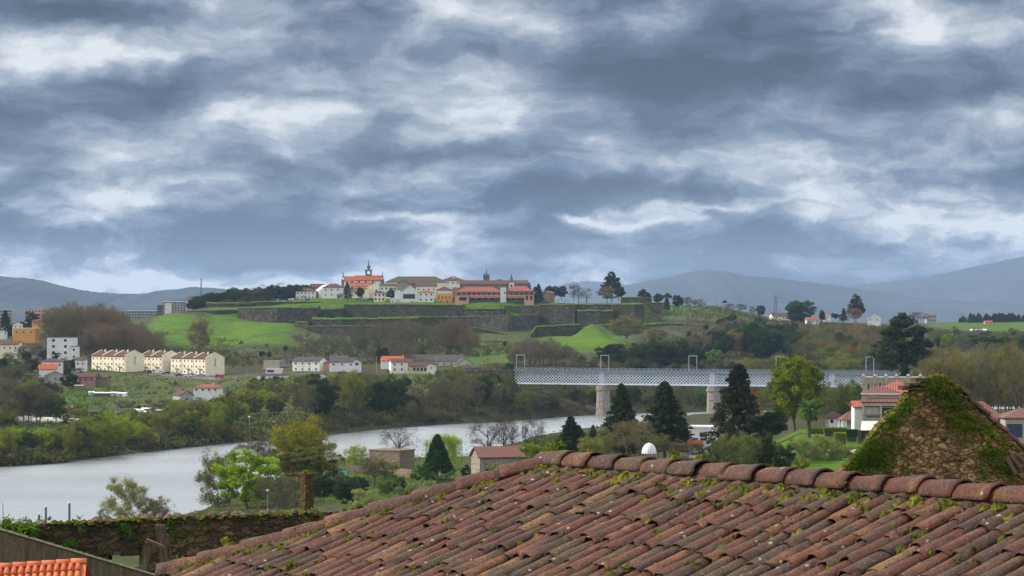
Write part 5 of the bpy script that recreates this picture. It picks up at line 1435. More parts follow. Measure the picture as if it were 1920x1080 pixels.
# white bell turret with pyramid roof
dsp = 1990.0; k_ = dsp / F
sp = empty('bell_turret', W(959, 545, dsp), label='white bell turret with pointed grey-green pyramid roof over the right wing', cat='church tower')
mb = MB(); mb.box((-2.0, -2.0, -6), (2.0, 2.0, 15.5 * k_)); mb.build('shaft', M['white_wall'], sp)
mb = MB(); mb.box((-.7, -2.08, 5 * k_), (.7, -1.9, 11.5 * k_)); mb.build('bell_opening', M['dark'], sp)
mb = MB(); frustum(mb, (0, 0), 4.7, 2.2, 15.5 * k_, 21 * k_); frustum(mb, (0, 0), 2.2, .1, 21 * k_, 32 * k_); mb.build('spire', M['tower_stone'], sp)

# ================================================================== fortress
fort = empty('fortress', W(820, 640, 1880), label='star fortress of dark mossy rampart walls in grassy tiers below the hill town', cat='fortress')
FO = Vector(fort.location)
def rampart(pts, back=34, mat='fort_stone', bank=0.9, bot=9, seed=0, batter=.14, top_slope=0.0):
    """pts: (px, d, py_top); a battered wall with a turf bank on its crest"""
    bank *= .62
    P0 = []
    for (a, b) in zip(pts[:-1], pts[1:]):
        n_ = max(1, int(abs(b[0] - a[0]) / 5))
        for k in range(n_):
            f = k / n_
            P0.append([a[i] + (b[i] - a[i]) * f for i in range(3)])
    P0.append(list(pts[-1]))
    fr = []; hz = []
    for q in P0:
        w_ = W(q[0], q[2], q[1]); fr.append(w_); hz.append(w_.z + .45 * mnoise.noise(Vector((q[0] * .11, seed, 0))) + .2 * mnoise.noise(Vector((q[0] * .5, seed, 0))))
    mb = MB(); gb = MB()
    n_ = len(fr)
    for k, (q, z_) in enumerate(zip(fr, hz)):
        hgt = bot
        gz_ = min(TZ(q.x, q.y) - 2.5, z_ - 1.5)
        hgt = z_ - gz_
        mb.v += [tuple(Vector((q.x, q.y - batter * hgt, gz_)) - FO), tuple(Vector((q.x, q.y, z_)) - FO), tuple(Vector((q.x, q.y + back, z_ + top_slope)) - FO), tuple(Vector((q.x, q.y + back, gz_)) - FO)]
        bb = bank * (1 + 1.0 * mnoise.noise(Vector((q.x * .12, seed * 3.1, 0))))
        gb.v += [tuple(Vector((q.x, q.y - .25, z_ - .1)) - FO), tuple(Vector((q.x, q.y + .1, z_ + bb * .55)) - FO), tuple(Vector((q.x, q.y + 2.5, z_ + bb)) - FO), tuple(Vector((q.x, q.y + back, z_ + top_slope + bb * .9)) - FO), tuple(Vector((q.x, q.y + back, z_ + top_slope - .3)) - FO)]
    for k in range(n_ - 1):
        for j in range(4): mb.f.append((k * 4 + j, k * 4 + 4 + j, k * 4 + 4 + (j + 1) % 4, k * 4 + (j + 1) % 4))
        for j in range(4): gb.f.append((k * 5 + j, k * 5 + 5 + j, k * 5 + 6 + j, k * 5 + 1 + j))
    mb.f += [(0, 1, 2, 3), (n_ * 4 - 1, n_ * 4 - 2, n_ * 4 - 3, n_ * 4 - 4)]
    gb.f += [(0, 1, 2, 3, 4), (n_ * 5 - 1, n_ * 5 - 2, n_ * 5 - 3, n_ * 5 - 4, n_ * 5 - 5)]
    o = mb.build('rampart_wall', M[mat], fort)
    gb.build('turf_bank', M['grass'], o)
    return o
rampart([(352, 1930, 583), (402, 1925, 582), (448, 1935, 581)], 26, seed=1)
rampart([(386, 1975, 569), (450, 1970, 569), (486, 1975, 568)], 30, seed=2, bank=1.4)
rampart([(480, 1962, 566), (560, 1958, 566), (652, 1965, 566)], 26, seed=3)
rampart([(446, 1912, 577), (520, 1900, 577), (594, 1908, 577), (600, 1930, 578)], 40, seed=4, mat='fort_light')
rampart([(600, 1915, 580), (640, 1920, 579), (652, 1935, 578)], 30, seed=5)
rampart([(645, 1930, 571), (700, 1925, 571), (780, 1920, 571), (868, 1915, 572)], 30, seed=6, bank=1.2)
rampart([(584, 1868, 599), (640, 1862, 599), (730, 1860, 598), (785, 1872, 598)], 36, seed=7, bank=2.0)
rampart([(553, 1858, 603), (577, 1850, 604)], 40, seed=8, bank=.4)
rampart([(577, 1838, 612), (660, 1832, 611), (776, 1838, 611)], 30, seed=9, bank=.5)
rampart([(725, 1885, 595), (780, 1880, 594), (838, 1882, 594)], 36, seed=10, bank=.6)
rampart([(836, 1862, 594), (900, 1858, 593), (952, 1850, 592)], 44, seed=11, bank=.5, mat='fort_light')
rampart([(952, 1850, 592), (970, 1870, 591), (1012, 1885, 590)], 34, seed=12, bank=.5, mat='fort_light')
rampart([(776, 1842, 615), (840, 1838, 614), (890, 1836, 614), (955, 1832, 627)], 20, seed=13, bank=.5)
rampart([(868, 1905, 579), (944, 1900, 579), (948, 1915, 579)], 30, seed=14, bank=.5)
rampart([(946, 1925, 573), (1010, 1915, 573)], 26, seed=15, bank=1.0)
rampart([(862, 1935, 572), (950, 1932, 572)], 20, seed=16, bank=1.0)
rampart([(1010, 1895, 571), (1078, 1885, 571), (1082, 1890, 571)], 50, seed=17, bank=1.0)
rampart([(1082, 1882, 583), (1150, 1878, 583)], 20, seed=18, bank=1.3)
rampart([(1078, 1905, 571), (1152, 1900, 571)], 30, seed=19, bank=1.0)
rampart([(1148, 1882, 571), (1190, 1874, 571), (1205, 1880, 571), (1209, 1930, 571)], 50, seed=20, bank=1.0)
rampart([(995, 1800, 628), (1006, 1812, 613), (1050, 1818, 611), (1088, 1826, 609)], 34, seed=21, bank=1.2)
rampart([(1120, 1850, 610), (1136, 1850, 610), (1160, 1856, 610)], 26, seed=22, bank=1.2)
rampart([(1205, 1850, 608), (1240, 1846, 607), (1279, 1850, 607)], 30, seed=23, bank=1.1)
rampart([(1166, 1990, 558), (1200, 1985, 557), (1222, 1990, 559)], 24, seed=24, bank=.6)
rampart([(1208, 1965, 568), (1244, 1960, 567)], 24, seed=25, bank=.6)
for (px, py, d) in [(598, 574, 1906), (1009, 587, 1884), (955, 590, 1849), (1150, 578, 1880), (1117, 579, 1898), (953, 605, 1842)]:
    mb = MB(); c0 = W(px, py + 6, d - .8) - FO
    mb.lathe(c0, [(.35, -3), (.9, 0), (.9, 2.2), (1.0, 2.3), (.1, 3.4)], 8); mb.build('sentry_turret', M['fort_light'], fort)
mb = MB(); q = W(860, 590, 1914) - FO
mb.prism([q + Vector((-1.5, -2.6, -2)), q + Vector((1.5, -2.6, -2)), q + Vector((1.5, -2.6, 0)), q + Vector((.8, -2.6, 1.1)), q + Vector((-.8, -2.6, 1.1)), q + Vector((-1.5, -2.6, 0))], (0, .6, 0)); mb.build('arched_gate', M['dark'], fort)

# ================================================================== railway bridge
sc_ = 1.0
def pier_xy(px, py):
    d = H * F / (py - HY); return Vector((WX(px, d), d, 0))
A0 = Vector((WX(968, 1190), 1190, 0)); E0 = Vector((WX(1600, 1135), 1135, 0))
bd = (E0 - A0).normalized()
bn = Vector((-bd.y, bd.x, 0))
ZD, ZB = ZP(694, 1190), ZP(719.5, 1190)
def along_bridge(px):
    tt = (px - CX) / F
    return (tt * A0.y - A0.x) / (bd.x - tt * bd.y)
br = empty('railway_bridge', A0, label='pale blue iron lattice railway bridge on stone piers crossing the river', cat='bridge')
BW = 4.2
nodes_s = [0] + [along_bridge(c_) for c_ in (1131, 1338, 1563, 1800, 2020)]
for s in range(5):
    a = nodes_s[s]; b = nodes_s[s + 1]
    for side in (-1, 1):
        off = bn * side * BW / 2
        gr = MB(); L = b - a
        cell = 1.55; hh_ = ZD - ZB - .7; nb_ = int(round(L / cell)); cell = L / nb_
        run = 4 * cell
        for k in range(-4, nb_ + 1):
            for dirn in (1, -1):
                s0 = k * cell; s1 = s0 + run; z0_, z1_ = 0.0, 1.0
                c0, c1 = max(s0, 0), min(s1, L)
                if c1 - c0 < .15: continue
                f0 = (c0 - s0) / run; f1 = (c1 - s0) / run
                if dirn < 0: f0, f1 = 1 - f0, 1 - f1
                p0 = bd * (a + c0) + off + Vector((0, 0, ZB + .35 + f0 * hh_)); p1 = bd * (a + c1) + off + Vector((0, 0, ZB + .35 + f1 * hh_))
                gr.bar(p0 + bn * dirn * .03, p1 + bn * dirn * .03, .19, .05)
        g_ = gr.build('lattice_girder', M['steel'], br)
        ch = MB()
        for zc in (ZB + .2, ZD - .2):
            p0 = bd * a + off + Vector((0, 0, zc)); p1 = bd * b + off + Vector((0, 0, zc))
            ch.bar(p0, p1, .5, .42)
        ch.build('chord', M['steel'], g_)
        if s:
            pb = MB(); p0 = bd * (a - 1.3) + off + Vector((0, 0, (ZD + ZB) / 2)); p1 = bd * (a + 1.3) + off + Vector((0, 0, (ZD + ZB) / 2)); pb.bar(p0, p1, ZD - ZB, .22); pb.build('post_panel', M['galv'], g_)
mb = MB()
p0 = Vector((0, 0, ZD + .12)); mb.bar(p0, bd * nodes_s[-1] + p0, .2, BW + 1.6); mb.build('deck', M['steel_dark'], br)
mb = MB()
for k in range(int(nodes_s[-1] / 3)): mb.bar(bd * (k * 3 + .5) + Vector((0, 0, ZB + .2)) - bn * BW / 2, bd * (k * 3 + .5) + Vector((0, 0, ZB + .2)) + bn * BW / 2, .3, .2)
mb.build('cross_beams', M['steel_dark'], br)
for side in (-1, 1):
    mb = MB(); off = bn * side * (BW / 2 + .6)
    for zc in (.55, 1.1): mb.bar(off + Vector((0, 0, ZD + zc)), off + bd * nodes_s[-1] + Vector((0, 0, ZD + zc)), .05, .05)
    for k in range(int(nodes_s[-1] / 2.1)): q = off + bd * (k * 2.1) + Vector((0, 0, ZD)); mb.box(q + Vector((-.05, -.05, 0)), q + Vector((.05, .05, 1.15)))
    mb.build('railing', M['galv'], br)
for s in range(1, 5):
    q = bd * nodes_s[s]
    mb = MB(); 
    def cut(hx, hy, z, tp=1.0):
        pts = []
        for k in range(16):
            a = 2 * PI * k / 16
            c_, s_ = math.cos(a), math.sin(a)
            e = 4.0
            r = 1 / ((abs(c_) ** e + abs(s_) ** e) ** (1 / e))
            pts.append(q + bd * (c_ * r * hx) + bn * (s_ * r * hy) + Vector((0, 0, z)))
        return pts
    rings = [cut(3.0, 4.4, -4), cut(2.9, 4.3, 1.2), cut(2.6, 4.0, 1.3), cut(2.35, 3.8, ZB - 2.4), cut(2.75, 4.2, ZB - 2.35), cut(2.75, 4.2, ZB - 1.6), cut(2.35, 3.9, ZB - 1.55), cut(2.35, 3.9, ZB - .1)]
    i0 = len(mb.v)
    for r in rings: mb.v += [tuple(p_) for p_ in r]
    for j in range(len(rings) - 1):
        for k in range(16): mb.f.append((i0 + j * 16 + k, i0 + j * 16 + (k + 1) % 16, i0 + (j + 1) * 16 + (k + 1) % 16, i0 + (j + 1) * 16 + k))
    mb.f.append(tuple(range(i0 + 112, i0 + 128)))
    mb.build('pier', M['pier_stone'], br)
for (px, ) in [(976,), (1134,), (1299,), (1462.5,), (1631,)]:
    # distance along the bridge that shows at this column
    tt = (px - CX) / F
    s_ = (tt * A0.y - A0.x) / (bd.x - tt * bd.y)
    mt = MB(); q = bd * s_
    hv = bn * 2.0 + bd * 1.2
    for side in (-1, 1):
        p_ = q + hv * side; mt.box(p_ + Vector((-.15, -.15, ZD - .2)), p_ + Vector((.15, .15, ZD + 6.9)))
    mt.bar(q - hv * 1.05 + Vector((0, 0, ZD + 6.8)), q + hv * 1.05 + Vector((0, 0, ZD + 6.8)), .34, .2)
    mt.build('catenary_portal', M['galv'], br)
mb = MB()
mb.tube(bd * 2 + Vector((0, 0, ZD + 5.2)), bd * nodes_s[-1] + Vector((0, 0, ZD + 5.2)), .035, n=4)
mb.tube(bd * 2 + Vector((0, 0, ZD + 4.5)), bd * nodes_s[-1] + Vector((0, 0, ZD + 4.5)), .03, n=4)
mb.build('overhead_wire', M['steel_dark'], br)
mb = MB(); q = -bd * 5
mb.box((-1, -1, 0), (1, 1, 1)); mb = MB()
mb.prism([q + bn * 3.4 + Vector((0, 0, -2)) - bd * 5, q - bn * 3.4 + Vector((0, 0, -2)) - bd * 5, q - bn * 3.4 + Vector((0, 0, -2)) + bd * 5.5, q + bn * 3.4 + Vector((0, 0, -2)) + bd * 5.5], (0, 0, ZB + 1.9)); mb.build('abutment', M['pier_stone'], br)
mb = MB(); mb.bar(-bd * 34 + Vector((0, 0, ZD - .9)), -bd * .3 + Vector((0, 0, ZD - .9)), 1.6, 5.5); mb.build('approach_wall', M['fort_stone'], br)

# ================================================================== near bank buildings
DB = 517.0
kb = DB / F
cs = empty('castle_hotel', W(1660, 830, DB), math.radians(-8), label='pale stone castle-like hotel with crenellated block, hip roofs and loggia', cat='hotel')
def bx(px): return (px - 1660) * kb
def bz(py): return (830 - py) * kb
# crenellated block at the back
mb = MB(); mb.box((bx(1616), 9, -3), (bx(1742), 16, bz(710))); tb = mb.build('tower_block', M['castle_wall'], cs)
mb = MB(); mb.box((bx(1615), 8.85, bz(710) + .002), (bx(1742), 9.5, bz(708))); mb.build('coping', M['white_paint'], tb)
for px in (1618, 1640, 1661, 1681, 1703, 1726):
    mb = MB(); mb.box((bx(px) - .35, 8.7, bz(722)), (bx(px) + .35, 9.6, bz(706))); frustum(mb, (bx(px), 9.15), .8, .1, bz(706), bz(702.5)); mb.build('merlon', M['castle_wall'], tb)
# main body
mb = MB(); mb.box((bx(1616), 0, -3), (bx(1700), 8.9, bz(753))); mb.box((bx(1616), 1.2, bz(753)), (bx(1690), 8.9, bz(738))); mb.build('wall', M['castle_wall'], cs)
mb = MB()
a, b, c, e = bx(1613), bx(1704), -1.0, 3.2
mb.poly((a, c, bz(753)), (b, c, bz(753)), (b - 1.0, e, bz(741)), (a + 1.2, e, bz(741))); mb.poly((a, c, bz(753)), (a + 1.2, e, bz(741)), (a + 1.2, 9, bz(741)), (a, 9, bz(753)))
mb.poly((b, c, bz(753)), (b, 9, bz(753)), (b - 1, 9, bz(741)), (b - 1, e, bz(741)))
mb.box((a, c, bz(754.5)), (b, 9, bz(753.02))); mb.build('lower_roof', M['castle_roof'], cs)
mb = MB(); a, b, c, e = bx(1614), bx(1687), .7, 9.2; p_ = (bx(1652), 4.6, bz(724))
mb.poly((a, c, bz(738)), (b, c, bz(738)), p_); mb.poly((b, c, bz(738)), (b, e, bz(738)), p_); mb.poly((a, e, bz(738)), (a, c, bz(738)), p_); mb.poly((b, e, bz(738)), (a, e, bz(738)), p_)
mb.build('pavilion_roof', M['castle_roof'], cs)
mb = MB(); mb.box((a, c, bz(740)), (b, e, bz(738.05))); mb.build('cornice', M['white_paint'], cs)
mb = MB()
mb.poly((bx(1656), 4.4, bz(725)), (bx(1683), 8.0, bz(714.5)), (bx(1730), 3.0, bz(741)), (bx(1700), .4, bz(742)))
mb.poly((bx(1683), 8.0, bz(714.5)), (bx(1710), 11, bz(726)), (bx(1740), 6.0, bz(744)), (bx(1730), 3.0, bz(741)))
mb.build('red_roof', M['castle_red'], cs)
mb = MB(); mb.box((bx(1690), 1.4, -3), (bx(1735), 8.8, bz(744))); mb.build('side_wall', M['castle_wall'], cs)
for (p0_, p1_) in ((1625, 1650), (1654, 1688)):
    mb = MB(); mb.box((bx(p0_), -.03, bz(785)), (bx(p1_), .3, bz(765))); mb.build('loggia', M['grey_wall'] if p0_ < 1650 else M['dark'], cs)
mb = MB(); mb.box((bx(1626), -.06, bz(783)), (bx(1649), -.031, bz(779))); mb.build('bench_rail', M['steel_dark'], cs)
mb = MB(); mb.box((bx(1618), -.9, bz(786.5)), (bx(1698), -.001, bz(785))); mb.build('balcony_slab', M['castle_wall'], cs)
for px in (1619, 1652, 1697):
    mb = MB(); mb.box((bx(px) - .18, -.85, bz(785)), (bx(px) + .18, -.5, bz(757))); mb.build('column', M['castle_wall'], cs)
mb = MB(); mb.box((bx(1618), -.86, bz(760.5)), (bx(1700), -.2, bz(756))); mb.build('lintel', M['castle_wall'], cs)
mb = MB(); 
for k in range(34): x_ = bx(1620) + k * (bx(1697) - bx(1620)) / 33; mb.box((x_ - .02, -.86, bz(784.9)), (x_ + .02, -.82, bz(778)))
mb.box((bx(1619), -.88, bz(778)), (bx(1697), -.8, bz(777))); mb.build('railing', M['steel_dark'], cs)
for px in (1623, 1634, 1646, 1668, 1692):
    mb = MB(); mb.box((bx(px) - .3, -.05, bz(764)), (bx(px) + 1.6, .02, bz(762.6))); mb.build('wall_band', M['grey_wall'], cs)
for px, pt in ((1628, 722), (1650, 720), (1672, 720), (1694, 722), (1714, 722)):
    mb = MB(); mb.box((bx(px) - .12, 8.93, bz(736)), (bx(px) + .12, 8.999, bz(pt))); mb.build('rain_stain_slot', M['dark'], tb)
mb = MB(); mb.tube((bx(1617.5), -.1, -1), (bx(1617.5), -.1, bz(754)), .06); mb.build('drainpipe', M['grey_wall'], cs)
mb = MB(); mb.box((bx(1700) + .01, 1.2, bz(790)), (bx(1712), 1.39, bz(770))); mb.build('window', M['glass'], cs)
# terrace canopy
tc = empty('terrace_canopy', W(1634, 829, DB - 5), label='white sloping awning over the dark glazed terrace before the hotel', cat='awning')
kk_ = (DB - 5) / F
mb = MB(); mb.poly((-22 * kk_, -1.2, 23 * kk_), (26 * kk_, -1.2, 23 * kk_), (30 * kk_, 4.2, 38.5 * kk_), (-13 * kk_, 4.2, 38.5 * kk_))
mb.poly((-22 * kk_, -1.2, 22.4 * kk_), (26 * kk_, -1.2, 22.4 * kk_), (26 * kk_, -1.2, 22.9 * kk_), (-22 * kk_, -1.2, 22.9 * kk_)); mb.build('fabric', M['awning'], tc)
mb = MB(); mb.box((-21 * kk_, 1.0, -1), (28 * kk_, 4.1, 22 * kk_)); mb.build('glazed_front', M['glass'], tc)
for k in range(6):
    x_ = (-22 + k * 9.5) * kk_; mb = MB(); mb.box((x_ - .06, -1.15, -1), (x_ + .06, -1.03, 22.5 * kk_)); mb.build('post', M['rust_wood'], tc)
mb = MB(); mb.box((-22 * kk_, -1.2, 20.5 * kk_), (27 * kk_, -1.02, 22.3 * kk_)); mb.build('beam', M['rust_wood'], tc)
# open pavilion on columns
pv_ = empty('pavilion', W(1597, 806, 560), label='small open pavilion with brown hip roof on white columns left of the hotel', cat='pavilion')
kp = 560 / F
mb = MB(); a, b = -24 * kp, 20 * kp
mb.poly((a, -2.4, 19 * kp), (b, -2.4, 19 * kp), (b - 1.8, .5, 35 * kp), (a + 2.2, .5, 35 * kp)); mb.poly((a, 3.4, 19 * kp), (a, -2.4, 19 * kp), (a + 2.2, .5, 35 * kp)); mb.poly((b, -2.4, 19 * kp), (b, 3.4, 19 * kp), (b - 1.8, .5, 35 * kp)); mb.poly((b, 3.4, 19 * kp), (a, 3.4, 19 * kp), (a + 2.2, .5, 35 * kp), (b - 1.8, .5, 35 * kp)); mb.build('roof', M['castle_roof'], pv_)
for (x_, y_) in ((-20, -2), (-17, -2), (-13, -2), (-20, 3), (-13, 3), (16, -2), (16, 3)):
    mb = MB(); mb.tube((x_ * kp, y_, -2), (x_ * kp, y_, 19 * kp), .17, n=8); mb.build('column', M['white_paint'], pv_)
mb = MB(); mb.box((-12 * kp, 2.4, -2), (15 * kp, 3.0, 18 * kp)); mb.build('back_wall', M['white_wall'], pv_)
house('small white house with brown hip roof left of the pavilion', 'house', 'house', 1553, 1581, 783, 798, 600, 4.5, 'hip', 1.3, 0, 'white_wall', 'castle_roof', [('f', 2, 1, .7, .8)])
house('white annex with small red roof tucked left of the hotel wall', 'house', 'annex', 1602, 1617, 763, 790, 545, 5, 'gable_x', 1.0, 0, 'white_wall', 'castle_red')
house('long low house with brown hip roof right of the ruined gable', 'house', 'house', 1795, 1888, 786, 830, 500, 9, 'hip', 3.2, -6, 'castle_wall', 'castle_roof', [('f', 3, 1, 1, 1)])
house('garage house with dark blue door at the right edge', 'garage', 'garage', 1885, 1990, 783, 822, 494, 9, 'hip', 1.6, 0, 'castle_wall', 'castle_roof', [('f', 1, 1, 2.9, 2.5, .02, .31, -.1, .75, 'blue_door')])
house('white house with terrace between the two big dark conifers by the river', 'house', 'house', 1296, 1345, 802, 838, 640, 7, 'flat', .3, -10, 'white_wall', 'white_paint', [('f', 1, 1, 1.3, 1.1, .35, .7, .25, .95), ('f', 2, 1, 1.4, .4, .1, .7, .2, .6)])
house('small red-roofed lean-to under the white riverside house', 'shed', 'shed', 1292, 1316, 836, 842, 600, 4, 'gable_x', 1.0, 0, 'white_wall', 'orange_roof')
house('low stone house with dark red tile roof just above the roof ridge', 'house', 'house', 891, 984, 857, 890, 560, 8, 'gable_x', 1.9, 14, 'granite', 'castle_roof', [('f', 1, 1, .5, .4, .2, .4, .2, .7)])
house('roofless square stone mill block on the near bank', 'ruin', 'stone_block', 704, 763, 846, 893, 700, 7, 'flat', .15, -32, 'tan_wall', 'tan_wall')
hw = empty('garden_wall', W(700, 893, 690), label='long grey garden wall running left from the stone block', cat='wall')
mb = MB(); a = W(648, 893, 692) - hw.location; b = W(708, 893, 689) - hw.location; mb.bar(a + zz * 1.0, b + zz * 1.0, 3.6, .4); mb.bar(b + zz * 1.0, W(772, 899, 660) - hw.location + zz * .7, 3.4, .4); mb.build('masonry', M['tan_wall'], hw)
hut = empty('garden_hut', W(632, 896, 640), math.radians(-25), label='small pale green hut with flat roof and dark doorway', cat='hut')
mb = MB(); mb.box((-2.0, -1.3, -.5), (2.0, 1.3, 2.2)); mb.build('wall', plain('hut_green', (0.22, 0.42, 0.36), .7), hut)
mb = MB(); mb.prism([(-2.3, -1.6, 2.3), (-2.3, 1.6, 2.1), (-2.3, 1.6, 2.22), (-2.3, -1.6, 2.42)], (4.6, 0, 0)); mb.build('roof', M['concrete'], hut)
mb = MB(); mb.box((-.4, -1.36, -.4), (.9, -1.25, 1.9)); mb.build('door', M['dark'], hut)

# white ribbed canopy showing over the ridge
wc = empty('round_canopy', W(1217, 850, 330), label='white ribbed dome canopy peeking over the tiled ridge', cat='canopy')
kq = 330 / F
mb = MB()
for k in range(9):
    a0 = PI * k / 9 + .03; a1 = PI * (k + 1) / 9 - .03
    for j in range(7):
        t0 = PI / 2 * j / 7; t1 = PI / 2 * (j + 1) / 7; R = 14 * kq; Rh = 19.5 * kq
        for s in (1, -1):
            P_ = lambda a_, t_: (R * math.cos(t_) * math.cos(a_) , s * R * math.cos(t_) * math.sin(a_), Rh * math.sin(t_))
            mb.poly(P_(a0, t0), P_(a1, t0), P_(a1, t1), P_(a0, t1))
mb.build('panels', M['white_paint'], wc)
mb = MB(); mb.lathe((0, 0, 0), [(13.6 * kq * math.cos(PI / 2 * j / 7), 19.1 * kq * math.sin(PI / 2 * j / 7)) for j in range(8)], 18); mb.build('frame', M['steel_dark'], wc)
mb = MB(); mb.tube((0, 0, -2), (0, 0, 20.5 * kq), .08); mb.build('pole', M['galv'], wc)

# ================================================================== small river and street things
for (px, pt, lb) in ((73, 962, 'shortest'), (86, 948, 'middle'), (130, 941, 'tallest, rightmost'), (201, 964, 'small fourth')):
    d = 556; r = W(px, 0, d)
    o = empty('mooring_pile', (r.x, d, 0), label='%s dark mooring pile with pale cap in the river' % lb, cat='mooring pile')
    mb = MB(); mb.tube((0, 0, -3), (0, 0, ZP(pt + 3, d)), .24, n=10); mb.build('shaft', M['steel_dark'], o)
    mb = MB(); mb.lathe((0, 0, ZP(pt + 3, d)), [(.27, 0), (.27, .15), (.05, .45)], 10); mb.build('cap', M['awning'], o)
def boat(px, py, d, L, yaw, col, label):
    o = empty('rowing_boat', (WX(px, d), d, 0.02), math.radians(yaw), label=label, cat='boat')
    mb = MB(); n_ = 10; ring = []
    for k in range(n_ + 1):
        f = k / n_; w_ = .75 * math.sin(PI * min(1, .12 + f * .95)) ** .6 * (1 if f < .9 else 1 - (f - .9) * 8); w_ = max(.05, w_)
        sh = .45 + .35 * (2 * f - 1) ** 2
        x_ = (f - .5) * L
        ring.append([(x_, -w_, sh), (x_, -w_ * .7, -.1), (x_, 0, -.2), (x_, w_ * .7, -.1), (x_, w_, sh), (x_, w_ - .08, sh), (x_, 0, .08), (x_, -w_ + .08, sh)])
    for r in ring: mb.v += r
    for k in range(n_):
        for j in range(8): mb.f.append((k * 8 + j, k * 8 + 8 + j, k * 8 + 8 + (j + 1) % 8, k * 8 + (j + 1) % 8))
    mb.f += [tuple(range(7, -1, -1)), tuple(range(n_ * 8, n_ * 8 + 8))]
    mb.build('hull', col, o)
    for f in (.35, .62):
        mb = MB(); mb.box(((f - .5) * L - .12, -.6, .30), ((f - .5) * L + .12, .6, .36)); mb.build('thwart', M['rust_wood'], o)
teal = plain('teal_paint', (0.08, 0.32, 0.36), .5); redp = plain('red_paint', (0.45, 0.10, 0.08), .5)
boat(852, 791, 1112, 4.6, 5, teal, 'teal rowing boat moored at the far bank, the left one')
boat(884, 787, 1120, 4.0, -8, teal, 'small teal rowing boat next to the red one')
boat(901, 786, 1122, 4.0, 4, redp, 'small red rowing boat moored beside the teal ones')
boat(930, 785, 1128, 3.8, 4, redp, 'faded red rowing boat under the trees, rightmost')

M['carglass'] = M['glass']
def car_proto(col, kind='car'):
    root = empty('parked_car' if kind == 'car' else 'parked_van', (0, 0, 0))
    L, Wd = (4.2, 1.7) if kind == 'car' else (4.9, 1.9)
    if kind == 'car':
        prof = [(-2.1, .35), (-2.1, .8), (-1.9, .95), (-1.1, 1.0), (-.5, 1.42), (.9, 1.45), (1.6, 1.0), (2.05, .9), (2.1, .35)]
    else:
        prof = [(-2.4, .4), (-2.4, 1.0), (-2.2, 1.15), (-1.7, 1.85), (-1.4, 2.0), (2.2, 2.0), (2.4, 1.8), (2.4, .4)]
    mb = MB(); mb.prism([(x, -Wd / 2, z) for x, z in prof][::-1], (0, Wd, 0)); body = mb.build('body', col, root)
    mb = MB()
    if kind == 'car':
        for y_ in (-Wd / 2 - .01, Wd / 2): mb.prism([(-.95, y_, 1.0), (1.35, y_, 1.0), (.85, y_, 1.38), (-.45, y_, 1.36)], (0, .01, 0))
        mb.prism([(-1.1, -.7, 1.02), (-1.1, .7, 1.02), (-.52, .7, 1.40), (-.52, -.7, 1.40)], (-.02, 0, .02))
    else:
        for y_ in (-Wd / 2 - .01, Wd / 2): mb.prism([(-1.9, y_, 1.2), (-.6, y_, 1.2), (-.6, y_, 1.8), (-1.6, y_, 1.8)], (0, .01, 0))
    mb.build('windows', M['carglass'], root)
    for x_ in (-L * .31, L * .31):
        for y_ in (-Wd / 2 + .05, Wd / 2 - .05):
            mb = MB(); mb.tube((x_, y_ - .1, .32), (x_, y_ + .1, .32), .32, n=12); mb.build('wheel', M['rubber'], root)
    return root
def clone(root, loc, rz, label, group=None, scale=None, color=None):
    r = root.copy(); C.objects.link(r); r.location = loc; r.rotation_euler = (0, 0, rz)
    r['label'] = label
    if group: r['group'] = group
    if scale is not None: r.scale = (scale, scale, scale) if not hasattr(scale, '__len__') else scale
    for chd in list(root.children):
        c_ = chd.copy(); C.objects.link(c_); c_.parent = r
        if color is not None and chd.name.startswith('crown'): c_.color = color
    return r
whitec = plain('car_white', (.6, .6, .62), .3); darkc = plain('car_dark', (.04, .05, .08), .3); silv = plain('car_silver', (.3, .33, .38), .3); pinkc = plain('van_pink', (.42, .03, .08), .4)
cars = [(294, 699, 1440, 'van', whitec, 'white van parked at the left end of the road row'), (303, 699, 1436, 'car', whitec, 'white car right beside the white van'), (311, 700, 1434, 'car', darkc, 'dark car beside the white one near the middle block'),
        (332, 700, 1432, 'car', whitec, 'white car before the left door of the right block'), (336, 704, 1420, 'car', darkc, 'dark blue car parked nearest the road edge'), (353, 705, 1418, 'car', whitec, 'white car next to the dark blue car'),
        (358, 703, 1424, 'car', darkc, 'dark car behind the white car by the right block'), (366, 704, 1424, 'car', whitec, 'white car before the middle of the right block'), (378, 704, 1422, 'car', silv, 'silver car by the end of the right block'),
        (411, 707.5, 1415, 'van', pinkc, 'crimson pink van parked past the cream row'), (446, 709.5, 1412, 'car', silv, 'silver blue car alone on the road, right of the pink van'), (447, 709.5, 1600, None, None, None),
        (146, 694, 1420, 'car', darkc, 'dark car before the tiny white house'), (152, 693, 1422, 'car', whitec, 'white car before the tiny white house')]
for (px, py, d, kd, cm, lb) in cars:
    if kd is None: continue
    r = car_proto(cm, kd); r.location = (WX(px, d), d, ZP(py + 1.5, d)); r.rotation_euler = (0, 0, math.radians(random.Random(px).uniform(-15, 25)))
    tag(r, lb, 'van' if kd == 'van' else 'car', 'cars parked along the far road')
for (px, py, d, cm, lb) in [(672, 562, 1975, darkc, 'dark car below the church trees'), (680, 562, 1974, whitec, 'white car below the church trees, left'), (686, 562, 1976, whitec, 'white car below the church trees, right'), (694, 562, 1975, darkc, 'black car right of the white cars below the church'), (1046, 565.5, 1935, whitec, 'white car on the rampart right of the inn'), (1062, 565.5, 1936, whitec, 'rightmost white car on the rampart')]:
    r = car_proto(cm, 'car'); r.location = (WX(px, d), d, ZP(py + .5, d)); tag(r, lb, 'car', 'cars parked in the hill town')
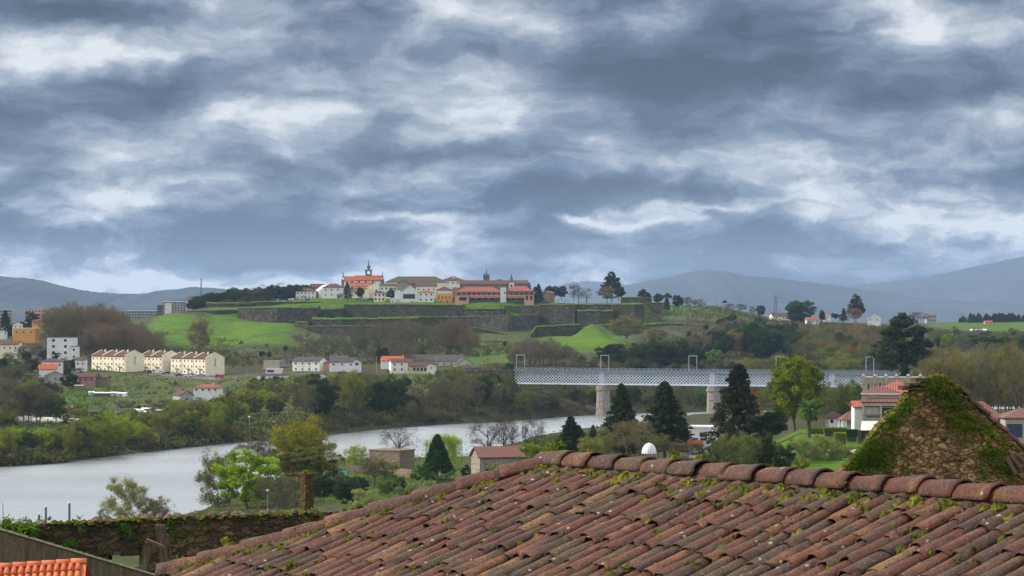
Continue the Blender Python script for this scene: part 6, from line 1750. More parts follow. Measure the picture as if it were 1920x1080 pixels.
# road
mb = MB(); rp_ = [(280, 702, 1434), (330, 706, 1420), (390, 711, 1406), (430, 714, 1400), (470, 716, 1398), (500, 718, 1392)]
for (a, b) in zip(rp_[:-1], rp_[1:]):
    mb.prism([W(a[0], a[1], a[2]), W(b[0], b[1], b[2]), W(b[0], b[1], b[2]) + Vector((0, 24, .6)), W(a[0], a[1], a[2]) + Vector((0, 24, .6))], (0, 0, -.8))
m, t = new_mat('asphalt'); finish(t, t.ramp(t.noise(.6, geo_pos(t), 6), [(.3, (.10, .10, .10)), (.7, (.17, .165, .16))]), .9)
mb.build('road', m, label='grey road with parked cars before the cream terraces', kind='structure')
# pale path on the spit, and hotel terrace paving
def strip(name, pts, width, mat_, label, dz=.12):
    mb = MB(); P_ = [TP(px, d) + Vector((0, 0, dz)) for px, d in pts]
    L_ = []; R_ = []
    for k in range(len(P_)):
        dd = (P_[min(k + 1, len(P_) - 1)] - P_[max(k - 1, 0)]); n_ = Vector((-dd.y, dd.x, 0)).normalized() * width / 2
        L_.append(P_[k] + n_); R_.append(P_[k] - n_)
    for k in range(len(P_) - 1): mb.poly(L_[k], R_[k], R_[k + 1], L_[k + 1])
    return mb.build(name, mat_, label=label, kind='structure')
strip('path', [(438, 962), (450, 955), (462, 952), (478, 968), (498, 985), (525, 1000), (540, 1015)], 2.4, M['concrete'], 'pale curved path on the grassy river spit', .5)
strip('terrace', [(1568, 478), (1600, 480), (1640, 484)], 14, M['castle_wall'], 'pale paved terrace on the hotel lawn', .25)
# greenhouse plastic and allotment sheds on the plain
for (a, b, d, lb) in ((-10, 62, 1030, 'long pale plastic greenhouse sheet at the left edge'), (64, 118, 1015, 'pale plastic greenhouse rows behind the riverside trees'), (120, 142, 1000, 'short pale plastic tunnel right of the greenhouse rows')):
    o = empty('greenhouse', TP((a + b) / 2, d), label=lb, cat='greenhouse')
    w_ = (b - a) * d / F
    for k in range(4):
        mb = MB(); mb.lathe
        pts_ = [(-w_ / 2, -3 + k * 3.2 + 1.5 * math.cos(PI * j / 8), 1.7 * math.sin(PI * j / 8)) for j in range(9)]
        mb.prism(pts_, (w_, 0, 0)); mb.build('plastic_tunnel', M['awning'], o)
shed_cols = ['concrete', 'tan_wall', 'grey_wall', 'rust_wood', 'white_paint']
rn = random.Random(55)
for k, (px, d) in enumerate([(172, 1250), (186, 1240), (200, 1235), (213, 1245), (229, 1240), (222, 1080), (236, 1075), (250, 1082), (262, 1078), (275, 1085), (288, 1080), (298, 1074), (228, 1052), (246, 1050), (268, 1055), (128, 1090), (176, 1060), (148, 1310)]):
    p_ = TP(px, d); w_ = rn.uniform(2.4, 4.5)
    where = ['in the upper allotment row, %s' % q for q in ('first from left', 'second from left', 'centre', 'second from right', 'by the blue tarp')] + ['in the lower allotment row, %s' % q for q in ('leftmost', 'second', 'third', 'fourth', 'fifth', 'sixth', 'rightmost')] + ['nearest the river trees, left', 'nearest the river trees, middle', 'nearest the river trees, right', 'by the pale greenhouse end', 'alone beside the bare bush', 'on the small green meadow']
    o = empty('garden_shed', p_, rn.uniform(-.4, .4), label='makeshift garden shed ' + where[k], cat='shed', group='makeshift allotment sheds')
    mb = MB(); h_ = rn.uniform(1.7, 2.3); mb.box((-w_ / 2, -1.2, -.5), (w_ / 2, 1.2, h_)); mb.build('wall', M[rn.choice(shed_cols)], o)
    mb = MB(); mb.prism([(-w_ / 2 - .2, -1.4, h_ + .01), (-w_ / 2 - .2, 1.4, h_ + .4), (-w_ / 2 - .2, 1.4, h_ + .5), (-w_ / 2 - .2, -1.4, h_ + .11)], (w_ + .4, 0, 0)); mb.build('roof', M[rn.choice(['white_paint', 'concrete', 'slate_roof', 'white_paint'])], o)
# lamps, poles, pylon
def lamp(px, py_top, py_base, d, label, r=.09):
    z0 = ZP(py_base, d); h_ = ZP(py_top, d) - z0
    o = empty('street_lamp', (WX(px, d), d, z0), label=label, cat='street lamp')
    mb = MB(); mb.tube((0, 0, -2), (0, 0, h_), r, r * .6); mb.build('pole', M['galv'], o)
    mb = MB(); mb.lathe((0, 0, h_), [(.1, 0), (.32, .15), (.34, .35), (.1, .55)], 10); mb.build('lamp_head', M['white_paint'], o)
lamp(467.5, 783, 816, 950, 'street lamp with white head on the far river spit')
lamp(502, 922, 962, 560, 'street lamp with white head in front of the bare bushes')
lamp(1124, 800, 822, 900, 'thin lamp post on the river edge between the conifers', .06)
lamp(1832, 693, 720, 520, 'white lamp head behind the ruined gable') if False else None
py_ = empty('pylon', W(1454, 592, 2250), label='tall lattice pylon on the crest above the farmhouse', cat='pylon')
mb = MB(); kp = 2250 / F; hh_ = 38 * kp
for (a, b) in ((-1, -1), (1, -1), (1, 1), (-1, 1)): mb.tube((a * 1.7, b * 1.7, -3), (a * .35, b * .35, hh_), .22, .15, 4)
for k in range(9):
    z0 = hh_ * k / 9; z1 = hh_ * (k + 1) / 9; r0 = 1.7 - 1.35 * k / 9; r1 = 1.7 - 1.35 * (k + 1) / 9
    for s in (-1, 1): mb.tube((-r0 * s, -r0, z0), (r1 * s, -r1, z1), .12, n=4)
    if k in (6, 8): mb.tube((-3, 0, z0), (3, 0, z0), .15, n=4)
mb.build('lattice', M['steel_dark'], py_)
for k, (px, pt, pb, d, lb) in enumerate([(1343, 560, 578, 2150, 'thin pole on the bright green crest'), (1430, 580, 594, 2200, 'thin pole left of the tall pylon'), (1462, 578, 594, 2205, 'thin pole right of the tall pylon'), (1818, 596, 618, 2400, 'white lamp pole on the green field')]):
    z0 = ZP(pb, d); o = empty('pole', (WX(px, d), d, z0), label=lb, cat='pole')
    mb = MB(); mb.tube((0, 0, -2), (0, 0, ZP(pt, d) - z0), .2, .14); mb.build('shaft', M['steel_dark'], o)

for k, (px, pt, pb, d, lb) in enumerate([(568, 664, 690, 1440, 'wooden utility pole beside the orange-banded house'), (642, 662, 690, 1436, 'wooden utility pole behind the slate bungalow'), (706, 668, 694, 1430, 'wooden utility pole left of the bright orange roof'), (818, 664, 690, 1425, 'wooden utility pole before the long grey hall'), (463, 690, 716, 1400, 'utility pole at the right end of the far road'), (342, 682, 706, 1414, 'lamp pole in front of the right terrace block'), (274, 682, 704, 1420, 'lamp pole in front of the middle terrace block')]):
    z0 = ZP(pb, d); o = empty('utility_pole', (WX(px, d), d, z0), label=lb, cat='pole', group='poles along the far road')
    mb = MB(); h_ = ZP(pt, d) - z0; mb.tube((0, 0, -2), (0, 0, h_), .16, .11); mb.build('shaft', M['concrete'], o)
    mb = MB(); mb.box((-.9, -.06, h_ - .6), (.9, .06, h_ - .45)); mb.build('crossarm', M['steel_dark'], o)
pw_ = [(463, 692, 1400), (568, 666, 1440), (642, 664, 1436), (706, 670, 1430), (818, 666, 1425)]
wr = empty('power_line', W(*pw_[0]), label='thin overhead line strung between the poles along the far slope', cat='wire')
mb = MB(); o0 = W(*pw_[0])
for a, b in zip(pw_[:-1], pw_[1:]):
    pa = W(*a) - o0; pb_ = W(*b) - o0
    for j in range(8):
        f0, f1 = j / 8, (j + 1) / 8
        sg = lambda f: Vector((0, 0, -3.2 * f * (1 - f)))
        mb.tube(pa + (pb_ - pa) * f0 + sg(f0), pa + (pb_ - pa) * f1 + sg(f1), .035, n=4, cap=False)
mb.build('cable', M['steel_dark'], wr)

# ================================================================== trees
TREE = {}
def tree_mesh(kind, seed):
    """returns (trunk mesh, crown mesh, height): a unit of real metres, tapered trunk, limbs reaching to every clump, crown of leaf or twig faces"""
    rn = random.Random(seed * 7 + len(kind)); nr_ = np.random.RandomState(seed * 13 + len(kind) * 7 + ord(kind[0]))
    winter = kind == 'winter'
    if winter: kind = 'bare'
    tb = MB()
    clumps = []          # centre, radius
    H_ = 10.0
    if kind in ('bare', 'budding', 'leafy', 'haze'):
        base = 0.22 if kind != 'haze' else .15
        cw = {'bare': .36, 'budding': .36, 'leafy': .42, 'haze': .30}[kind] * H_
        n_ = {'bare': 80, 'budding': 95, 'leafy': 95, 'haze': 64}[kind]
        cz0 = H_ * .60; rz_ = H_ * .42
        for i in range(n_):
            while True:
                p = nr_.uniform(-1, 1, 3)
                if p.dot(p) < 1 and p.dot(p) > .12: break
            lob = 1 + .28 * mnoise.noise(Vector((p[0] * 1.7 + seed, p[1] * 1.7, p[2] * 1.7)))
            c = Vector((p[0] * cw * lob, p[1] * cw * lob, cz0 + p[2] * rz_ * lob))
            if c.z < H_ * base + .3: continue
            clumps.append((c, rn.uniform(.55, 1.0) * (1.0 if kind != 'haze' else .8)))
    elif kind == 'dark':
        for i in range(85):
            while True:
                p = nr_.uniform(-1, 1, 3)
                if p.dot(p) < 1 and p.dot(p) > .2: break
            lob = 1 + .4 * mnoise.noise(Vector((p[0] * 1.6 + seed, p[1] * 1.6, p[2] * 1.6)))
            clumps.append((Vector((p[0] * 4.1 * lob, p[1] * 4.1 * lob, 5.4 + p[2] * 4.3 * lob)), rn.uniform(.8, 1.3)))
    elif kind == 'shrub':
        for i in range(40):
            a = rn.uniform(0, 2 * PI); r = math.sqrt(rn.random()) * 5; z = rn.uniform(.5, 7.5) * (1 - (r / 6.2) ** 2) + .6
            clumps.append((Vector((r * math.cos(a), r * math.sin(a), z)), rn.uniform(.9, 1.5)))
    elif kind in ('cone', 'cypress', 'topiary'):
        wmax = {'cone': 2.9, 'cypress': 3.2, 'topiary': 3.0}[kind]
        n_ = {'cone': 210, 'cypress': 210, 'topiary': 210}[kind]
        for i in range(n_):
            f = (i + .5) / n_; f = f ** .8
            z = H_ * (.04 + .95 * f)
            if kind == 'cypress': r = wmax * (1 - f) ** .75 * (.35 + .85 * rn.random())
            elif kind == 'cone': r = wmax * (1 - f) ** .9 * (.30 + .85 * rn.random() + .18 * math.sin(f * 34 + seed) * (1 - f))
            else: r = wmax * (1 - f) ** .8 * rn.uniform(.8, .95)
            a = i * 2.39996 + rn.uniform(-.3, .3)
            clumps.append((Vector((r * math.cos(a), r * math.sin(a), z)), (.36 + .42 * (1 - f)) * (1 if kind != 'topiary' else .95)))
    elif kind == 'umbrella':
        for i in range(46):
            a = rn.uniform(0, 2 * PI); r = math.sqrt(rn.random()) * 4.4; z = 6.2 + 2.6 * (1 - (r / 4.9) ** 2) * rn.uniform(.3, 1.15)
            clumps.append((Vector((r * math.cos(a), r * math.sin(a), z)), rn.uniform(.75, 1.1)))
    elif kind == 'eucalypt':
        lobes = [(0, 0, 8.6, 1.5), (-1.2, .3, 7.2, 1.4), (1.3, 0, 7.0, 1.5), (-2.1, -.3, 5.0, 1.5), (1.9, .4, 5.0, 1.6), (0, .2, 5.4, 1.6), (-1.4, 0, 3.0, 1.4), (1.9, -.3, 2.9, 1.3), (.3, 0, 3.1, 1.2), (-2.9, .3, 3.6, .9), (3.0, .2, 3.7, 1.0)]
        for (x, y, z, r) in lobes:
            for k in range(int(11 * r)):
                p = nr_.normal(0, 1, 3); p /= np.linalg.norm(p); q = rn.uniform(.45, 1.0) * r
                clumps.append((Vector((x + p[0] * q, y + p[1] * q, z + p[2] * q * .8)), rn.uniform(.5, .85)))
    elif kind == 'willow':
        for i in range(40):
            a = rn.uniform(0, 2 * PI); r = rn.uniform(.8, 4.0); z = 8.8 - (r / 4.0) ** 2 * 2.4 + rn.uniform(-.5, .5)
            clumps.append((Vector((r * math.cos(a), r * math.sin(a), z)), rn.uniform(.6, .9)))
    # trunk and limbs
    th = {'bare': .17, 'budding': .17, 'leafy': .2, 'haze': .13, 'dark': .22, 'shrub': .1, 'cone': .16, 'cypress': .2, 'topiary': .15, 'umbrella': .2, 'eucalypt': .16, 'willow': .24}[kind]
    nodes = []
    top = {'bare': .62, 'budding': .62, 'leafy': .6, 'haze': .8, 'dark': .6, 'shrub': .2, 'cone': .95, 'cypress': .93, 'topiary': .9, 'umbrella': .66, 'eucalypt': .85, 'willow': .6}[kind] * H_
    if winter: th *= 1.5
    prev = Vector((0, 0, -1.2)); pr = th * 1.25
    K_ = 7
    for k in range(1, K_ + 1):
        f = k / K_
        wob = .28 if kind not in ('cone', 'cypress', 'topiary') else .04
        p = Vector((rn.uniform(-wob, wob) * f * 1.6, rn.uniform(-wob, wob) * f * 1.6, top * f)); r = th * (1 - .75 * f)
        tb.tube(prev, p, pr, r, 6, k == K_); nodes.append((p, r, f)); prev = p; pr = r
    limbs = list(nodes)
    lw = 1.7 if winter else 1.0
    spread = kind in ('bare', 'budding', 'leafy', 'dark', 'umbrella', 'willow', 'eucalypt', 'haze', 'shrub')
    if spread:
        nm = {'bare': 9, 'budding': 9, 'leafy': 8, 'haze': 6, 'shrub': 6, 'dark': 7, 'umbrella': 7, 'eucalypt': 8, 'willow': 8}[kind]
        far_ = sorted(clumps, key=lambda c: -(Vector((c[0].x, c[0].y, 0)).length + rn.random() * 2))[:nm]
        for (c, _r) in far_:
            lo = [n_ for n_ in nodes if .25 < n_[2] < .95 and n_[0].z < c.z + .5] or nodes[:3]
            s = rn.choice(lo); a = s[0]; r = s[1] * .62
            m1 = a + (c - a) * .5 + Vector((0, 0, .35 + .25 * rn.random())) ; 
            tb.tube(a, m1, r, r * .62, 5, False); tb.tube(m1, c, r * .62, r * .22, 5, False)
            for f in (.3, .6, 1.0):
                limbs.append((a + (m1 - a) * f, r * (1 - .4 * f), .5)); limbs.append((m1 + (c - m1) * f, r * .6 * (1 - .6 * f), .6))
        for (c, _r) in clumps:
            s = min(limbs, key=lambda n_: (n_[0] - c).length + (1.5 if n_[0].z > c.z else 0))
            if (s[0] - c).length > .15:
                mid = s[0] + (c - s[0]) * .5 + Vector((rn.gauss(0, .12), rn.gauss(0, .12), .1))
                rr = max(.02 * lw, min(s[1] * .5, .06 * lw)); tb.tube(s[0], mid, rr, rr * .7, 4, False); tb.tube(mid, c, rr * .7, .012, 4, False)
                limbs.append((mid, rr * .7, .7))
    # crown faces
    V = []; Fc = []
    def add_quads(C_, A_, B_):
        n = len(C_); i0 = sum(len(v) for v in V)
        q = np.stack([C_ - A_, C_ - B_ * .55, C_ + A_, C_ + B_ * .55], 1).reshape(-1, 3)
        V.append(q); idx = np.arange(n * 4).reshape(n, 4) + i0
        Fc.append(idx)
    def rand_unit(n):
        p = nr_.normal(0, 1, (n, 3)); return p / np.linalg.norm(p, axis=1, keepdims=True)
    if kind in ('bare', 'haze', 'budding', 'willow'):
        nt = 30 if winter else {'bare': 80, 'haze': 80, 'budding': 44, 'willow': 20}[kind]
        for (c, r) in clumps:
            c = np.array(c)
            d = rand_unit(nt); outw = np.array([c[0], c[1], (c[2] - H_ * .45)]); outw = outw / (np.linalg.norm(outw) + .01)
            d = d + outw * .8 + np.array([0, 0, .55]); d /= np.linalg.norm(d, axis=1, keepdims=True)
            L = nr_.uniform(.3, 1.0, (nt, 1)) * r * 1.15
            st = c + nr_.normal(0, .55 * r, (nt, 3))
            w = rand_unit(nt); w = np.cross(w, d); w /= np.linalg.norm(w, axis=1, keepdims=True) + 1e-6
            wd = (.026 if winter else .024) if kind != 'haze' else .028
            add_quads(st + d * L / 2, d * L / 2, w * wd * 2)
    if kind not in ('bare', 'haze'):
        nl = {'budding': 95, 'leafy': 210, 'dark': 240, 'shrub': 230, 'cone': 85, 'cypress': 85, 'topiary': 170, 'umbrella': 240, 'eucalypt': 150, 'willow': 90}[kind]
        sz = {'budding': .125, 'leafy': .155, 'dark': .18, 'shrub': .19, 'cone': .17, 'cypress': .15, 'topiary': .16, 'umbrella': .18, 'eucalypt': .14, 'willow': .10}[kind]
        for (c, r) in clumps:
            c = np.array(c); nn = int(nl * rn.uniform(.6, 1.3))
            p = rand_unit(nn) * (nr_.uniform(0, 1, (nn, 1)) ** .45) * r
            if kind in ('cone', 'cypress'):
                # sprays reach outwards and droop
                ow = np.array([c[0], c[1], 0]); ow = ow / (np.linalg.norm(ow) + .01)
                s_ = nr_.uniform(-1, .8, (nn, 1)); p = ow * s_ * r * 1.3 + rand_unit(nn) * .34 * r + np.array([0, 0, -1]) * np.abs(s_) * r * .25
            elif kind in ('dark', 'umbrella', 'eucalypt', 'leafy', 'shrub'):
                p[:, 2] *= .75
            a = rand_unit(nn); b = np.cross(a, rand_unit(nn)); b /= np.linalg.norm(b, axis=1, keepdims=True) + 1e-6
            s = nr_.uniform(.5, 1.35, (nn, 1)) * sz
            add_quads(c + p, a * s, b * s * 1.1)
        if kind == 'willow':
            for k in range(520):
                c, r = clumps[nr_.randint(len(clumps))]
                c = np.array(c) + nr_.normal(0, .4, 3); L = nr_.uniform(1.6, 6.2); L = min(L, c[2] - .8)
                n = int(L / .22); zz_ = np.arange(n)[:, None] * .22
                sway = nr_.normal(0, .05, (n, 3)); pts = c + np.concatenate([np.cumsum(sway[:, :2] * .5, 0) + np.array([c[0], c[1]]) * .02 * zz_, -zz_], 1)
                d = np.tile(np.array([[0, 0, 1.0]]), (n, 1)) + nr_.normal(0, .35, (n, 3)); w = np.cross(d, rand_unit(n)); w /= np.linalg.norm(w, axis=1, keepdims=True) + 1e-6
                add_quads(pts, d * .13, w * .075)
    trunk = np_mesh('trunk_' + kind, tb.v, tb.f, True)
    crown = np_mesh('crown_' + kind, np.concatenate(V), np.concatenate(Fc))
    crown.materials.append(M['leaf'])
    trunk.materials.append(M['bark_pale'] if kind in ('eucalypt', 'budding') else M['bark'])
    return trunk, crown
def get_tree(kind, var):
    if (kind, var) not in TREE: TREE[(kind, var)] = tree_mesh(kind, var)
    return TREE[(kind, var)]
NAMES = {'winter': 'bare_tree', 'bare': 'bare_tree', 'haze': 'leafless_tree', 'budding': 'budding_tree', 'leafy': 'leafy_tree', 'dark': 'evergreen_tree', 'shrub': 'shrub', 'cone': 'conifer', 'cypress': 'conifer', 'topiary': 'clipped_conifer', 'umbrella': 'pine_tree', 'eucalypt': 'eucalyptus_tree', 'willow': 'willow_tree'}
CATS = {'winter': 'tree', 'bare': 'tree', 'haze': 'tree', 'budding': 'tree', 'leafy': 'tree', 'dark': 'tree', 'shrub': 'shrub', 'cone': 'tree', 'cypress': 'tree', 'topiary': 'tree', 'umbrella': 'tree', 'eucalypt': 'tree', 'willow': 'tree'}
trng = random.Random(2024)
def plant(kind, px, d, h, w, col, label, group=None, z=None, var=None, jit=.12):
    """h, w in metres (crown height above ground and width)"""
    var = trng.randrange(4) if var is None else var
    tm, cm = get_tree(kind, var)
    x = WX(px, d); z = TZ(x, d) if z is None else z
    nat_w = {'winter': 7.4, 'bare': 7.4, 'haze': 6.3, 'budding': 7.4, 'leafy': 8.2, 'dark': 8.6, 'shrub': 11, 'cone': 4.2, 'cypress': 4.9, 'topiary': 6.0, 'umbrella': 9.5, 'eucalypt': 7.6, 'willow': 9.0}[kind]
    nat_h = 10.2 if kind != 'shrub' else 8.4
    o = empty(NAMES[kind], (x, d, z - .1), trng.uniform(0, 2 * PI) if kind != 'eucalypt' else 0, label=label, cat=CATS[kind], group=group)
    o.scale = (w / nat_w, w / nat_w, h / nat_h)
    a = bpy.data.objects.new('trunk', tm); C.objects.link(a); a.parent = o
    b = bpy.data.objects.new('crown', cm); C.objects.link(b); b.parent = o
    j = lambda c: max(.004, c * (1 + trng.uniform(-jit, jit)))
    b.color = (j(col[0]), j(col[1]), j(col[2]), 1)
    return o
BROWN = (0.062, 0.053, 0.038); GREYB = (0.078, 0.068, 0.052); PURP = (0.085, 0.068, 0.058); OLIVE = (0.100, 0.112, 0.022); OLIVE2 = (0.066, 0.084, 0.024); YG = (0.145, 0.180, 0.014); GREEN = (0.062, 0.115, 0.016); DARK = (0.022, 0.034, 0.014)
DK2 = (0.032, 0.045, 0.018); RUST = (0.115, 0.080, 0.034); BLUEG = (0.03, 0.055, 0.035)
SEEN = {}
def wood(label, group, items, px0, px1, tops, base_d, n, kinds, wr, hmin=4, hmax=22, seed=1, zone_y=None):
    """scatter individual trees; crowns reach up to the row given by tops (column -> row) where distance allows"""
    r = random.Random(seed)
    for k in range(n):
        px = px0 + (px1 - px0) * ((k + r.random()) / n)
        if callable(base_d): d = base_d(px, r)
        else: d = r.uniform(*base_d)
        z = TZ(WX(px, d), d)
        topy = float(np.interp(px, [q[0] for q in tops], [q[1] for q in tops])) + abs(r.gauss(0, 5))
        h = ZP(topy, d) - z
        h = max(hmin, min(hmax, h * r.uniform(.82, 1.03)))
        kind, col = r.choices([q[0] for q in kinds], [q[1] for q in kinds])[0]
        w = h * r.uniform(*wr)
        nm = {'winter': 'open bare tree', 'bare': 'bare brown tree', 'haze': 'slim leafless tree', 'budding': 'budding spring tree', 'leafy': 'leafy tree', 'dark': 'dark evergreen tree', 'shrub': 'bush', 'cone': 'dark conifer', 'umbrella': 'dark pine', 'cypress': 'dark cypress'}[kind]
        if kind == 'shrub': h *= .6; w = h * 1.5
        plant(kind, px, d, h, w, col, nm + ' ' + label, group + ', ' + nm)
def shore(px): return float(np.interp(px, *SH_F))
def nshore(px): return float(np.interp(px, *SH_N))
mix1 = [(('haze', BROWN), 2), (('budding', OLIVE), 4), (('leafy', OLIVE2), 2), (('leafy', GREEN), 1), (('shrub', OLIVE2), 3), (('budding', YG), 1.5), (('shrub', BROWN), 1.5)]
# river edge, far bank, left half
wood('on the left river bank', 'trees along the left far bank', None, -30, 430, [(-30, 800), (120, 800), (150, 785), (230, 775), (290, 800), (330, 775), (420, 765), (430, 770)], lambda px, r: shore(px) + r.uniform(4, 40), 60, mix1, (.7, 1.1), 3, 15, 1)
wood('at the foot of the left river bank', 'bushes at the left waterline', None, -30, 430, [(-30, 830), (430, 805)], lambda px, r: shore(px) + r.uniform(1, 7), 34, [(('shrub', OLIVE2), 2), (('shrub', BROWN), 2), (('shrub', OLIVE), 1.5)], (1, 1.5), 2.5, 7, 2)
wood('in the grove left of the allotments', 'trees of the left grove', None, -30, 108, [(-30, 712), (0, 706), (60, 710), (108, 735)], lambda px, r: shore(px) + r.uniform(180, 330), 20, [(('budding', OLIVE), 4), (('haze', BROWN), 2), (('leafy', OLIVE2), 3), (('budding', RUST), 1), (('shrub', OLIVE2), 3)], (.6, .95), 6, 19, 3)
wood('between the allotments and the river path', 'trees right of the allotments', None, 308, 430, [(308, 772), (340, 750), (380, 745), (430, 738)], lambda px, r: shore(px) + r.uniform(30, 200), 26, [(('budding', OLIVE), 3), (('leafy', GREEN), 1.5), (('budding', RUST), 1), (('shrub', OLIVE2), 1), (('leafy', OLIVE2), 1.5)], (.7, 1.0), 5, 15, 4)
wood('behind the river path', 'spring green trees behind the path', None, 425, 580, [(425, 742), (480, 728), (540, 728), (580, 745)], lambda px, r: shore(px) + r.uniform(60, 280), 40, [(('leafy', OLIVE), 2), (('budding', YG), 2.5), (('budding', RUST), 1.3), (('leafy', OLIVE2), 2), (('dark', DK2), .8)], (.65, 1.0), 5, 17, 5)
wood('around the far road below the white houses', 'dark trees along the far road', None, 460, 600, [(460, 702), (500, 712), (540, 708), (570, 698), (600, 700)], lambda px, r: shore(px) + r.uniform(300, 400), 13, [(('dark', DARK), 4), (('shrub', DK2), 2), (('leafy', OLIVE2), 1)], (.9, 1.2), 3, 9, 6)
wood('on the steep bank below the bungalow', 'tall trees on the steep bank', None, 575, 745, [(575, 712), (610, 700), (650, 697), (700, 692), (735, 700), (745, 715)], lambda px, r: shore(px) + r.uniform(20, 260), 52, [(('haze', BROWN), 3), (('haze', GREYB), 2), (('budding', OLIVE), 2), (('dark', DARK), 1.4), (('leafy', OLIVE2), 1.5)], (.5, .8), 6, 21, 7)
wood('at the waterline under the steep bank', 'bushes at the middle waterline', None, 575, 1010, [(575, 790), (620, 778), (700, 770), (1010, 765)], lambda px, r: shore(px) + r.uniform(1, 14), 36, [(('shrub', OLIVE2), 2), (('shrub', BROWN), 3), (('haze', BROWN), 2), (('shrub', DARK), 1)], (1, 1.4), 3, 8, 8)
wood('on the dark bank left of the bridge', 'trees on the dark bank left of the bridge', None, 745, 965, [(745, 745), (800, 738), (820, 705), (860, 690), (900, 700), (930, 702), (965, 695)], lambda px, r: shore(px) + r.uniform(10, 130), 60, [(('haze', BROWN), 3), (('winter', GREYB), 3), (('dark', DARK), 1.6), (('budding', OLIVE2), 2), (('shrub', DK2), 2)], (.55, .9), 4, 19, 9)
wood('under the lattice bridge', 'trees under the bridge', None, 965, 1340, [(965, 722), (1340, 722)], lambda px, r: shore(px) + r.uniform(3, 60), 50, [(('haze', BROWN), 3), (('budding', OLIVE2), 2), (('dark', DARK), 2), (('shrub', OLIVE2), 2), (('shrub', BROWN), 2)], (.7, 1.1), 3, 14, 10)
wood('behind the bridge at the right', 'trees behind the right part of the bridge', None, 1340, 1660, [(1340, 722), (1660, 722)], lambda px, r: shore(px) + r.uniform(3, 60), 30, [(('haze', BROWN), 3), (('budding', OLIVE2), 2), (('dark', DARK), 1)], (.7, 1.0), 4, 14, 11)
# hill slope below the fortress
wood('on the slope under the fortress walls', 'bare trees under the fortress', None, 552, 900, [(552, 640), (600, 622), (640, 610), (700, 600), (760, 592), (800, 600), (860, 592), (900, 625)], lambda px, r: r.uniform(1520, 1750), 58, [(('winter', BROWN), 4), (('bare', BROWN), 2), (('haze', PURP), 2)], (.5, .78), 6, 21, 12)
wood('in the hedge above the white houses', 'scrub line above the far houses', None, 420, 720, [(420, 690), (560, 672), (720, 668)], lambda px, r: r.uniform(1490, 1560), 34, [(('shrub', BROWN), 4), (('shrub', OLIVE2), 2), (('haze', BROWN), 2), (('dark', DARK), .7)], (.9, 1.3), 3, 8, 13)
wood('in front of the fortress ditch left of the bridge gantries', 'purple-brown bare trees before the ditch', None, 955, 1095, [(955, 650), (985, 632), (1040, 632), (1070, 645), (1095, 655)], lambda px, r: r.uniform(1370, 1450), 26, [(('winter', PURP), 3), (('bare', PURP), 2), (('haze', GREYB), 2), (('budding', OLIVE2), 1)], (.5, .8), 6, 17, 14)
wood('in the dark grove right of the turf pyramid', 'evergreen oaks right of the turf pyramid', None, 1138, 1345, [(1138, 645), (1165, 640), (1190, 645), (1230, 628), (1280, 632), (1310, 645), (1345, 665)], lambda px, r: r.uniform(1380, 1540), 36, [(('dark', DARK), 6), (('dark', DK2), 2), (('leafy', OLIVE2), .8)], (.8, 1.15), 7, 19, 15)
wood('on the wooded slope above the bridge', 'mixed trees above the bridge', None, 1290, 1400, [(1290, 615), (1320, 625), (1360, 600), (1400, 610)], lambda px, r: r.uniform(1500, 1900), 26, [(('haze', PURP), 4), (('budding', RUST), 1), (('dark', DARK), 2), (('leafy', OLIVE2), 1)], (.7, 1.0), 5, 15, 16)
wood('in the dark wood below the crest', 'dark evergreens below the crest', None, 1350, 1510, [(1350, 612), (1380, 600), (1440, 600), (1480, 604), (1510, 625)], lambda px, r: r.uniform(1500, 1950), 56, [(('dark', DARK), 6), (('dark', DK2), 2), (('budding', OLIVE2), 1)], (.8, 1.2), 6, 19, 17)
wood('in the brown wood left of the big eucalyptus', 'brown wood left of the eucalyptus', None, 1480, 1660, [(1480, 632), (1510, 610), (1560, 612), (1600, 604), (1660, 606)], lambda px, r: r.uniform(1400, 2000), 66, [(('haze', BROWN), 4), (('bare', GREYB), 2), (('dark', DARK), 1.3), (('budding', OLIVE2), 2), (('budding', RUST), 1)], (.7, 1.05), 5, 17, 18)
wood('just behind the bridge railing', 'trees close behind the bridge', None, 1080, 1660, [(1080, 690), (1200, 680), (1400, 668), (1500, 650), (1600, 655), (1660, 660)], lambda px, r: r.uniform(1290, 1420), 64, [(('haze', BROWN), 3), (('dark', DARK), 2.2), (('leafy', OLIVE2), 1.2), (('budding', OLIVE), 1.5)], (.7, 1.0), 6, 17, 19)
wood('on the far right slope', 'trees on the far right slope', None, 1740, 1960, [(1740, 612), (1800, 622), (1860, 622), (1960, 620)], lambda px, r: r.uniform(1700, 2250), 46, [(('haze', BROWN), 3), (('dark', DARK), 2), (('budding', OLIVE2), 2)], (.8, 1.2), 5, 13, 20)
wood('in the tall olive-brown wood at the right', 'tall bare poplars at the right', None, 1735, 1960, [(1735, 662), (1770, 650), (1830, 645), (1900, 642), (1960, 645)], lambda px, r: r.uniform(700, 900), 46, [(('haze', (0.085, 0.072, 0.038)), 3), (('winter', (0.09, 0.08, 0.05)), 3), (('budding', (0.095, 0.088, 0.032)), 2), (('haze', GREYB), 2)], (.38, .6), 8, 30, 21)
wood('beside the lattice girder left of the hotel', 'bare trees before the bridge near the hotel', None, 1535, 1625, [(1535, 720), (1570, 705), (1600, 712), (1625, 730)], lambda px, r: r.uniform(650, 760), 9, [(('haze', BROWN), 3), (('bare', GREYB), 2), (('budding', OLIVE2), 1)], (.5, .75), 7, 16, 22)
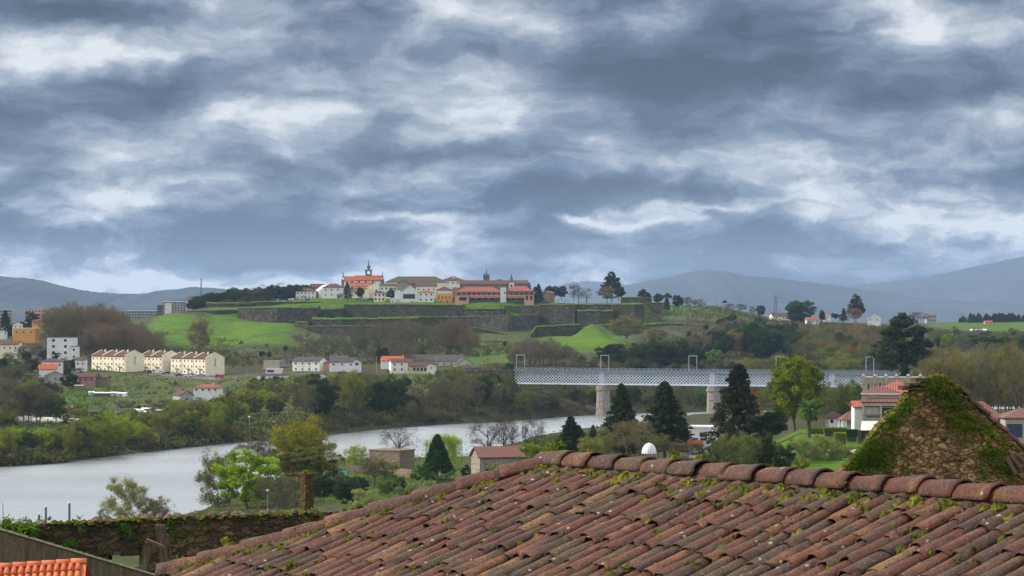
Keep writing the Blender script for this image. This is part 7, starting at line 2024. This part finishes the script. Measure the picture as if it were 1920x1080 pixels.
# left skyline
wood('in the avenue of plane trees at the left', 'huge bare plane trees at the left', None, 88, 232, [(88, 582), (100, 572), (150, 566), (200, 566), (228, 575), (232, 592)], lambda px, r: r.uniform(1620, 1760), 24, [(('bare', (0.075, 0.060, 0.042)), 5), (('haze', (0.075, 0.060, 0.042)), 2)], (.55, .8), 8, 32, 23)
wood('in front of the tall plane trees', 'lower bare trees behind the terraces', None, 150, 300, [(150, 612), (190, 602), (240, 592), (270, 608), (300, 622)], lambda px, r: r.uniform(1540, 1640), 24, [(('bare', (0.085, 0.060, 0.045)), 5), (('haze', BROWN), 2)], (.6, .9), 8, 20, 24)
wood('on the verge behind the cream terraces', 'small bare trees behind the terraces', None, 150, 430, [(150, 650), (430, 648)], lambda px, r: r.uniform(1520, 1580), 24, [(('bare', BROWN), 3), (('haze', PURP), 2)], (.6, .9), 4, 9, 25)
wood('on the fortress skyline left of the town', 'dark pines left of the hill town', None, 358, 582, [(358, 556), (380, 545), (420, 540), (460, 533), (500, 530), (560, 526), (582, 533)], lambda px, r: r.uniform(1990, 2060), 32, [(('umbrella', DARK), 4), (('dark', DARK), 4), (('haze', BROWN), 1)], (.9, 1.25), 5, 16, 26)
wood('below the pines at the town edge', 'bushes under the skyline pines', None, 400, 590, [(400, 560), (590, 553)], lambda px, r: r.uniform(1975, 1992), 14, [(('shrub', DARK), 2), (('haze', PURP), 2)], (1, 1.3), 3, 6, 27)
wood('on the far right skyline plantation', 'pine plantation on the right skyline', None, 1800, 1960, [(1800, 592), (1815, 585), (1960, 582)], lambda px, r: r.uniform(2660, 2750), 34, [(('cone', DARK), 4), (('dark', DARK), 2)], (.5, .8), 6, 14, 28)
wood('around the left hillside houses', 'trees among the left hillside houses', None, -20, 150, [(-20, 655), (60, 640), (90, 650), (150, 668)], lambda px, r: r.uniform(1420, 1560), 16, [(('dark', DARK), 3), (('haze', BROWN), 2), (('shrub', DK2), 2)], (.8, 1.1), 4, 9, 29)
wood('among the allotments', 'bushes among the allotments', None, 110, 330, [(110, 752), (330, 745)], lambda px, r: r.uniform(1060, 1340), 40, [(('shrub', OLIVE2), 3), (('haze', BROWN), 2), (('shrub', DARK), 1), (('budding', OLIVE), 1)], (.8, 1.2), 2, 6, 30)
wood('behind the left hillside houses', 'trees on the left skyline', None, -20, 95, [(-20, 600), (95, 598)], lambda px, r: r.uniform(1830, 2000), 10, [(('dark', DARK), 3), (('haze', BROWN), 2)], (.8, 1.1), 4, 10, 31)
wood('along the embankment behind the long hall', 'bare trees above the station hall', None, 700, 960, [(700, 668), (960, 662)], lambda px, r: r.uniform(1500, 1540), 12, [(('bare', BROWN), 3), (('haze', BROWN), 2)], (.6, .9), 4, 11, 32)

wood('on the allotment plain', 'brush and small trees on the allotment plain', None, 105, 480, [(105, 755), (250, 748), (480, 730)], lambda px, r: r.uniform(960, 1390), 62, [(('shrub', OLIVE2), 4), (('shrub', DK2), 2), (('shrub', BROWN), 2), (('budding', OLIVE), 2), (('leafy', GREEN), 1), (('haze', BROWN), 2)], (.8, 1.25), 2, 7, 41)
wood('below the white houses on the far slope', 'garden trees below the white houses', None, 470, 730, [(470, 712), (600, 706), (730, 706)], lambda px, r: r.uniform(1200, 1400), 34, [(('shrub', OLIVE2), 3), (('dark', DARK), 2), (('budding', OLIVE), 2), (('haze', BROWN), 2), (('leafy', GREEN), 1)], (.8, 1.2), 3, 9, 42)
wood('beside the left hillside houses', 'hedges beside the left hillside houses', None, -20, 160, [(-20, 668), (160, 690)], lambda px, r: r.uniform(1290, 1420), 18, [(('shrub', DK2), 3), (('dark', DARK), 2), (('haze', BROWN), 2), (('leafy', OLIVE2), 1)], (.8, 1.2), 3, 8, 43)
wood('behind the station hall', 'brush near the station hall', None, 820, 965, [(820, 692), (965, 688)], lambda px, r: r.uniform(1250, 1420), 16, [(('shrub', OLIVE2), 3), (('haze', BROWN), 3), (('winter', BROWN), 2)], (.8, 1.2), 3, 9, 44)
wood('along the foot of the fortress slope', 'mixed trees at the foot of the fortress slope', None, 440, 965, [(440, 668), (560, 655), (700, 640), (830, 632), (900, 650), (965, 655)], lambda px, r: r.uniform(1480, 1660), 60, [(('winter', BROWN), 3), (('haze', BROWN), 3), (('budding', OLIVE2), 2), (('shrub', OLIVE2), 2), (('dark', DARK), 1)], (.6, .95), 4, 12, 51)
wood('on the upper part of the steep bank', 'tall trees on the upper bank', None, 560, 960, [(560, 705), (640, 696), (740, 708), (800, 728), (860, 692), (960, 698)], lambda px, r: shore(px) + r.uniform(90, 270), 50, [(('budding', OLIVE), 3), (('haze', BROWN), 2), (('winter', BROWN), 2), (('leafy', OLIVE2), 3), (('dark', DARK), 1.5)], (.55, .85), 5, 18, 52)
wood('in the belt behind the left bank', 'fresh green trees behind the left bank', None, 110, 430, [(110, 795), (200, 765), (300, 765), (430, 750)], lambda px, r: shore(px) + r.uniform(30, 110), 34, [(('budding', YG), 2), (('leafy', OLIVE), 3), (('budding', OLIVE), 3), (('haze', BROWN), 1)], (.7, 1.0), 4, 13, 53)
# single trees that can be told apart
def solo(kind, px, top, base, width, d, col, label, var=None, cat=None):
    z = ZP(base, d)
    return plant(kind, px, d, (base - top) * d / F, width * d / F, col, label, None, z, var, .05)
solo('cypress', 10, 580, 622, 20, 1700, DARK, 'dark pointed cypress at the left edge before the grey block', 1)
solo('dark', 60, 583, 612, 26, 1820, DARK, 'round dark tree before the long pink block', 2)
solo('haze', 374, 592, 668, 46, 1620, (0.095, 0.066, 0.045), 'lone rusty bare tree on the green glacis', 1)
solo('haze', 374, 605, 668, 40, 1615, (0.10, 0.066, 0.045), 'smaller rusty bare tree on the left of the glacis', 2)
solo('cypress', 651, 527, 560, 14, 1968, DARK, 'dark cypress left of the church trees', 0)
solo('dark', 676, 536, 560, 17, 1966, DARK, 'round dark green tree in front of the church', 3)
solo('haze', 660, 536, 560, 20, 1967, (0.11, 0.075, 0.08), 'purple leafless tree between cypress and round tree by the church', 0)
solo('shrub', 637, 547, 560, 12, 1970, (0.15, 0.09, 0.11), 'pinkish blossom bush before the big white town house')
solo('dark', 733, 541, 562, 20, 1958, DARK, 'dark tree left of the large white balcony house', 1)
solo('cone', 1010, 531, 566, 14, 1932, DARK, 'dark slim conifer at the right end of the inn', 2)
solo('dark', 1005, 536, 560, 18, 1990, DARK, 'dark tree behind the slim conifer by the inn', 0)
solo('dark', 984, 527, 550, 20, 2090, DARK, 'round dark tree behind the inn roof')
solo('dark', 1034, 534, 560, 24, 2010, DARK, 'left round pine on the rampart right of the inn', 0)
solo('dark', 1053, 535, 560, 22, 2015, DARK, 'right round pine on the rampart right of the inn', 2)
solo('haze', 1076, 530, 563, 22, 1985, PURP, 'tall purple bare tree on the rampart', 1)
solo('winter', 1085, 540, 566, 26, 1975, BROWN, 'first low spreading bare tree on the rampart', 0)
solo('winter', 1100, 539, 566, 26, 1978, BROWN, 'second low spreading bare tree on the rampart', 2)
solo('budding', 1138, 538, 566, 36, 1972, (0.09, 0.075, 0.032), 'brown-green low tree under the skyline eucalyptus', 1)
solo('eucalypt', 1147, 508, 560, 40, 2000, DARK, 'tall open crowned eucalyptus on the fortress skyline', 3)
solo('dark', 1160, 534, 560, 26, 1998, DARK, 'dense dark tree right of the skyline eucalyptus', 3)
solo('dark', 1208, 542, 564, 24, 2000, DARK, 'dark tree on the end bastion', 1)
solo('dark', 1234, 549, 568, 18, 2000, DARK, 'first round dark tree right of the fortress', 0)
solo('umbrella', 1251, 547, 575, 17, 2020, DARK, 'umbrella pine right of the fortress', 1)
solo('cypress', 1250, 556, 582, 12, 1990, DARK, 'narrow dark cypress on the grass right of the fortress', 1)
solo('dark', 1271, 552, 578, 21, 2000, DARK, 'second round dark tree right of the fortress', 2)
solo('haze', 1292, 556, 578, 26, 2040, BROWN, 'brown bare tree right of the round dark trees', 0)
solo('haze', 1312, 560, 578, 24, 2050, BROWN, 'low brown bare tree at the end of that row', 3)
solo('budding', 1175, 592, 640, 66, 1700, (0.10, 0.092, 0.030), 'broad olive-brown tree against the big fortress wall', 0)
solo('budding', 1231, 615, 640, 34, 1690, (0.12, 0.085, 0.035), 'rusty small tree right of the broad olive tree', 2)
solo('leafy', 1178, 638, 675, 28, 1480, (0.15, 0.21, 0.03), 'bright yellow-green tree in the dark grove', 1)
solo('leafy', 1340, 654, 684, 32, 1380, (0.11, 0.15, 0.03), 'yellow-green tree right of the dark grove', 2)
solo('dark', 1376, 584, 600, 22, 2080, DARK, 'low dark bush tree on the bright green crest', 1)
for k, (px, t_, b_, w_, kd, cl, lb) in enumerate([(1359, 560, 579, 9, 'umbrella', DARK, 'tiny palm-like tree on the crest'), (1370, 568, 583, 22, 'haze', BROWN, 'first brown tree on the green crest'), (1390, 569, 586, 24, 'haze', BROWN, 'second brown tree on the green crest'), (1411, 573, 592, 14, 'haze', BROWN, 'third brown tree on the green crest'), (1426, 571, 592, 17, 'dark', DARK, 'dark round tree on the green crest')]):
    solo(kd, px, t_, b_, w_, 2120, cl, lb, k % 4)
solo('dark', 1500, 561, 604, 52, 2120, DK2, 'large dark tree on the crest right of the farmhouse', 0)
solo('cone', 1494, 566, 604, 26, 2122, DARK, 'dark conifer merging with the large crest tree', 1)
solo('cone', 1540, 580, 600, 9, 2160, DARK, 'small dark cypress pair on the crest, left', 1)
solo('cone', 1544, 582, 600, 8, 2162, DARK, 'small dark cypress pair on the crest, right', 2)
solo('cone', 1582, 577, 602, 13, 2150, DK2, 'small conifer left of the crest eucalyptus', 3)
solo('dark', 1567, 586, 598, 18, 2150, DK2, 'low dark round tree on the crest', 3)
solo('eucalypt', 1605, 550, 600, 34, 2100, DARK, 'tall eucalyptus with round head on the right crest', 1)
solo('budding', 1602, 578, 602, 30, 2095, (0.13, 0.075, 0.05), 'reddish brown tree under the crest eucalyptus', 2)
solo('haze', 1720, 584, 606, 40, 2200, PURP, 'purple-brown bare tree behind the big eucalyptus', 2)
solo('dark', 1628, 609, 625, 32, 1700, BLUEG, 'blue-green round tree left of the big eucalyptus', 2)
solo('eucalypt', 1694, 583, 712, 120, 930, (0.030, 0.036, 0.020), 'huge dark eucalyptus towering over the bridge end', 0)
solo('cone', 1696, 676, 712, 20, 900, DARK, 'small dark conifer below the huge eucalyptus', 0)
solo('leafy', 1780, 625, 655, 32, 1500, (0.12, 0.17, 0.03), 'bright green tree right of the huge eucalyptus', 3)
solo('dark', 1762, 628, 655, 20, 1520, DK2, 'dark tree beside the bright green tree on the right', 0)
for k, (px, t_, w_) in enumerate([(1848, 626, 60), (1885, 628, 50), (1915, 628, 60)]):
    solo('umbrella', px, t_, 662, w_, 1250 + k * 20, DK2, ['left', 'middle', 'right'][k] + ' broad dark pine above the right wood', k)
# near bank
solo('leafy', 462, 843, 972, 128, 575, (0.135, 0.185, 0.008), 'bright fresh green tree on the near bank', 0)
solo('budding', 408, 848, 976, 76, 590, (0.075, 0.085, 0.032), 'grey-green tree left of the bright green one', 2)
solo('haze', 470, 822, 880, 80, 690, BROWN, 'brown bare thicket behind the bright green tree, left', 1)
solo('haze', 505, 815, 880, 60, 700, BROWN, 'brown bare thicket behind the bright green tree, right', 2)
solo('budding', 572, 786, 915, 128, 640, (0.125, 0.112, 0.012), 'tall olive-gold budding tree in the middle of the near bank', 1)
solo('leafy', 560, 800, 915, 100, 645, (0.085, 0.090, 0.022), 'denser olive tree inside the tall budding tree', 2)
solo('leafy', 575, 836, 912, 112, 630, (0.085, 0.085, 0.016), 'low olive foliage around the foot of the tall golden tree', 3)
solo('budding', 722, 862, 906, 60, 655, (0.095, 0.10, 0.03), 'loose olive bush in front of the stone block', 1)
solo('shrub', 640, 884, 912, 50, 600, (0.05, 0.06, 0.025), 'low dull bush in front of the green hut')
solo('budding', 235, 897, 988, 84, 545, (0.135, 0.135, 0.055), 'pale budding tree rising from behind the mossy wall', 3)
solo('budding', 290, 930, 988, 66, 548, (0.13, 0.115, 0.04), 'yellowish bush right of the pale budding tree', 0)
solo('haze', 192, 952, 988, 24, 545, GREYB, 'small grey twiggy tree left of the pale budding tree', 0)
solo('shrub', 325, 960, 984, 60, 545, (0.11, 0.10, 0.035), 'low yellow-brown bush above the wall')
solo('haze', 372, 956, 985, 36, 540, GREYB, 'low grey brush left of the grey-green tree', 3)
solo('haze', 520, 885, 966, 70, 560, (0.062, 0.053, 0.042), 'brown bare shrub right of the bright green tree, left', 1)
solo('haze', 552, 892, 966, 60, 565, (0.062, 0.053, 0.042), 'brown bare shrub just left of the chimney', 2)
solo('dark', 606, 886, 945, 52, 590, DARK, 'dark evergreen bush right of the chimney', 1)
solo('dark', 652, 893, 948, 52, 560, DARK, 'dark evergreen bush before the green hut', 3)
solo('dark', 672, 890, 935, 34, 600, DK2, 'dark bush left of the two bare garden trees', 0)
solo('shrub', 684, 905, 958, 64, 520, (0.16, 0.17, 0.07), 'pale yellow-green bush low in front of the dark bushes')
solo('shrub', 738, 884, 935, 60, 590, DK2, 'dark green bush below the stone block')
solo('shrub', 757, 905, 940, 44, 540, (0.10, 0.11, 0.05), 'grey-green bush right of the dark one below the stone block')
solo('budding', 668, 834, 884, 46, 740, (0.17, 0.20, 0.05), 'light yellow-green small tree at the water', 2)
solo('shrub', 636, 850, 880, 50, 745, (0.10, 0.10, 0.04), 'low olive brush at the water left of the light green tree')
solo('winter', 748, 789, 872, 76, 760, (0.060, 0.048, 0.038), 'round bare brown tree behind the stone block', 0)
solo('winter', 702, 852, 905, 46, 620, (0.036, 0.028, 0.024), 'dark bare tree before the garden wall, right', 1)
solo('winter', 690, 858, 900, 30, 622, (0.036, 0.028, 0.024), 'dark bare tree before the garden wall, left', 3)
solo('willow', 830, 806, 893, 96, 690, (0.16, 0.20, 0.035), 'weeping willow with hanging yellow-green strands', 1)
solo('topiary', 820, 813, 890, 62, 600, (0.018, 0.042, 0.012), 'dense dark green cone tree in front of the willow', 0)
solo('shrub', 795, 868, 900, 50, 580, (0.03, 0.06, 0.018), 'dark green bush at the left foot of the cone tree')
solo('shrub', 850, 880, 908, 66, 540, (0.05, 0.07, 0.03), 'olive hedge bush right of the cone tree')
solo('shrub', 875, 870, 895, 30, 600, DARK, 'small dark bush between cone tree and stone house')
solo('winter', 914, 775, 856, 70, 740, (0.034, 0.029, 0.024), 'spreading dark bare tree at the water, leftmost', 1)
solo('winter', 945, 778, 852, 50, 745, (0.034, 0.029, 0.024), 'dark bare tree at the water, second', 3)
solo('winter', 960, 780, 848, 46, 760, (0.034, 0.029, 0.024), 'dark bare tree at the water, third', 0)
solo('winter', 1003, 778, 846, 46, 780, (0.034, 0.029, 0.024), 'dark bare tree at the water, rightmost', 2)
solo('haze', 985, 790, 848, 14, 770, (0.034, 0.029, 0.024), 'ivy-wrapped narrow trunk between the bare trees at the water', 1)
solo('leafy', 996, 830, 862, 42, 520, (0.11, 0.17, 0.02), 'light green bush right of the red stone-house roof', 0)
solo('cone', 1070, 778, 850, 46, 640, (0.016, 0.032, 0.014), 'dark green conifer at the water, left of the slim one', 1)
solo('cone', 1085, 795, 850, 30, 655, (0.02, 0.035, 0.016), 'lower dark conifer shoulder right of the left conifer', 2)
solo('cone', 1112, 795, 850, 20, 660, (0.03, 0.05, 0.022), 'slim small conifer between the dark conifers', 3)
solo('cone', 1165, 716, 850, 58, 620, (0.022, 0.034, 0.014), 'tall dark fir, left of the two before the bridge', 0)
solo('cone', 1180, 770, 850, 40, 615, (0.022, 0.034, 0.014), 'lower dark fir leaning on the left tall fir', 3)
solo('cone', 1246, 712, 848, 76, 600, (0.022, 0.034, 0.014), 'tall dark fir, right of the two before the bridge', 2)
solo('cone', 1272, 770, 848, 50, 604, (0.022, 0.034, 0.014), 'lower dark fir shoulder right of the right tall fir', 1)
for k, (px, t_, w_, c_) in enumerate([(1105, 818, 50, (0.12, 0.13, 0.04)), (1140, 812, 46, (0.10, 0.10, 0.045)), (1175, 786, 60, (0.095, 0.078, 0.052)), (1205, 790, 56, (0.10, 0.082, 0.055)), (1235, 812, 50, (0.085, 0.085, 0.04)), (1270, 824, 50, (0.085, 0.068, 0.048)), (1305, 830, 40, (0.05, 0.055, 0.03))]):
    solo('haze' if k in (2, 3, 5) else 'budding', px, t_, 858, w_, 520 + k * 8, c_, ['yellow-green', 'olive', 'light brown twiggy', 'second light brown twiggy', 'olive-brown', 'brown', 'dull green'][k] + ' brush behind the roof ridge near the firs', k % 4)
solo('cypress', 1385, 678, 850, 84, 560, (0.020, 0.024, 0.013), 'largest dark ragged conifer in front of the bridge', 2)
solo('haze', 1412, 724, 815, 40, 600, (0.15, 0.085, 0.035), 'rust coloured tree beside the largest conifer', 0)
solo('dark', 1447, 768, 822, 62, 560, (0.022, 0.042, 0.016), 'round dark green shrub tree right of the largest conifer', 2)
solo('leafy', 1490, 668, 812, 104, 600, (0.092, 0.120, 0.009), 'big round yellow-green tree before the lattice bridge', 3)
solo('budding', 1490, 672, 812, 100, 602, (0.095, 0.105, 0.012), 'twiggy inner crown of the yellow-green tree', 1)
solo('haze', 1436, 790, 840, 30, 590, (0.035, 0.035, 0.02), 'dark narrow tree below the yellow-green crown', 1)
rr = random.Random(9)
names_ = ['olive', 'grey-green', 'dark green', 'yellow-green', 'dull green', 'moss green', 'light olive', 'brown-green', 'deep green', 'sage green']
for k, (px, t_, w_, c_, kd) in enumerate([(1330, 822, 46, (0.05, 0.06, 0.03), 'shrub'), (1362, 818, 56, (0.08, 0.085, 0.035), 'budding'), (1395, 812, 60, (0.085, 0.095, 0.035), 'budding'), (1428, 805, 50, (0.030, 0.042, 0.02), 'dark'), (1468, 830, 46, (0.035, 0.048, 0.022), 'dark'), (1440, 822, 60, (0.07, 0.085, 0.03), 'shrub'),
                                      (1415, 832, 50, (0.03, 0.045, 0.02), 'shrub'), (1500, 822, 64, (0.10, 0.115, 0.05), 'budding'), (1545, 815, 74, (0.095, 0.11, 0.045), 'budding'), (1580, 832, 44, (0.08, 0.095, 0.035), 'budding')]):
    solo(kd, px, t_, 885, w_, 400 + k * 7, c_, names_[k] + ' shrub behind the roof ridge between conifers and ruin', k % 4)
# clipped hedges on the hotel lawn
for k, (a, b, t_, bo, d, dark_) in enumerate([(1565, 1586, 812, 823, 500, 0), (1586, 1606, 806, 818, 520, 1), (1545, 1586, 802, 811, 545, 0), (1520, 1545, 803, 810, 560, 0), (1612, 1632, 838, 846, 470, 2)]):
    o = empty('clipped_hedge', (WX((a + b) / 2, d), d, ZP(bo, d)), label=['round-topped clipped hedge block with yellow top on the lawn', 'dark clipped hedge near the hotel terrace', 'long low yellow-green hedge across the lawn', 'short yellow-green hedge left on the lawn behind the palm', 'low red-brown hedge beside the ruin'][k], cat='hedge')
    w_ = (b - a) * d / F; h_ = (bo - t_) * d / F
    r_n = np.random.RandomState(k); n = 2600
    p = r_n.uniform(-.5, .5, (n, 3)) * np.array([w_, 2.0, h_]) + np.array([0, 0, h_ / 2])
    ax_ = r_n.randint(0, 3, n)
    for i in range(3): 
        mk = ax_ == i; hi = [w_ / 2, 1.0, None][i]
        if i < 2: p[mk, i] = np.sign(p[mk, i]) * hi
        else: p[mk, 2] = h_
    p += r_n.normal(0, .05, (n, 3))
    q = r_n.normal(0, 1, (n, 3)); q /= np.linalg.norm(q, axis=1, keepdims=True); e_ = np.cross(q, r_n.normal(0, 1, (n, 3))); e_ /= np.linalg.norm(e_, axis=1, keepdims=True)
    vs = np.stack([p - q * .1, p - e_ * .07, p + q * .1, p + e_ * .07], 1).reshape(-1, 3)
    me_ = np_mesh('leaves', vs, np.arange(n * 4).reshape(n, 4)); ob = link_mesh('leaves', me_, M['leaf'], o); ob.color = [(0.12, 0.16, 0.02, 1), (0.03, 0.06, 0.015, 1), (0.09, 0.01, 0.01, 1)][dark_] if dark_ != 2 else (0.09, 0.03, 0.02, 1)
    mb = MB(); mb.box((-w_ / 2 + .1, -.9, -1), (w_ / 2 - .1, .9, h_ - .1)); mb.build('branches', M['bark'], o)

# palm
pd_ = 540.0
pz0 = ZP(836, pd_)
pm = empty('palm_tree', (WX(1517, pd_), pd_, pz0), label='date palm with arching fronds on the hotel lawn', cat='tree')
mb = MB(); hp = (836 - 771) * pd_ / F
for k in range(8): mb.tube((0, 0, -1 + k * (hp + 1) / 8), (0, 0, -1 + (k + 1) * (hp + 1) / 8), .34 if k % 2 else .38, .36, 8)
mb.build('trunk', M['bark'], pm)
mb = MB(); rn = random.Random(6)
for k in range(110):
    a = k * 2.39996; e_ = rn.uniform(-.75, 1.35) ; L = rn.uniform(3.0, 4.3) * (1.0 if e_ > -.3 else .8)
    pts = []; p_ = Vector((0, 0, hp)); di = Vector((math.cos(a) * math.cos(e_), math.sin(a) * math.cos(e_), math.sin(e_)))
    for j in range(9):
        pts.append(p_.copy()); p_ = p_ + di * (L / 9); di = (di + Vector((0, 0, -.16))).normalized()
    for j in range(8):
        s0 = pts[j]; ax = (pts[j + 1] - pts[j]); sdv = ax.cross(zz)
        sdv = sdv.normalized() if sdv.length > 1e-4 else Vector((1, 0, 0))
        for q_ in range(4):
            c_ = s0 + ax * (q_ / 4)
            ll = .62 * math.sin(PI * min(1, (j + q_ / 4 + .8) / 9))
            for sg in (-1, 1):
                tip = c_ + sdv * sg * ll + ax.normalized() * ll * .55 - zz * ll * .35
                i = len(mb.v); w_ = ax.normalized() * .05
                mb.v += [tuple(c_ - w_), tuple(c_ + w_), tuple(tip)]; mb.f.append((i, i + 1, i + 2))
o = mb.build('fronds', M['leaf'], pm); o.color = (0.055, 0.085, 0.032, 1)
mb = MB()
for k in range(60):
    a = rn.uniform(0, 6.28); mb.tube((0, 0, hp - .3), (math.cos(a) * rn.uniform(.4, 1.1), math.sin(a) * rn.uniform(.4, 1.1), hp + rn.uniform(-.6, .4)), .05, .03, 4)
o = mb.build('date_stalks', plain('date_stalks', (0.22, 0.09, 0.03), .8), pm)

# undergrowth: bramble and brush that nobody could count, on the wooded slopes
def undergrowth(label, px0, px1, d0, d1, n, col, seed, hgt=2.2, sz=.55):
    r_n = np.random.RandomState(seed); r = random.Random(seed)
    V = []
    for k in range(n):
        px = r.uniform(px0, px1); d = d0(px, r) if callable(d0) else r.uniform(d0, d1)
        x = WX(px, d)
        if vnoise(x, d, .035, seed) < -.18: continue
        z = TZ(x, d); m_ = 13
        s = r.uniform(.5, 1.3)
        c_ = np.array([x, d, z]) + r_n.normal(0, 1, (m_, 3)) * np.array([1.5, 1.5, .55]) * s + np.array([0, 0, hgt * .4 * s])
        a = r_n.normal(0, 1, (m_, 3)); a /= np.linalg.norm(a, axis=1, keepdims=True); b = np.cross(a, r_n.normal(0, 1, (m_, 3))); b /= np.linalg.norm(b, axis=1, keepdims=True) + 1e-6
        q = r_n.uniform(.5, 1.2, (m_, 1)) * sz
        V.append(np.stack([c_ - a * q, c_ - b * q * .6, c_ + a * q, c_ + b * q * .6], 1).reshape(-1, 3))
    V = np.concatenate(V)
    o = link_mesh('undergrowth', np_mesh('undergrowth', V, np.arange(len(V)).reshape(-1, 4)), M['leaf'], label=label, kind='stuff')
    o.color = tuple(col) + (1,)
undergrowth('dark brush covering the far bank behind the bridge', 570, 1700, lambda px, r: shore(px) + abs(r.gauss(0, 120)) + 2, 0, 7000, (0.040, 0.040, 0.019), 1)
undergrowth('brown scrub on the slopes under the right crest', 1290, 1960, 1450, 2200, 5000, (0.058, 0.048, 0.028), 2)
undergrowth('olive scrub among the evergreen groves', 1200, 1960, 1400, 2200, 3000, (0.045, 0.056, 0.02), 3)
undergrowth('low brush along the left waterline', -40, 600, lambda px, r: shore(px) + abs(r.gauss(0, 18)), 0, 2200, (0.055, 0.055, 0.022), 4)
undergrowth('weedy brush across the slope under the fortress', 180, 960, 1500, 1720, 2600, (0.062, 0.056, 0.028), 5, 1.4)
undergrowth('green tangle on the left plain', -40, 560, 900, 1420, 1800, (0.055, 0.075, 0.02), 6, 1.3)
undergrowth('rough weeds on the near bank', 380, 1000, 560, 780, 1500, (0.065, 0.085, 0.026), 7, .9, .3)
undergrowth('brush along the near bank below the hotel', 1000, 1190, 620, 860, 1500, (0.055, 0.058, 0.024), 8, 1.6)
